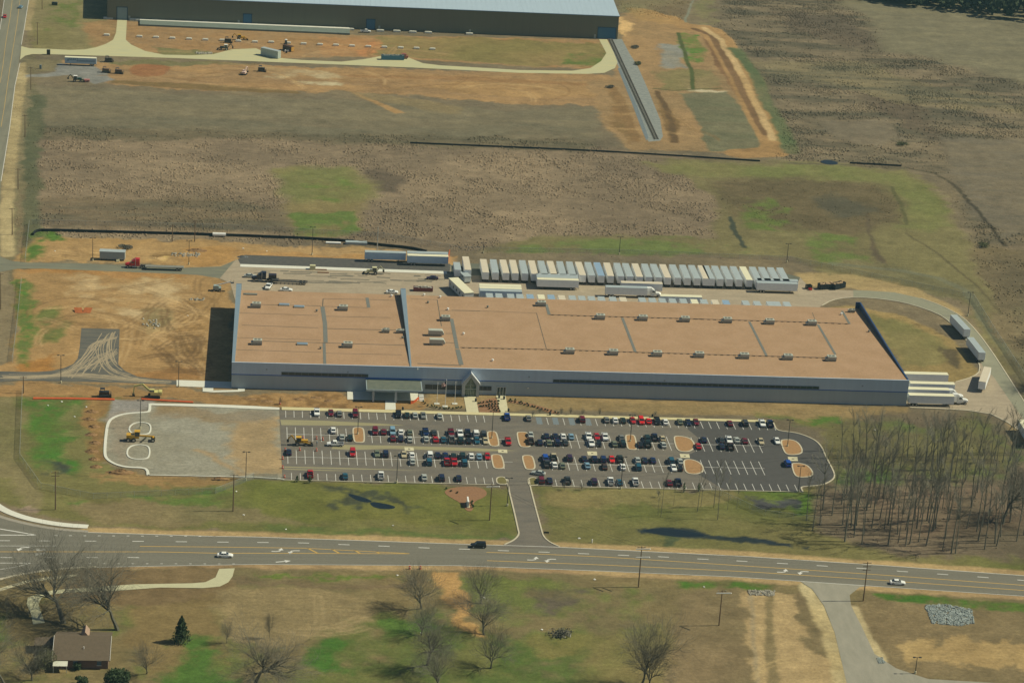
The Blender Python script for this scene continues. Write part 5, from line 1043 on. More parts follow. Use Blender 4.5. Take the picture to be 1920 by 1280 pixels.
def tractor(loc,rz,colr,label,name='semi_truck',parts_rz=None,sleeper=True,group=None,z=.03):
    p=paint(*colr); t0=thing(name,label,'truck',(loc[0],loc[1],z),rz,group)
    b=MB(); b.loft([ring(1.5,.9,.9,2.05,.2),ring(2.9,.82,.9,1.85,.2),ring(3.5,.7,.85,1.6,.2)]); b.build('hood',p,t0)
    b=MB(); b.box(-.2,1.5,-1.1,1.1,.9,2.2); cabin(b,-.2,-.2,1.0,1.5,1.1,.98,2.2,2.85); b.build('cab',p,t0)
    if sleeper: b=MB(); b.box(-2.0,-.21,-1.15,1.15,1.0,2.9); cabin(b,-2.0,-2.0,-.4,.9,1.12,.95,2.91,3.75); b.build('sleeper',p,t0)
    b=MB(); b.add([(1.52,-.95,2.22),(1.52,.95,2.22),(1.03,.88,2.8),(1.03,-.88,2.8)],[(0,1,2,3)]); b.box(.1,1.1,-1.125,-1.105,2.1,2.6); b.box(.1,1.1,1.105,1.125,2.1,2.6); b.build('windows',carglass,t0)
    b=MB(); b.box(-4.6,3.2,-.42,.42,.7,.95); b.box(-3.9,-2.8,-.5,.5,.96,1.15); b.build('chassis',steel,t0)
    for s in (-1,1):
        b=MB(); b.tube((-.6,s*1.0,.75),(.8,s*1.0,.75),.32,.32,10); b.build('fuel_tank',rim,t0)
        b=MB(); b.tube((-.45,s*1.18,1.2),(-.45,s*1.18,3.9),.09,.09,8); b.build('exhaust',rim,t0)
        b=MB(); b.box(3.35,3.5,s*.6-.15,s*.6+.15,1.1,1.35); b.build('headlight',lampw,t0)
        for x,mm in ((2.5,WH),(-2.8,WHB),(-4.1,WHB)): o=ob('wheel',mm,t0); o.location=(x,s*.98,.52); o.scale=(1.5,1.2,1.5) if mm is WH else (1,1,1)
    return t0
q=G(1222,547,2); tractor((q.x,q.y),0,(228,230,226),'white tractor unit hitched to a grey trailer in the yard')
q=G(1796,749,1.5); tractor((q.x,q.y),0,(228,230,226),'white tractor unit at the right end docks beside the wood')
q=G(1791,741,2.5); tractor((q.x,q.y+2.6),0,(228,230,226),'second white tractor unit half hidden behind the nearest one at the docks')
def flatbed(loc,rz,label,L=14.6,mat=None,gap=False):
    t0=thing('flatbed_trailer',label,'trailer',(loc[0],loc[1],.03),rz)
    b=MB(); b.box(-L/2,L/2,-1.25,1.25,1.2,1.38) if not gap else (b.box(-L/2,L/2,-1.25,-.95,.95,1.15),b.box(-L/2,L/2,.95,1.25,.95,1.15),[b.box(-L/2+k*1.5,-L/2+k*1.5+.2,-.94,.94,.95,1.1) for k in range(10)],b.box(L/2-2.6,L/2,-1.24,1.24,1.16,1.6)); b.build('deck',mat or M('deck_grey',C(134,134,116),.8,.12,1),t0)
    b=MB(); b.box(-L/2+.2,L/2-.2,-.45,.45,.85,.94 if gap else 1.19); b.build('chassis',steel,t0)
    for s in(-1,1):
        for x in (-L/2+1.2,-L/2+2.5): o=ob('wheel',WHB,t0); o.location=(x,s*.95,.52)
    return t0
q=G(252,497,1); tractor((q.x,q.y),math.pi,(190,20,24),'bright red semi truck on the access road left of the building')
q=G(306,500,1.2); flatbed((q.x+.5,q.y),math.pi,'empty grey flatbed trailer behind the bright red truck')
q=G(489,520,1.5); tractor((q.x,q.y),math.pi-.04,(22,26,48),'dark navy semi truck behind the left roof edge')
q=G(543,527,1); flatbed((q.x,q.y),math.pi-.04,'dark open-frame lowboy trailer behind the navy truck',13.5,steel,True)
q=G(511,517,2.4); mb=MB(); mb.box(-1.5,1.5,-1.1,1.1,0,1.3); mb.box(-1.45,1.45,-1.05,1.05,1.301,1.4); o=mb.build('tool_crate',paint(44,34,44),label='dark crate on the front of the lowboy trailer',cat='crate'); o.location=(q.x,q.y,1.65)
# long storage trailer by the side road, with a blue side
q0=G(122,106,3.9); q1=G(181,109,3.9); tb=trailer(((q0.x+q1.x)/2,q0.y-1.2),math.pi,'white box trailer with dark stripes and lettering near the side road',None,twr,M('trailer_side_pale',(.42,.50,.55,1),.4,.05,.8)); tb.scale=(.95,1,1)
mb=MB(); 
for z0 in (2.2,2.65): mb.box(-7.3,2.0,1.285,1.30,z0,z0+.16)
def glyph(mb,x,z,h,pat):
    for (a,b_,c,d) in pat: mb.box(x-c*h,x-a*h,1.285,1.30,z+b_*h,z+d*h)
Sg=[(0,0,.6,.18),(0,.41,.6,.59),(0,.82,.6,1),(0,.5,.18,.9),(.42,.1,.6,.5)]; Ag=[(0,0,.17,1),(.43,0,.6,1),(0,.82,.6,1),(0,.4,.6,.55)]; Fg=[(0,0,.17,1),(0,.82,.6,1),(0,.42,.5,.57)]; Tg=[(.22,0,.38,.8),(0,.82,.6,1)]
for k,gq in enumerate((Sg,Sg,Ag,Fg,Tg)): glyph(mb,5.6-k*.95,2.75,.9,gq)
mb.box(6.1,6.5,1.285,1.30,2.6,3.4); mb.box(6.0,7.0,1.285,1.30,2.4,2.6)
mb.build('lettering',M('letter_navy',(.04,.08,.14,1),.5,.05,1),tb)
# ------------------------------------------------------------------ trees
bark=M('bark',(.13,.125,.095,1),.9,.25,1.2); twigm=M('twigs',(.19,.18,.14,1),.9,.2,1)
def tubes(segs,mb,n):
    for p0,p1,r0,r1 in segs: mb.tube(p0,p1,r0,r1,n,cap=False)
def grow(R_,p,d,L,r,lv,mx,out,par):
    n=4 if lv<2 else 3; q=Vector(p); d=Vector(d).normalized(); sl=L/n
    kids=[]
    for i in range(n):
        d2=(d+Vector((R_.gauss(0,1),R_.gauss(0,1),R_.gauss(0,.7)))*par['wob']+Vector((0,0,par['up']))).normalized()
        q2=q+d2*sl; ra=r*(1-.62*i/n); rb_=r*(1-.62*(i+1)/n); out.append((q.copy(),q2.copy(),ra,rb_,lv)); d=d2; q=q2
        if lv<mx and i>=(0 if lv>0 else par['first']):
            for _ in range(par['br'][min(lv,len(par['br'])-1)]): kids.append((q.copy(),d.copy(),ra))
    for kp,kd,kr in kids:
        a=R_.uniform(*par['ang']); t=kd.orthogonal().normalized(); t.rotate(Matrix.Rotation(R_.uniform(0,6.283),3,kd)); nd=(kd*math.cos(a)+t*math.sin(a)).normalized()
        grow(R_,kp,nd,L*R_.uniform(*par['len']),max(kr*R_.uniform(*par.get('rk',(.45,.7))),.02),lv+1,mx,out,par)
def tree_proto(name,label,seed,H,r,par,mx=4,lim=1,trunkL=.35):
    R_=random.Random(seed); out=[]; grow(R_,(0,0,-.2),(R_.gauss(0,.03),R_.gauss(0,.03),1),H*trunkL,r,0,mx,out,par)
    top=max(s[1].z for s in out); k=H/top
    tm_=bark if name=='oak_tree' or par is not woodp else M('bark_pale',(.17,.165,.13,1),.9,.2,1.2)
    t0=thing(name,label,'tree',(0,0,-80)); a=MB(); b=MB()
    for p0,p1,r0,r1,lv in out:
        if lv<=lim: a.tube(p0*k,p1*k,r0,r1,6 if lv==0 else 5,cap=False)
        else: b.tube(p0*k,p1*k,max(r0*par['th'],par['mn']),max(r1*par['th'],par['mn']),3,cap=False)
    a.build('trunk',tm_,t0); b.build('crown',twigm if tm_ is bark else M('twigs_pale',(.25,.24,.19,1),.9,.2,1),t0); return t0
oakp=dict(rk=(.55,.8),wob=.15,up=.03,first=2,br=[3,2,2,1,1],ang=(.3,.9),len=(.62,.95),th=.55,mn=.012)
woodp=dict(wob=.018,up=.05,first=2,br=[3,3,2,1],ang=(.25,.7),len=(.25,.40),th=.42,mn=.014)
vasep=dict(rk=(.52,.78),wob=.15,up=.035,first=1,br=[2,2,1,1,1],ang=(.25,.75),len=(.72,1.0),th=.55,mn=.013)
OAKS=[tree_proto('oak_tree','x',s,24,.55,oakp,5,2,.36) for s in (3,8)]
VASES=[tree_proto('bare_tree','x',s,18,.32,vasep,5,2,.36) for s in (5,12)]
WOODS=[tree_proto('bare_tree','x',s,21,.19,woodp,3,1,.95) for s in (21,22,23,24)]
for i,wt in enumerate(WOODS): pass
_kc.clear()
tu=set()
def tree(pr,px,H,H0,label,group,sx=1.0,rz=None,world=None):
    q=world or G(*px); s=H/H0; rz=random.uniform(0,6.28) if rz is None else rz
    if pr.name not in tu: tu.add(pr.name); o=pr; o.location=(q[0],q[1],0); o.rotation_euler=(0,0,rz); o['label']=label
    else: o=dup(pr,(q[0],q[1],0),rz,label,None)
    if group: o['group']=group
    o.scale=(s*sx,s*sx,s); return o
big='big bare trees on the near side of the highway'
tree(OAKS[0],(119,1167),27,24,'huge bare oak with forked trunk, left of two above the house',big,1.3,.4)
tree(OAKS[1],(220,1180),26,24,'huge bare oak, right of two above the house',big,1.15,2.1)
tree(OAKS[0],(478,1284),25,24,'spreading bare oak cut by the bottom edge, right of the evergreen',big,1.1,3.5)
tree(VASES[0],(789,1140),16,18,'bare tree beside the tan dirt track, just below the highway',big,1.1,0)
tree(VASES[1],(790,1190),13,18,'smaller bare tree directly below another beside the dirt track',big,1.0)
tree(OAKS[1],(801,1246),19,24,'wide bare tree with long left shadow, below the dirt track',big,.85,4.2)
tree(VASES[0],(825,1292),15,18,'bare tree cut by the bottom edge below the wide one',big,1.0)
tree(VASES[1],(902,1130),14,18,'bare tree right of the dirt track nearest the highway',big,1.0)
tree(VASES[0],(908,1189),14,18,'bare tree right of the dirt track, second down',big,1.3)
tree(VASES[1],(920,1252),15,18,'bare tree right of the dirt track, lowest one',big,1.0)
tree(VASES[0],(1204,1280),24,18,'very tall fan-shaped bare tree at the bottom middle',big,.8,1.0)
tree(VASES[1],(1216,1290),20,18,'bare tree crowding the right side of the fan-shaped one',big,.8)
tree(VASES[0],(275,1262),11,18,'small thin bare tree right of the house',big,1.0)
tree(VASES[1],(425,1205),9,18,'thin sapling left of the spreading bottom oak',big,.5); tree(VASES[0],(505,1195),9,18,'thin sapling above the spreading bottom oak',big,.4)
tree(OAKS[0],(10,1290),22,24,'bare tree filling the bottom left corner',big,.9,1.2); tree(VASES[1],(60,1275),14,18,'leaning bare tree beside the house wall',big,1.1)
# trees along the lawn by the east lot
lw='bare trees on the lawn below the east lot'
for (X,Y,h,l,k,sx) in ((215,680,9,'short bare tree leaning beside a tall one, first below the lot curb',0,.7),(250,695,17,'tall thin leaning bare tree, left end of the lawn group',1,.6),(400,560,9,'small bare sapling left of the pond tree',2,.6),(690,632,17,'tall thin bare tree standing in a dark wet patch',3,.7),(730,572,10,'small bushy bare tree right of the wet patch',2,.9),(885,577,18,'tall straight bare tree behind the fence corner',0,.7),(932,730,21,'tallest thin bare tree of the lawn group, nearest the road',1,.7),(1050,612,12,'faint thin bare tree on the brown ground',3,.6),(1160,600,10,'faint sapling by the lawn fence',2,.6)):
    tree(WOODS[k],(1200+X/6.4,860+Y/6.4),h,21,l,lw,sx)
WB=[(48,860),(95,935),(150,890),(318,895),(310,740),(372,805),(385,910),(405,985),(480,965),(598,850),(700,770),(675,690),(660,1045),(730,965),(735,1030),(792,930),(790,1055),(845,885),(862,600),(875,920),(905,700),(920,650),(945,1050),(960,1000),(890,1020),(1015,920),(1010,800),(1035,720),(1070,1080),(1115,865),(1135,1108),(1165,1108),(1110,660),(1190,850),(1250,920),(1310,690),(1300,560),(1385,1075),(1370,900),(1475,1050),(1505,980),(1575,805),(1625,1015),(1678,970),(495,330),(560,430),(612,520),(710,420),(805,385),(860,860),(985,560),(1040,480),(1130,480),(1240,560),(1210,420),(1330,650),(1470,480),(940,430),(1160,380),(590,700),(690,520),(430,700),(170,780),(240,820),(530,760),(820,700),(740,560),(1430,400),(1060,560),(1420,800),(1600,600),(1550,500),(770,800),(560,610),(1090,990),(350,660)]
_r=random.Random(77)
for _ in range(60):
    X=_r.uniform(300,1680); Y=_r.uniform(330,1050); WB.append((X,Y))
WB.sort(); RW_=random.Random(4)
for i,(X,Y) in enumerate(WB):
    h=RW_.uniform(17,25) if Y>600 else RW_.uniform(15,20); lb='%s bare tree from the left of the wood'%nth(i+1) if i<len(WB)//2 else '%s bare tree from the right of the wood'%nth(len(WB)-i)
    tree(WOODS[i%4],(1500+X/4,760+Y/4),h,21,('slender ' if i%2 else 'tall ')+lb,'bare trees of the wood at the right',RW_.uniform(.9,1.3))
tree(OAKS[0],(1880,981),25,24,'large vase-shaped bare oak standing out at the right end of the wood',None,.85,5)
for (x,y,l) in ((1962,640,'upper'),(1958,735,'lower')): tree(OAKS[1],(x,y),20,24,'bare tree just outside the right edge, the %s one shading the loop road'%l,'trees beyond the right edge',.9)
# leafy evergreens and shrubs
leafd=M('leaf_dark',(.035,.060,.020,1),.7,.3,1.5); leafm=M('leaf_mid',(.060,.095,.035,1),.7,.3,1.5); leafo=M('leaf_olive',(.10,.105,.045,1),.8,.3,1.5)
def leafcloud(mb,fn,n,s,R_):
    for _ in range(n):
        c=fn(R_); a=Vector((R_.gauss(0,1),R_.gauss(0,1),R_.gauss(0,1))).normalized(); b_=a.orthogonal().normalized(); a.rotate(Matrix.Rotation(R_.uniform(0,6),3,b_)); k=s*R_.uniform(.6,1.4)
        u=a.cross(b_)
        mb.add([c-b_*k,c+u*k*.6,c+b_*k,c-u*k*.6+a*k*.3],[(0,1,2,3)])
def conefn(r,h):
    def f(R_):
        z=h*(R_.random()**.8); rr_=r*(1-z/h)**.8*(.65+.35*math.sin(z*5+R_.random()*2))*(R_.random()**.35); t=R_.uniform(0,6.283); return Vector((rr_*math.cos(t),rr_*math.sin(t),z+.4))
    return f
def ballfn(r,h,lob=4,seed=1):
    RR=random.Random(seed); L=[(RR.uniform(-.45,.45)*r,RR.uniform(-.45,.45)*r,RR.uniform(.25,.75)*h,RR.uniform(.45,.75)) for _ in range(lob)]
    def f(R_):
        x,y,z,k=R_.choice(L); v=Vector((R_.gauss(0,1),R_.gauss(0,1),R_.gauss(0,1))).normalized()*(R_.random()**.4); return Vector((x+v.x*r*k,y+v.y*r*k,max(.05,z+v.z*h*.45*k)))
    return f
def leafy(name,label,px,fn,n,s,mat,trunk=None,seed=1,cat='tree',group=None):
    R_=random.Random(seed); q=G(*px); t0=thing(name,label,cat,(q.x,q.y,0),0,group); mb=MB(); leafcloud(mb,fn,n,s,R_); mb.build('foliage' if cat!='tree' else 'crown',mat,t0)
    if trunk: mb=MB(); mb.tube((0,0,-.2),(0,0,trunk),.22,.08,6); mb.build('trunk',bark,t0)
    return t0
leafy('evergreen_tree','dark green cone-shaped evergreen tree standing alone right of the oaks',(340,1203),conefn(3.0,7.4),2600,.28,leafd,6.5,1)
leafy('evergreen_tree','broad dark evergreen at the bottom edge beside the house',(221,1290),ballfn(4.2,6,6,3),3200,.3,leafd,3,2)
leafy('bush','dark round bush against the front wall of the house',(143,1256),ballfn(1.6,2,3,5),500,.22,leafd,None,3,'bush')
leafy('bush','tangled olive bush at the left end of the house',(82,1252),ballfn(4.0,6,6,7),1700,.22,leafo,2,4,'bush')
leafy('bush','low dark bush at the bottom edge below the house',(155,1282),ballfn(2.2,2.5,4,9),700,.24,leafd,None,5,'bush')
for i,(f,X,Y,l,h) in enumerate(((z2,390,1118,'left of two on the lawn below the west lot',1.7),(z2,552,1130,'right of two on the lawn below the west lot',2.0),(z5,238,915,'left of two below the east lot curb',3.0),(z5,392,910,'right of two below the east lot curb',2.6))):
    leafy('small_evergreen','small dark evergreen, '+l,f(X,Y),conefn(.9,h),260,.16,leafm,1.2,20+i,'tree','young evergreens by the lot')
# brush in ditches and rough ground
for i,(x,y,r_,h_,l) in enumerate(((1615,610,5,2.6,'beside'),)): pass
for i,(x,y,r_,m_,l) in enumerate(((233,465,3.2,bark,'dark brush heap behind the left dirt ground'),(1190,90,3,bark,'dark brush heap beside the railway ballast'),(1196,121,2.6,leafo,'low bush on the dirt right of the railway'),(1145,165,2.6,bark,'grey brush heap left of the railway'),(1848,462,4,leafo,'grey green bush in the far right field'),(1693,60+212,4,leafo,'pale bush in the scrub above the small pond'),(1050,1189,3.4,bark,'dark burnt brush heap on the near grass'))):
    leafy('brush_heap',l,(x,y),ballfn(r_,1.6,6,40+i),420,.28,m_,None,50+i,'brush heap','brush heaps')
# far wood at the top right
def far_wood():
    R_=random.Random(6); mb=MB(); L=W([(1545,0),(1590,3),(1700,14),(1800,30),(1940,48)])
    for i in range(480):
        k=R_.randrange(len(L)-1); t_=R_.random(); x=L[k][0]*(1-t_)+L[k+1][0]*t_; y=L[k][1]*(1-t_)+L[k+1][1]*t_+6+R_.random()**1.3*150; x+=R_.uniform(-5,40)
        r_=R_.uniform(2.5,5); h_=R_.uniform(9,16)
        for _ in range(34):
            v=Vector((R_.gauss(0,1),R_.gauss(0,1),R_.gauss(0,1))).normalized(); c=Vector((x+v.x*r_,y+v.y*r_,h_*.6+v.z*h_*.42)); s=R_.uniform(1.0,2.2); a=Vector((R_.gauss(0,1),R_.gauss(0,1),R_.gauss(0,1))).normalized(); b_=a.orthogonal().normalized(); u=a.cross(b_); mb.add([c-b_*s,c+u*s,c+b_*s,c-u*s],[(0,1,2,3)])
    o=mb.build('distant_wood',M('far_leaf',(.040,.058,.028,1),.9,.35,.15),kind='stuff')
far_wood()
# shrubs in the planting beds
def shrub_proto():
    mb=MB(); leafcloud(mb,ballfn(.55,.8,3,2),70,.16,random.Random(3)); return mb.mesh('shrub',leafd)
SH_=shrub_proto(); SH2=SH_.copy(); SH2.materials.clear(); SH2.materials.append(leafm)
def shrubs(pts,row,me=SH_):
    n=len(pts)
    for i,(x,y) in enumerate(pts):
        q=G(x,y); o=ob('shrub',me,None,'%s shrub from left in %s'%(nth(i+1),row),'shrub','shrubs planted in front of the building'); o.location=(q.x,q.y,.04); o.rotation_euler=(0,0,i*1.7); o.scale=(1,1,random.uniform(.8,1.2))
def lerp(pl,n):
    out=[]; d=[0]
    for a,b in zip(pl[:-1],pl[1:]): d.append(d[-1]+math.hypot(b[0]-a[0],b[1]-a[1]))
    for k in range(n):
        t_=d[-1]*k/(n-1)
        for j in range(len(pl)-1):
            if t_<=d[j+1]+1e-9: u=(t_-d[j])/(d[j+1]-d[j]); out.append((pl[j][0]*(1-u)+pl[j+1][0]*u,pl[j][1]*(1-u)+pl[j+1][1]*u)); break
    return out
shrubs(lerp(z3l([(225,100),(290,140),(390,170),(500,185),(620,182),(725,165)]),14),'the arc below the flagpoles',SH2)
shrubs(lerp(z3l([(935,118),(1040,100),(1190,88)]),8),'the upper row of the red bed between the walks')
for r_,(a,b,n) in enumerate((((955,158),(1030,152),4),((1070,135),(1085,185),3),((1110,130),(1130,200),4),((1150,128),(1165,210),4),((1190,125),(1205,215),4))): shrubs(lerp(z3l([a,b]),n),'short row %s of the red bed between the walks'%['one','two','three','four','five'][r_])
shrubs(lerp(z3l([(1330,90),(1400,95),(1500,125),(1650,160),(1800,200),(1960,242)]),16),'the long curved bed right of the side door')
shrubs(lerp(z3l([(1345,75),(1430,80),(1560,120)]),4),'the back line of the long curved red bed')
shrubs(lerp([(836,917),(848,922),(858,924)],3),'the round red bed by the sign, left side'); shrubs(lerp([(884.5,941),(886,952)],5),'the round red bed beside the sign')
# saplings
for i,(f,X,Y) in enumerate(((z4,85,115),(z4,355,122),(z4,470,122),(z4,632,125),(z4,842,130),(z3,1635,290),(z2,180,120),(z4,1560,150),(z4,400,1085),(z4,620,1085),(z4,1600,1180))):
    tree(VASES[i%2],f(X,Y),3.2,18,'%s thin young bare tree from the left around the lot'%nth(i+1),'young bare trees',.6)
# ------------------------------------------------------------------ poles
polem=M('pole_dark',(.04,.04,.038,1),.6,.1,1); woodm=M('pole_wood',(.16,.11,.065,1),.9,.2,1,stretch=(4,4,.4)); galv=M('galvanised',(.45,.48,.47,1),.4,.08,1,metal=.3)
def lamp(px,H,label,heads=2,base=True):
    q=G(*px); t0=thing('lamp_post',label,'lamp post',(q.x,q.y,0),0,'lamp posts'); mb=MB(); mb.tube((0,0,.6),(0,0,H),.13,.08,8); mb.build('pole',polem,t0)
    if base: mb=MB(); mb.tube((0,0,0),(0,0,.75),.3,.3,10); mb.build('base',conc,t0)
    for s in ((-1,1) if heads==2 else (1,)): mb=MB(); mb.beam((s*.1,0,H-.1),(s*.55,0,H-.05),.08,.08); mb.box(s*.85-.35,s*.85+.35,-.22,.22,H-.12,H+.06); mb.build('lamp_head',polem,t0)
for px,H,l in (((670.6,814.4),9.8,'dark lamp post on the west lot island'),((921.9,821.7),9.6,'dark lamp post on the island left of the cross aisle'),((1181.6,827.8),9.5,'dark lamp post on the narrow east lot island'),((1476.4,837),9.6,'dark lamp post on the upper island at the east end'),((1496.8,922),9,'dark lamp post at the lower right corner of the lot'),((1164,916),11,'dark lamp post on the lawn edge of the east lot'),((743.5,905),9.2,'dark lamp post on the lawn edge of the west lot'),((460.7,900),9.6,'dark lamp post below the unfinished gravel lot'),((263,803),9.8,'dark lamp post behind the yellow machine in the gravel lot'),((114.2,717.5),10,'dark lamp post beside the muddy left road'),((334.8,725),9.2,'dark lamp post by the white slab left of the building'),((461,727),4,'short lamp post at the left front corner of the building'),((173.8,489),9.2,'dark lamp post beside the grey site office'),((354,496),9.8,'dark lamp post behind the red flatbed truck'),((585,478),11.5,'dark lamp post behind the dark asphalt strip'),((906,474),4.2,'short camera post at the left end of the trailer row'),((1161,477),7.6,'dark lamp post behind the middle of the trailer row'),((1475,492),8,'dark lamp post at the right end of the trailer row'),((1814.5,592),9.6,'dark lamp post on the outer side of the loop road'),((951,948),9.4,'dark lamp post left of the driveway'),((1716,1262),5,'small lamp post on the bare ground at the bottom right')): lamp(px,H,l)
def upole(px,H,label,arms=1,white=0,steel_=False):
    q=G(*px); t0=thing('utility_pole',label,'utility pole',(q.x,q.y,0),.1,'utility poles'); mb=MB(); mb.tube((0,0,-.2),(0,0,H),.2,.13,8); mb.build('pole',galv if steel_ else woodm,t0)
    for k in range(arms): mb=MB(); mb.beam((-1.2,.16,H-.5-k*1.1),(1.2,.16,H-.5-k*1.1),.12,.14); mb.build('crossarm',woodm,t0)
    for k in range(white): mb=MB(); z=H-.6-k*2.6; mb.beam((-1.6,0,z-.3),(1.9,-2.6,z+.9),.34,.2); mb.build('lamp_arm',white_p,t0)
    mb=MB()
    for s in (-1.1,0,1.1): mb.tube((s,.16,H-.4),(s,.16,H-.12),.07,.05,6)
    mb.build('insulator',galv,t0); return (q.x,q.y,H)
P1=upole((104,955),12.5,'wooden utility pole at the left front lawn',2,0); P2=upole((437,958),12.2,'wooden utility pole below the gravel lot',2,0); P3=upole((918,975),12,'wooden pole with a white lamp arm left of the driveway',1,1); P4=upole((1197,1100),13,'wooden pole with two white lamp arms below the highway',1,2); P5=upole((1348,1172),11,'wooden pole with one white lamp arm on bare ground',1,1); P6=upole((1618.5,1126),12.5,'wooden pole at the mouth of the exit road',3,0)
for px,H,l in (((70.3,84),11.5,'farthest wooden pole along the side road'),((79,18),9,'wooden pole at the top beside the side road'),((58,168),11,'wooden pole opposite the first gravel turn-off'),((47,256),10,'wooden pole halfway down the side road'),((34,355),9,'wooden pole beside the long scrub field edge'),((23,440),11,'wooden pole above the left access road'),((1,580),14,'wooden pole at the left edge of the picture'),((365,453),9,'pole behind the dirt pit at the left'),((323,453),7,'thin pole left of the pit pole'),((44,737),6,'thin post at the head of the left fence')): upole(px,H,l)
upole((707,473),10.5,'pale steel pole behind the two blue-sided trailers',1,0,True)
def wires(a,b,label):
    mb=MB()
    for s in (-1.1,1.1):
        p=Vector((a[0]+s*.1,a[1]+s,a[2]-.1)); q=Vector((b[0]+s*.1,b[1]+s,b[2]-.1)); pr=p
        for k in range(1,9): t_=k/8; c=p.lerp(q,t_); c.z-=4*1.5*t_*(1-t_); mb.tube(pr,c,.022,.022,3,cap=False); pr=c
    mb.build('power_line',polem,label=label,cat='power line',group='power lines')
wires(P1,P2,'pair of wires between the two left lawn poles'); wires(P2,P3,'long wires crossing above the west lot edge'); wires(P3,P4,'wires crossing the driveway mouth and the highway'); wires(P3,(190,-70,11),'wires running right above the last parking row'); wires(P4,P6,'wires along the near side of the highway')
# flagpoles
for px,H,l,fl in (((819,757),7.6,'left of three white flagpoles',0),((834.5,762),9.6,'tall middle white flagpole with the flag',1),((852.5,757),7.8,'right of three white flagpoles',0)):
    q=G(*px); t0=thing('flagpole',l,'flagpole',(q.x,q.y,0),0,'white flagpoles'); mb=MB(); mb.tube((0,0,.1),(0,0,H),.09,.05,8); mb.build('pole',white_p,t0); mb=MB(); mb.tube((0,0,H),(0,0,H+.22),.12,.1,8); mb.build('finial',white_p,t0)
    mb=MB(); mb.box(-.9,.9,-.7,.7,0,.18); mb.build('base',conc_new,t0)
    if fl:
        o=thing('flag','striped red and white flag with blue corner hanging from the middle flagpole','flag',(q.x,q.y,0)); z0=H-.5
        def fp(u,v): return (-.06-u*1.5,-.1+.22*math.sin(u*7+v*2),z0-v*1.5-u*.75)
        red=paint(150,30,40); cb_=paint(28,34,70); wh=paint(210,205,195)
        for nm,mt,ce in (('red_stripes',red,lambda i,j:j%2==0 and not(i<4 and j<6)),('white_stripes',wh,lambda i,j:j%2==1 and not(i<4 and j<6)),('blue_corner',cb_,lambda i,j:i<4 and j<6)):
            mb=MB()
            for i in range(10):
                for j in range(11):
                    if ce(i,j): mb.add([fp(i/10,j/11),fp((i+1)/10,j/11),fp((i+1)/10,(j+1)/11),fp(i/10,(j+1)/11)],[(0,1,2,3)])
            mb.build(nm,mt,o)
# ------------------------------------------------------------------ fences
mesh_m=bpy.data.materials.new('chain_mesh'); mesh_m.use_nodes=True; t=mesh_m.node_tree; b=t.nodes['Principled BSDF']; b.inputs['Base Color'].default_value=(.30,.34,.30,1); b.inputs['Roughness'].default_value=.5; b.inputs['Alpha'].default_value=.26
def chain(pl,label,h=1.9,group='chain-link fences'):
    w_=W(pl); t0=thing('chain_link_fence',label,'fence',(w_[0][0],w_[0][1],0),0,group); o=Vector((w_[0][0],w_[0][1],0)); m_=MB(); rl_=MB(); posts=[]
    for a,b_ in zip(w_[:-1],w_[1:]):
        A=Vector((*a,0))-o;B=Vector((*b_,0))-o; m_.add([A+Vector((0,0,.05)),B+Vector((0,0,.05)),B+Vector((0,0,h)),A+Vector((0,0,h))],[(0,1,2,3)]); rl_.tube(A+Vector((0,0,h)),B+Vector((0,0,h)),.035,.035,4); n=max(1,int((B-A).length/4))
        for k in range(n): posts.append(A.lerp(B,k/n))
    posts.append(B); m_.build('mesh_panel',mesh_m,t0); rl_.build('top_rail',galv,t0); mb=MB(); mb.tube((0,0,0),(0,0,h+.1),.04,.04,5); pm=mb.mesh('post',galv)
    for p in posts[:95]: x=ob('post',pm,t0); x.location=p
chain([(55,421),(47,492)],'chain-link fence left of the site office, above the access road'); chain([(40,529),(33,600),(23,680)],'chain-link fence beside the bright green strip'); chain([(42,732),(37,860),(77,916),(175,935),(404,925),(475,898),(520,899)],'long chain-link fence bending round the left front lawn')
chain([(60,420),(400,428),(720,445),(860,470)],'thin chain-link fence behind the black silt fence'); chain([(860,471),(1160,476),(1480,489),(1560,505),(1825,560),(1870,632),(1920,708),(1960,770)],'chain-link fence behind the trailer row and round the loop road'); chain([(1334,921),(1405,954),(1434,966),(1540,980)],'chain-link fence across the lawn toward the wood')
silt=M('silt_fabric',(.012,.016,.018,1),.8,.2,1); orng=M('orange_fabric',C(200,92,44),.8,.15,1)
def fabric(pl,h,mat,name,label,thick=.06,sm=1):
    w_=smooth_line(W(pl),sm); return ribbon(name,w_,thick,0,h,mat,label=label,cat='fence')
fabric([(62,441),(66,435),(80,432.5),(200,436),(400,441),(640,451),(706,460),(770,466),(800,473)],.95,silt,'silt_fence','long black silt fence behind the left dirt ground',.5)
fabric([(769,269),(960,277),(1100,283),(1270,293),(1425,303)],.7,silt,'silt_fence','black silt fence crossing the middle scrub',.3); fabric([(1593,306.5),(1690,312)],.7,silt,'silt_fence','short black silt fence right of the small pond',.3)
fabric([(62,747),(130,747),(215,749)],.22,orng,'barrier_fence','orange barrier fence at the left above the green lawn',1.5); fabric([(265,748),(310,751),(362,754)],.2,orng,'barrier_fence','orange barrier fence under the excavator',1.1); fabric([(770,757),(777,755),(785,748)],.9,orng,'barrier_fence','orange barrier fence at the canopy steps',.2); fabric([(843,474),(841,482),(840,492)],1.4,orng,'barrier_fence','orange barrier at the right end of the blue-sided trailers',.2)
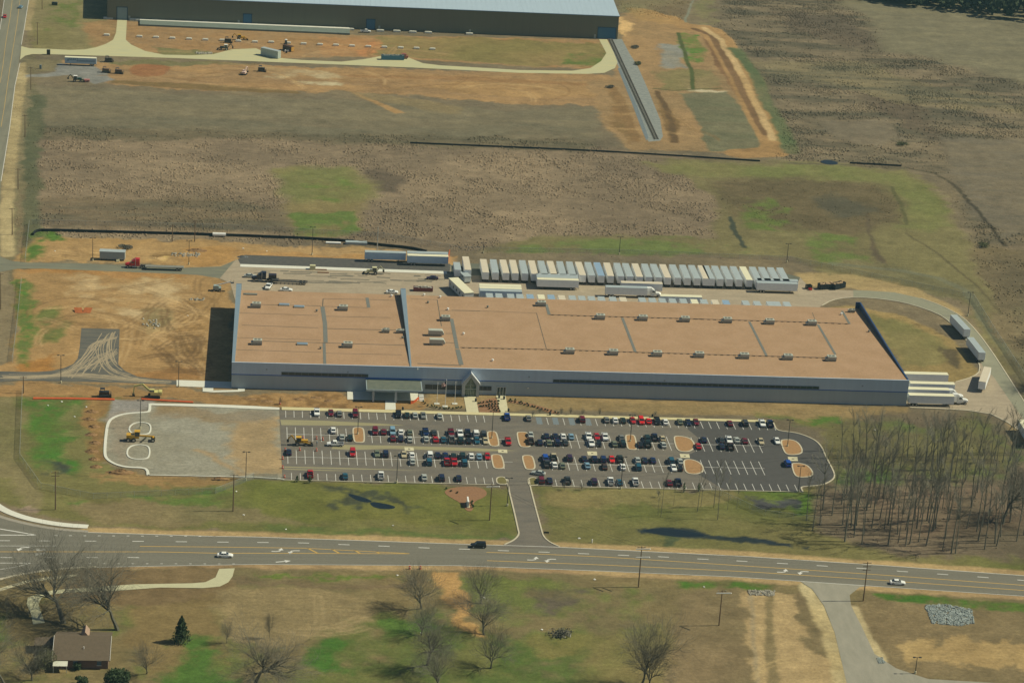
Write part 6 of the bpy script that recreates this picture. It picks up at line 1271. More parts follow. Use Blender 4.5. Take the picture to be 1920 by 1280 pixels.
# ------------------------------------------------------------------ railway
sheet('railway_ballast',W([(1140,73.5),(1166,73.5),(1180,100),(1196,125),(1215,168),(1238,225),(1243,256),(1238,264),(1216,266),(1207,248),(1186,195),(1166,140),(1156,117),(1150,97)]),.01,M('ballast',C(156,158,140),.95,.22,.5,.08,col2=C(124,130,120)),**S)
sheet('railway_ballast',W([(1158,128),(1163,128),(1195,200),(1216,258),(1212,264),(1204,245),(1184,192)]),.016,M('ballast_side',C(116,126,122),.95,.2,.9,.05),**S)
rt=thing('railway_track','twin rusty rails running from the blue warehouse door down to a dead end','railway track')
for a,b_ in (((1141.8,74),(1228,262)),((1147,74),(1233.5,261.5))):
    p=G(*a); q=G(*b_); mb=MB(); mb.beam((p.x,p.y,.32),(q.x,q.y,.32),.24,.16); mb.build('rail',M('rust',(.05,.035,.025,1),.6,.2,1),rt)
p0=G(1144.4,74);p1=G(1230.7,262); mb=MB(); n=int((p1-p0).length/.75)
d=(p1-p0).normalized()
for k in range(n): c=p0+(p1-p0)*(k/n); nn=Vector((-d.y,d.x,0)); mb.beam((c.x-nn.x*1.3,c.y-nn.y*1.3,.14),(c.x+nn.x*1.3,c.y+nn.y*1.3,.14),.24,.18)
mb.build('sleepers',M('tie',(.30,.29,.24,1),.9,.2,1),rt,kind='stuff')
# ------------------------------------------------------------------ house
q=G(152,1252.5); hs=thing('brick_house','small house with brown gable roof and reddish walls at the bottom left','house',(q.x,q.y,0),.01)
w2=7.0; dp=15.5; ez=2.75; rz_=5.6
mb=MB(); mb.box(-w2,w2,0,dp,0,ez); prism(mb,[(-w2,ez),(w2,ez)],0,0) if 0 else None
mb.add([(-w2,0,ez),(-w2,dp,ez),(-w2,dp/2,rz_),(w2,0,ez),(w2,dp,ez),(w2,dp/2,rz_)],[(0,1,2),(3,5,4)]); mb.build('wall',M('brick_pink',(.20,.13,.10,1),.9,.15,2),hs)
rm_=M('shingle_brown',(.135,.105,.072,1),.9,.12,1.2); mb=MB(); o_=.5; e0=ez-.12
mb.add([(-w2-o_,-o_,e0),(w2+o_,-o_,e0),(w2+o_,dp/2,rz_+.1),(-w2-o_,dp/2,rz_+.1),(w2+o_,dp+o_,e0),(-w2-o_,dp+o_,e0),(-w2-o_,-o_,e0-.15),(w2+o_,-o_,e0-.15)],[(0,1,2,3),(3,2,4,5),(6,7,1,0)]); rf=mb.build('roof',rm_,hs)
mb=MB(); mb.add([(-.6,dp/2+.5,rz_-.5),(1.6,dp/2+.5,rz_-.5),(.5,dp/2+.5,rz_+.9),(-.6,dp/2+5,rz_-.6),(1.6,dp/2+5,rz_-.6),(.5,dp/2+5,rz_+.9)],[(0,1,2),(3,5,4),(0,2,5,3),(1,4,5,2)]); mb.build('rear_gable',M('gable_tan',(.34,.24,.18,1),.9,.1,1),rf)
mb=MB(); mb.tube((.5,3.4,rz_-1.7),(.5,3.4,rz_-.9),.12,.12,8); mb.build('vent_pipe',white_p,rf)
mb=MB(); mb.beam((w2+o_+.02,-o_,e0),(w2+o_+.02,dp/2,rz_+.06),.08,.2); mb.beam((-w2-o_-.02,-o_,e0),(-w2-o_-.02,dp/2,rz_+.06),.08,.2); mb.build('fascia',white_p,rf)
for x in (-1.5,4.7): mb=MB(); mb.box(x-.55,x+.55,-.06,-.01,1.0,2.2); wd_=mb.build('window',M('window_blue',(.10,.16,.22,1),.2,.1,1),hs); mb=MB(); mb.box(x-.65,x+.65,-.09,-.061,.9,1.0); mb.box(x-.65,x+.65,-.09,-.061,2.2,2.3); mb.build('frame',white_p,wd_)
mb=MB(); mb.add([(-w2-.2,-2.6,2.0),(-w2+3.6,-2.6,2.0),(-w2+3.6,-.02,2.5),(-w2-.2,-.02,2.5),(-w2-.2,-2.6,1.9),(-w2+3.6,-2.6,1.9),(-w2+3.6,-.02,2.4),(-w2-.2,-.02,2.4)],[(0,1,2,3),(7,6,5,4),(0,4,5,1),(1,5,6,2),(2,6,7,3),(3,7,4,0)]); mb.box(-w2-.1,-w2+.05,-2.5,-2.35,0,1.9); mb.box(-w2+3.3,-w2+3.45,-2.5,-2.35,0,1.9); mb.build('lean_to',M('lean_to_white',C(222,222,190),.5,.05,1),hs)
q=G(88,1216); mb=MB(); mb.add([(-3.2,-2.5,2.2),(3,-2.2,2.4),(3,2,2.6),(-3.2,2,2.3),(-3.2,-2.5,2.35),(3,-2.2,2.55),(3,2,2.75),(-3.2,2,2.45)],[(3,2,1,0),(4,5,6,7),(0,1,5,4),(1,2,6,5),(2,3,7,6),(3,0,4,7)])
for x,y in ((-3,-2.2),(-3,1.8),(2.8,-2),(2.8,1.8)): mb.box(x-.08,x+.08,y-.08,y+.08,0,2.3)
o=mb.build('carport',rm_,label='low brown carport against the left side of the house',cat='carport'); o.location=(q.x,q.y,0)
# ------------------------------------------------------------------ machines
yel=paint(206,160,40); ylw=paint(204,196,120); crm=paint(208,204,160); drk=paint(40,42,38); trk_m=M('track_rubber',(.03,.03,.028,1),.9,.1,2)
def machine(name,label,cat,px,rz,z=0): q=G(*px); return thing(name,label,cat,(q.x,q.y,z),rz,'construction machines')
def trackpair(t0,L=4.2,w_=1.3):
    for s in(-1,1):
        mb=MB(); n=10; pr=[(L/2*math.cos(a)*(1 if abs(math.cos(a))<2 else 1),.42+.42*math.sin(a)) for a in [2*math.pi*k/n for k in range(n)]]; pr=[((math.copysign(L/2-.42,x) if abs(x)>.01 else 0)+.42*(x/(L/2)),z) for x,z in pr]
        prismv=[(x,s*w_-.28,z) for x,z in pr]+[(x,s*w_+.28,z) for x,z in pr]; mb.add(prismv,[tuple(range(n)),tuple(range(2*n-1,n-1,-1))]+[(i,i+n,(i+1)%n+n,(i+1)%n) for i in range(n)]); mb.build('track',trk_m,t0)
def excavator(px,rz,p,label,sc_=1.0,reach=((0,0,0),)):
    t0=machine('excavator',label,'excavator',px,rz); t0.scale=(sc_,)*3; trackpair(t0)
    mb=MB(); mb.box(-2.4,1.2,-1.25,1.25,1.0,2.1); mb.box(-2.6,-1.5,-1.2,1.2,1.1,2.3); mb.build('body',p,t0)
    mb=MB(); mb.box(-.1,1.4,.1,1.25,2.101,3.0); cb_=mb.build('cab',p,t0); mb=MB(); mb.box(.0,1.43,.07,1.28,2.3,2.85); mb.build('window',carglass,cb_)
    a=Vector((1.2,-.3,1.8)); b_=Vector((4.0,-.3,4.4)); c=Vector((6.6,-.3,3.6)); d=Vector((6.9,-.3,.9))
    mb=MB(); mb.beam(a,b_,.45,.6); mb.beam(b_,c,.4,.5); mb.build('boom',p,t0); mb=MB(); mb.beam(c,d,.32,.4); mb.build('arm',p,t0)
    mb=MB(); mb.add([(6.6,-.8,.9),(7.3,-.8,.9),(7.1,-.8,.1),(6.3,-.8,.0),(6.6,.2,.9),(7.3,.2,.9),(7.1,.2,.1),(6.3,.2,.0)],[(3,2,1,0),(4,5,6,7),(0,1,5,4),(1,2,6,5),(2,3,7,6),(3,0,4,7)]); mb.build('bucket',drk,t0); return t0
def wheels(t0,L,mesh=WHB,sc_=1.2):
    for x,y,r in L: o=ob('wheel',mesh,t0); o.location=(x,y,.52*r); o.scale=(r,1,r)
def backhoe(px,rz,p,label,roofc=None):
    t0=machine('backhoe',label,'backhoe loader',px,rz); mb=MB(); mb.box(-.4,2.6,-.55,.55,.9,1.9); mb.box(-1.2,-.4,-.8,.8,.8,1.4); mb.build('body',p,t0)
    mb=MB(); mb.box(-1.3,.5,-.85,.85,2.75,2.9); 
    for x,y in((-1.2,-.75),(-1.2,.75),(.4,-.75),(.4,.75)): mb.box(x-.05,x+.05,y-.05,y+.05,1.4,2.75)
    cb_=mb.build('cab',roofc or p,t0); mb=MB(); mb.box(-1.1,.35,-.72,.72,1.41,2.7); mb.build('window',carglass,cb_)
    for s in(-1,1): mb=MB(); mb.beam((1.0,s*.7,1.5),(3.5,s*.7,.7),.16,.25); mb.build('loader_arm',p,t0)
    mb=MB(); mb.add([(3.4,-1.1,1.0),(3.5,-1.1,.2),(4.3,-1.1,.1),(3.4,1.1,1.0),(3.5,1.1,.2),(4.3,1.1,.1)],[(0,1,2),(3,5,4),(0,3,4,1),(1,4,5,2)]); mb.build('bucket',drk,t0)
    mb=MB(); mb.beam((-1.2,0,1.3),(-2.7,0,3.3),.3,.35); mb.beam((-2.7,0,3.3),(-3.9,0,2.0),.25,.3); mb.build('boom',p,t0); mb=MB(); mb.box(-4.2,-3.5,-.35,.35,1.0,1.9); mb.build('digging_bucket',drk,t0)
    wheels(t0,[(-.8,.95,1.35),(-.8,-.95,1.35),(2.0,.85,.85),(2.0,-.85,.85)]); return t0
def dozer(px,rz,p,label,canopy=True):
    t0=machine('bulldozer',label,'bulldozer',px,rz); trackpair(t0,3.4,1.0); mb=MB(); mb.box(-1.6,1.7,-.65,.65,.8,1.9); mb.build('body',p,t0)
    mb=MB(); mb.box(-1.3,.3,-.8,.8,2.8,2.92); [mb.box(x-.05,x+.05,y-.05,y+.05,1.9,2.8) for x in(-1.2,.2) for y in(-.7,.7)]; mb.build('canopy',p,t0)
    mb=MB(); mb.box(2.2,2.4,-1.7,1.7,.15,1.25); mb.box(1.5,2.2,-.9,-.75,.5,.7); mb.box(1.5,2.2,.75,.9,.5,.7); mb.build('blade',drk,t0); return t0
excavator((289,744),math.pi,ylw,'pale yellow excavator with raised arm above the orange fence left of the building')
t0=machine('motor_grader','yellow motor grader with dark tyres in the unfinished gravel lot','motor grader',(262,826),.02)
mb=MB(); mb.box(-4.2,-1.6,-1.1,1.1,.9,2.3); mb.box(-1.6,-.2,-.8,.8,1.0,1.8); mb.beam((-.3,0,1.8),(4.3,0,1.5),.4,.5); mb.box(4.0,4.6,-.8,.8,.9,1.5); mb.build('body',yel,t0)
mb=MB(); mb.box(-1.7,.1,-.95,.95,3.3,3.45); [mb.box(x-.06,x+.06,y-.06,y+.06,1.8,3.3) for x in(-1.6,0) for y in(-.85,.85)]; c_=mb.build('cab',yel,t0); mb=MB(); mb.box(-1.5,-.1,-.8,.8,1.81,3.2); mb.build('window',carglass,c_)
mb=MB(); mb.beam((.6,-1.7,.5),(2.0,1.7,.5),.15,.6); mb.build('blade',drk,t0); wheels(t0,[(-3.6,1.2,1.3),(-3.6,-1.2,1.3),(-1.9,1.2,1.3),(-1.9,-1.2,1.3),(4.2,1.1,1.3),(4.2,-1.1,1.3)])
backhoe((562,834),.0,yel,'yellow backhoe loader at the left end of the parking aisle')
dozer((195,743),.1,drk,'small dark grey loader behind the left orange fence')
backhoe((700,514),math.pi,crm,'cream and black loader on the yard strip behind the left roof'); backhoe((450,75),.1,yel,'yellow backhoe among the white blocks by the warehouse')
backhoe((422,94),math.pi,drk,'dark tractor with white roof beside the gravel turn-off',white_p); dozer((427,80),0,drk,'small white-roofed machine between the white blocks')
excavator((458,140),1.3,paint(214,190,180),'red and white compact excavator on the far dirt strip',.75); dozer((490,134),0,drk,'dark bulldozer right of the red and white excavator')
dozer((203,116),.2,drk,'dark machine right of the lettered trailer'); dozer((198,136),0,paint(110,84,50),'brown bulldozer on the far left dirt ground'); dozer((222,138),0,paint(90,70,50),'small brown implement right of the brown bulldozer')
t0=backhoe((143,153),0,paint(28,70,50),'dark green farm tractor with pale cab at the far left field',white_p)
q=G(163,153.5); mb=MB(); mb.box(-1.3,1.3,-.9,.9,.4,1.2); mb.tube((-.6,-1.1,.4),(-.6,1.1,.4),.4,.4,10); o=mb.build('towed_implement',paint(190,120,110),label='pink implement behind the dark green tractor',cat='farm implement'); o.location=(q.x,q.y,0)
# boom lift at the left back corner
t0=machine('boom_lift','grey boom lift with white arm reaching to the back left roof corner','boom lift',(407,545),0); mb=MB(); mb.box(-1.5,1.5,-1.1,1.1,.6,1.5); mb.box(-1.3,.6,-1,1,1.501,2.2); mb.build('body',paint(150,165,160),t0); mb=MB(); mb.beam((-1,0,2.0),(5.2,0,3.8),.3,.35); mb.build('boom',white_p,t0); mb=MB(); mb.box(5.0,6.2,-.7,.7,3.3,3.4); [mb.box(x-.04,x+.04,y-.04,y+.04,3.4,4.4) for x in(5.05,6.15) for y in(-.65,.65)]; mb.build('basket',drk,t0); wheels(t0,[(-1.1,1.2,.9),(-1.1,-1.2,.9),(1.1,1.2,.9),(1.1,-1.2,.9)])
# ------------------------------------------------------------------ offices, containers, bins
def office(px,L,Wd,H,rz,wallc,roofc,label,wins=3):
    q=G(*px); t0=thing('site_office',label,'site office',(q.x,q.y,0),rz); mb=MB(); mb.box(-L/2,L/2,-Wd/2,Wd/2,.6,H); mb.build('wall',wallc,t0); mb=MB(); mb.box(-L/2-.15,L/2+.15,-Wd/2-.15,Wd/2+.15,H+.002,H+.15); mb.build('roof',roofc,t0)
    for k in range(wins): x=-L/2+L*(k+.5)/wins; mb=MB(); mb.box(x-.45,x+.45,-Wd/2-.06,-Wd/2-.003,1.6,2.5); mb.build('window',glass_d,t0)
    for k in range(5): x=-L/2+.6+k*(L-1.2)/4; mb=MB(); mb.box(x-.2,x+.2,-Wd/2+.2,Wd/2-.2,0,.6); mb.build('support',steel,t0)
    return t0
t0=office((211,486.5),9.6,3.0,3.5,-.03,M('office_grey',(.36,.40,.38,1),.6,.06,1,stretch=(3,3,.3)),twg,'grey site office cabin beside the access road',0)
mb=MB(); 
for k in range(4): mb.box(1.6,2.8,-1.9-.3*k,-1.55-.3*k,0,.9-.2*k)
mb.build('steps',conc,t0)
a=G(850,521,3.7); b_=G(880,549.5,3.7); ang=math.atan2(b_.y-a.y,b_.x-a.x); t0=office((0,0),17.5,3.6,3.7,ang,M('office_white',(.62,.63,.60,1),.6,.05,1),twr,'long white office trailer standing diagonally behind the roof divider',5); t0.location=((a.x+b_.x)/2,(a.y+b_.y)/2,0)
q=G(872,527); t0=office((0,0),5.5,2.6,2.8,ang,M('office_white2',(.5,.56,.56,1),.6,.05,1),twg,'small pale box cabin right behind the diagonal office trailer',1); t0.location=(q.x,q.y,0)
def container(c0,c1,z,Wd,H,mat,rfm_,label,endm=None,name='container'):
    a=G(*c0,z);b_=G(*c1,z); L=(b_-a).length; an=math.atan2(b_.y-a.y,b_.x-a.x); t0=thing(name,label,'container',((a.x+b_.x)/2,(a.y+b_.y)/2,0),an); mb=MB(); mb.box(-L/2,L/2,-Wd/2,Wd/2,.12,H-.05); mb.build('wall',mat,t0); mb=MB(); mb.box(-L/2-.02,L/2+.02,-Wd/2-.02,Wd/2+.02,H-.048,H); mb.build('roof',rfm_,t0)
    mb=MB(); mb.box(L/2+.003,L/2+.06,-Wd/2+.1,-.02,.25,H-.2); mb.build('door',endm or mat,t0); mb=MB(); mb.box(L/2+.003,L/2+.06,.02,Wd/2-.1,.25,H-.2); mb.build('door',endm or mat,t0); return t0
container((492,88.5),(524,96),3.9,2.5,3.9,M('cont_pale',(.42,.48,.44,1),.5,.06,1),twg,'long pale container standing diagonally on the gravel turn-off')
container((533,84),(549,88),2.6,2.4,2.7,M('cont_brown',(.10,.075,.05,1),.7,.1,1),M('cont_brown_top',C(84,60,44),.7,.1,1),'brown container with an orange end beside the pale one',M('cont_orange',C(196,150,70),.6,.1,1))
q=G(536,83); t0=thing('portable_toilet','black portable toilet with white roof by the brown container','portable toilet',(q.x,q.y,0)); mb=MB(); mb.box(-.6,.6,-.6,.6,0,2.2); mb.build('wall',drk,t0); mb=MB(); mb.frust((-.65,.65,-.65,.65),(-.4,.4,-.4,.4),2.201,2.55); mb.build('roof',white_p,t0); mb=MB(); mb.box(-.35,.35,-.64,-.603,.1,2.0); mb.build('door',M('toilet_door',(.1,.12,.12,1),.5,.1,1),t0)
for i,(x,y,cc) in enumerate(((535,97.5,white_p),(540,97,white_p),(537,100,drk))):
    q=G(x,y); mb=MB(); mb.tube((0,-.5,.5),(0,.5,.5),.5,.5,12); mb.tube((0,-.25,.5),(0,.25,.5),.52,.52,12); o=mb.build('drum',cc,label=['white drum left of its twin by the brown container','white drum right of its twin by the brown container','dark drum in front of the white drums'][i],cat='drum'); o.location=(q.x,q.y,0)
def skip(px,L,Wd,H,rz,mat,label,fill=None):
    q=G(*px); t0=thing('waste_skip',label,'skip',(q.x,q.y,0),rz); mb=MB(); T=.12
    mb.box(-L/2,L/2,-Wd/2,Wd/2,.15,.3); mb.box(-L/2,L/2,-Wd/2,-Wd/2+T,.301,H); mb.box(-L/2,L/2,Wd/2-T,Wd/2,.301,H); mb.box(-L/2,-L/2+T,-Wd/2+T,Wd/2-T,.301,H); mb.box(L/2-T,L/2,-Wd/2+T,Wd/2-T,.301,H); mb.build('wall',mat,t0)
    mb=MB()
    for k in range(7): mb.box(-L/2+.3+k*(L-.6)/6-.05,-L/2+.3+k*(L-.6)/6+.05,-Wd/2-.08,-Wd/2-.003,.3,H)
    mb.build('rib',mat,t0)
    if fill:
        mb=MB(); R_=random.Random(len(label))
        for _ in range(46): x=R_.uniform(-L/2+.4,L/2-.4); y=R_.uniform(-Wd/2+.4,Wd/2-.4); z=H-.5+R_.uniform(0,.7); s=R_.uniform(.15,.5); mb.box(x-s,x+s,y-s*.6,y+s*.6,z-.2,z+R_.uniform(.02,.2))
        mb.build('cardboard',fill,t0,kind='stuff')
card=M('cardboard',C(206,176,128),.9,.25,2); blk=M('skip_black',(.02,.03,.035,1),.6,.1,1)
skip((1548,541),6.2,2.5,2.2,.28,blk,'black skip full of cardboard, left of two beside the loop road',card); skip((1571,540),6.2,2.5,2.3,.62,blk,'black skip full of cardboard, right of two beside the loop road',card)
skip((1516,541),2.2,1.8,1.6,.3,drk,'small dark skip left of the cardboard skips'); skip((1519,544),1.2,1.0,.8,.2,paint(190,40,30),'small red skip in front of the small dark one')
skip((736,112),11.5,2.6,2.4,.10,M('skip_blue',(.06,.17,.26,1),.5,.08,1),'long blue open container on the gravel bulge',M('rubble_pale',C(190,190,160),.9,.2,1)); q=G(757,110); mb=MB(); mb.box(-1.2,1.2,-1.2,1.2,.5,2.5); mb.box(1.2,2.2,-1.1,1.1,.5,1.6); o=mb.build('truck_cab',paint(150,80,60),label='rusty red truck cab at the right end of the long blue container',cat='truck'); o.location=(q.x,q.y,0)
skip((793,545),7.4,2.4,1.5,.0,paint(110,16,30),'dark red open skip in the yard below the purple car',M('rubble_white',C(200,196,170),.9,.3,1))
# misc site items
def boxobj(name,label,cat,px,dims,mat,rz=0,z=0,grp=None):
    q=G(*px); mb=MB(); mb.box(-dims[0]/2,dims[0]/2,-dims[1]/2,dims[1]/2,0,dims[2]); mb.box(-dims[0]/2+.05,dims[0]/2-.05,-dims[1]/2+.05,dims[1]/2-.05,dims[2],dims[2]+.05); o=mb.build(name,mat,label=label,cat=cat,group=grp); o.location=(q.x,q.y,z); o.rotation_euler=(0,0,rz); return o
boxobj('utility_cabinet','dark cabinet standing in the far gravel junction','cabinet',(91,102.5),(1.7,1.2,2.4),drk); boxobj('utility_cabinet','dark green cabinet in the grass at the top left','cabinet',(102.5,10),(3.0,1.6,1.6),paint(30,46,36)); boxobj('utility_cabinet','small blue grey cabinet near the lettered trailer','cabinet',(76,129),(1,.8,1.8),paint(110,130,140))
boxobj('board_stack','stack of white panels behind the black silt fence','panel stack',(625,456),(6,1.4,.4),white_p); boxobj('pipe_stack','grey stack of pipes behind the black silt fence','pipe stack',(668,457),(8.6,2.4,.9),twg)
q=G(411,443); mb=MB(); mb.tube((-2.6,0,.8),(2.6,0,.8),.75,.75,14); mb.box(-2,-1.7,-.6,.6,0,.4); mb.box(1.7,2,-.6,.6,0,.4); o=mb.build('white_tank',white_p,label='white horizontal tank beyond the black silt fence',cat='tank'); o.location=(q.x,q.y,0)
for i,(x,y) in enumerate(((602,506),(606,511.5))): boxobj('rusty_beam',['rusty beam lying on the yard strip, far one','rusty beam lying on the yard strip, near one'][i],'beam',(x,y),(4.4,.7,.25),M('rusty',(.20,.09,.04,1),.8,.2,1))
boxobj('cement_mixer_body','cream mixer block on the white loading strip','mixer',(586,505),(2.2,1.6,1.7),crm)
for i,(px,sg) in enumerate((((147,584),-1),((164,584),1))):
    q=G(*px); mb=MB(); mb.add([(-1.4-sg*.3,-1.6,.05),(1.4-sg*.3,-1.6,.05),(1.4+sg*.3,1.6,1.0),(-1.4+sg*.3,1.6,1.0),(-1.4-sg*.3,-1.6,0),(1.4-sg*.3,-1.6,0),(1.4+sg*.3,1.6,.9),(-1.4+sg*.3,1.6,.9)],[(0,1,2,3),(7,6,5,4),(0,4,5,1),(1,5,6,2),(2,6,7,3),(3,7,4,0)]); o=mb.build('steel_plate',M('rust_plate',C(176,100,50),.8,.18,1),label=['tilted rusty steel plate, left of the pair on the dirt','tilted rusty steel plate, right of the pair on the dirt'][i],cat='steel plate'); o.location=(q.x,q.y,0)
# monument sign in the round bed
q=G(877,947); t0=thing('monument_sign','white slab sign seen edge-on in the round red bed','sign',(q.x,q.y,0),0); mb=MB(); mb.box(-.25,.25,-2.0,2.0,.3,2.1); mb.build('slab',white_p,t0); mb=MB(); mb.box(-.45,.45,-2.2,2.2,0,.3); mb.build('plinth',conc,t0)
# low sign by the driveway
q=G(1024,1001); t0=thing('low_sign','small dark board sign right of the driveway','sign',(q.x,q.y,0)); mb=MB(); mb.box(-.8,.8,-.05,.05,.3,.9); mb.build('board',drk,t0)
for s in(-.6,.6): mb=MB(); mb.box(s-.05,s+.05,-.04,.04,0,.299); mb.build('post',drk,t0)
q=G(1110,1017); mb=MB(); mb.tube((0,0,0),(0,0,1.0),.18,.18,8); mb.tube((0,0,1.0),(0,0,1.2),.25,.1,8); o=mb.build('white_marker',white_p,label='short white marker on the verge right of the driveway',cat='marker'); o.location=(q.x,q.y,0)
# bins by the walks
for i,(f,X,Y,l) in enumerate(((z3,905,88,'on the right edge of the main walk'),(z3,1205,45,'left of the side door'),(z3,1268,60,'on the side door walk'),(z3,1325,218,'at the foot of the side walk'),(z3,1860,265,'at the end of the long curved bed'),(z4,215,128,'on the walk by the blue hatched stalls'),(z4,1530,155,'on the walk behind the black pickup'),(z2,1750,200,'on the walk below the canopy'))):
    q=G(*f(X,Y)); mb=MB(); mb.tube((0,0,0),(0,0,.9),.32,.36,10); mb.tube((0,0,.9),(0,0,1.15),.38,.15,10); o=mb.build('litter_bin',blk,label='dark litter bin '+l,cat='bin',group='litter bins'); o.location=(q.x,q.y,.17)
# orange barrels
def barrel(px,l):
    q=G(*px); t0=thing('traffic_barrel',l,'traffic barrel',(q.x,q.y,.04),0,'orange traffic barrels'); mb=MB(); mb.tube((0,0,0),(0,0,.95),.32,.24,10); mb.build('drum',M('barrel_orange',C(206,90,52),.6,.08,1),t0); mb=MB(); mb.tube((0,0,.5),(0,0,.68),.285,.27,10); mb.build('band',white_p,t0)
for f,X,Y,l in ((z2,470,568,'left of three above the aisle'),(z2,640,570,'in the middle of three above the aisle'),(z2,722,582,'right of three above the aisle'),(z2,238,718,'left of three below the aisle'),(z2,425,716,'middle of three below the aisle'),(z2,640,722,'right of three below the aisle'),(z2,205,828,'upper of two on the lot edge'),(z2,205,945,'lower of two on the lot edge'),(z2,228,1065,'at the lower left lot corner'),(z2,170,120,'on the dirt above the lot corner'),(z3,880+0,0,'')) [:10]: barrel(f(X,Y),'orange barrel '+l)
barrel((768,1066),'orange barrel on the highway verge, left of two'); barrel((788,1066),'orange barrel on the highway verge, right of two')
# worker by the backhoe
def person(px,label):
    q=G(*px); t0=thing('person',label,'person',(q.x,q.y,.04),1.2); J=[(0,0,.98),(0,0,1.2),(0,0,1.42),(0,0,1.52),(0,.01,1.66),(.1,0,.95),(.12,.06,.5),(.12,0,.08),(.13,.14,.03),(-.1,0,.95),(-.13,-.04,.5),(-.14,-.1,.08),(-.14,.04,.03),(.2,0,1.42),(.25,.05,1.15),(.24,.2,.95),(-.2,0,1.42),(-.27,0,1.15),(-.25,.12,.93)]
    E=[(0,1),(1,2),(2,3),(3,4),(0,5),(5,6),(6,7),(7,8),(0,9),(9,10),(10,11),(11,12),(2,13),(13,14),(14,15),(2,16),(16,17),(17,18)]; Rd=[.15,.14,.13,.06,.11,.1,.07,.05,.04,.1,.07,.05,.04,.07,.05,.035,.07,.05,.035]
    me=bpy.data.meshes.new('body'); me.from_pydata(J,E,[]); me.materials.append(paint(60,72,88)); o=ob('body',me,t0); m_=o.modifiers.new('s','SKIN'); 
    for v,r in zip(me.skin_vertices[0].data,Rd): v.radius=(r,r)
    me.skin_vertices[0].data[0].use_root=True; o.modifiers.new('d','SUBSURF').levels=1
    mb=MB(); cabin(mb,-.15,-.13,.13,.15,.13,.11,1.1,1.44); mb.build('shirt',paint(96,140,160),t0)
    mb=MB(); mb.tube((0,.01,1.70),(0,.01,1.8),.125,.07,10); mb.build('hard_hat',white_p,t0)
person(z2(645,655),'worker in a blue shirt standing right of the yellow backhoe')
# rocks
def rocks(pl,n,s0,s1,mat,label,cat,name='riprap',seed=3):
    R_=random.Random(seed); P_=W(pl); xs=[p[0] for p in P_];ys=[p[1] for p in P_]; mb=MB(); k=0
    while k<n:
        x=R_.uniform(min(xs),max(xs)); y=R_.uniform(min(ys),max(ys))
        if sdist(np.array([x]),np.array([y]),P_)[0]<0: continue
        k+=1; s=R_.uniform(s0,s1); vs=[]
        for a in range(5): t_=a*1.257+R_.random(); vs.append((x+s*math.cos(t_)*R_.uniform(.7,1.2),y+s*math.sin(t_)*R_.uniform(.7,1.2),-.02))
        for a in range(5): t_=a*1.257+R_.random(); vs.append((x+s*.6*math.cos(t_),y+s*.6*math.sin(t_),s*R_.uniform(.6,1.1)))
        mb.add(vs,[(0,1,6,5),(1,2,7,6),(2,3,8,7),(3,4,9,8),(4,0,5,9),(5,6,7,8,9)])
    return mb.build(name,mat,kind='stuff')
rk=M('riprap_stone',C(168,176,160),.9,.35,.9); rk2=M('rubble_stone',C(178,172,146),.9,.3,.9)
rocks([(1733,1135),(1770,1133),(1822,1142),(1826,1168),(1800,1173),(1748,1168),(1740,1150)],1500,.14,.42,rk,'','',seed=3)
rocks([(1402,1106),(1452,1107),(1452,1117),(1405,1115)],260,.15,.4,rk2,'','',seed=4); rocks([(1643,1233),(1655,1232),(1660,1243),(1648,1243)],80,.12,.3,rk,'','',seed=5)
rocks([(1040,1184),(1066,1183),(1072,1193),(1046,1196)],60,.15,.35,rk2,'','','rubble',6); rocks([(366,101.5),(398,101.5),(398,99.5),(368,99)],60,.3,.7,rk2,'','','rubble',7)
rocks([(355,560),(385,560),(385,565),(355,562)],24,.2,.6,rk2,'','','rubble',8); rocks([(320,474),(375,476),(370,482),(320,480)],40,.2,.7,rk2,'','','rubble',9); rocks([(268,598),(300,600),(300,618),(268,612)],26,.2,.6,rk2,'','','rubble',10)
# dirt mounds
dirt=M('dirt_mound',C(150,118,76),.95,.25,.8,.15)
def mound(px,L,Wd,H,label,seed=0,mat=None):
    q=G(*px); R_=random.Random(seed); mb=MB(); n=18; m_=6; vs=[]; 
    for j in range(m_+1):
        r_=1-j/m_
        for i in range(n): a=2*math.pi*i/n; k=1+R_.uniform(-.16,.16); vs.append((L/2*r_*k*math.cos(a),Wd/2*r_*k*math.sin(a),-.1+H*(1-r_**1.7)*R_.uniform(.75,1.2)))
    fs=[(j*n+i,j*n+(i+1)%n,(j+1)*n+(i+1)%n,(j+1)*n+i) for j in range(m_) for i in range(n)]; mb.add(vs,fs); o=mb.build('dirt_mound',mat or dirt,label=label,cat='dirt mound',group='dirt mounds'); o.location=(q.x,q.y,0)
mound((226,886),9,3.4,1.3,'long brown dirt mound below the gravel lot curb',1); mound((412,898),6,2.4,.8,'low rubbly dirt mound by the lower gravel lot edge',2)
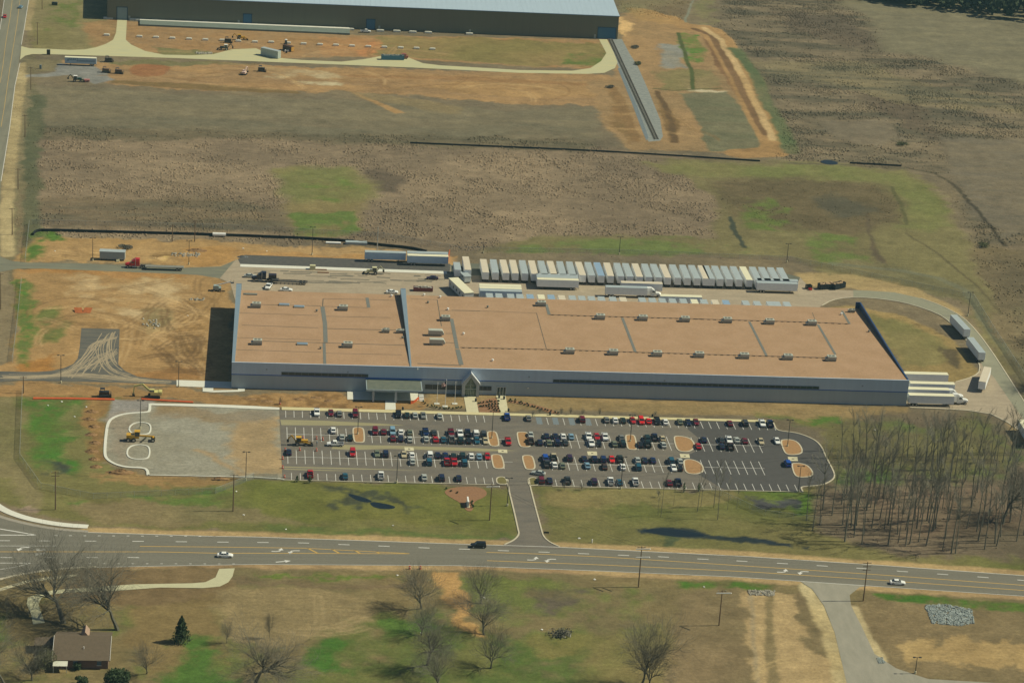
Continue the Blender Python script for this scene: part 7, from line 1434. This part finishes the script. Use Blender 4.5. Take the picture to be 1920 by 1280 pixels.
for i,(x,y,L_) in enumerate(((172,772,5),(168,786,4.6),(176,800,4.2),(170,815,4.6),(178,830,4.2),(172,846,4.6),(176,861,4),(180,875,4.4))): mound((x,y),L_,2.6,.8,'%s dirt heap from the top in the line left of the gravel lot'%nth(i+1),10+i)
for i,(x,y) in enumerate(((470,748),(500,752),(560,748),(592,745),(618,751))): mound((x,y),5,2.6,.45,'%s dirt heap from the left in front of the left wall'%nth(i+1),30+i)
mound((240,463),5,2.4,.8,'dirt heap by the brush in the left pit ground',41); mound((295,485),7,2.6,.8,'tan sand heap beside the red truck',42,M('sand_tan',C(206,172,112),.95,.15,1,.1)); mound((370,470),9,4,.9,'broad orange heap behind the flatbed',43); mound((455,482),5,2.4,.8,'grey asphalt heap at the end of the dark strip',44,M('grey_heap',C(110,112,104),.95,.2,1,.1))
# scattered white litter
R_=random.Random(9); lit=[(437+20,965),(536,992),(737,985),(1066+20,1009),(1640,806),(1838,463),(908,1120),(1115,1086),(1320,1100),(1016,1180),(745,1078),(790,1186),(90,760),(116,753),(162,763),(140,781),(443,921),(500,471),(456,466),(103,471),(352,592),(297,612)]
for i,(x,y) in enumerate(lit):
    q=G(x,y); mb=MB(); a=R_.uniform(.15,.4); mb.box(-a,a,-.25,.25,0,.12); mb.box(-a*.5,a*.6,-.2,.3,.12,.2); o=mb.build('litter',white_p,label='pale scrap of litter on open ground, %s in a scattered set'%nth(i+1),cat='litter',group='scattered litter'); o.location=(q.x,q.y,0); o.rotation_euler=(0,0,R_.uniform(0,3))
# ------------------------------------------------------------------ tussocks last (they keep off everything paved)
tme=tufts(); tme.materials.append(tm); ob('tussocks',tme,kind='stuff')
# ------------------------------------------------------------------ air
mb=MB(); mb.box(-1000,1400,-900,1300,-60,345); hz=bpy.data.materials.new('haze'); hz.use_nodes=True; t=hz.node_tree; t.nodes.remove(t.nodes['Principled BSDF'])
pv=t.nodes.new('ShaderNodeVolumePrincipled'); pv.inputs['Density'].default_value=HAZE; pv.inputs['Color'].default_value=(.45,.85,1,1); pv.inputs['Anisotropy'].default_value=0.0
t.links.new(pv.outputs[0],t.nodes['Material Output'].inputs['Volume']); o=mb.build('haze',hz,kind='stuff')
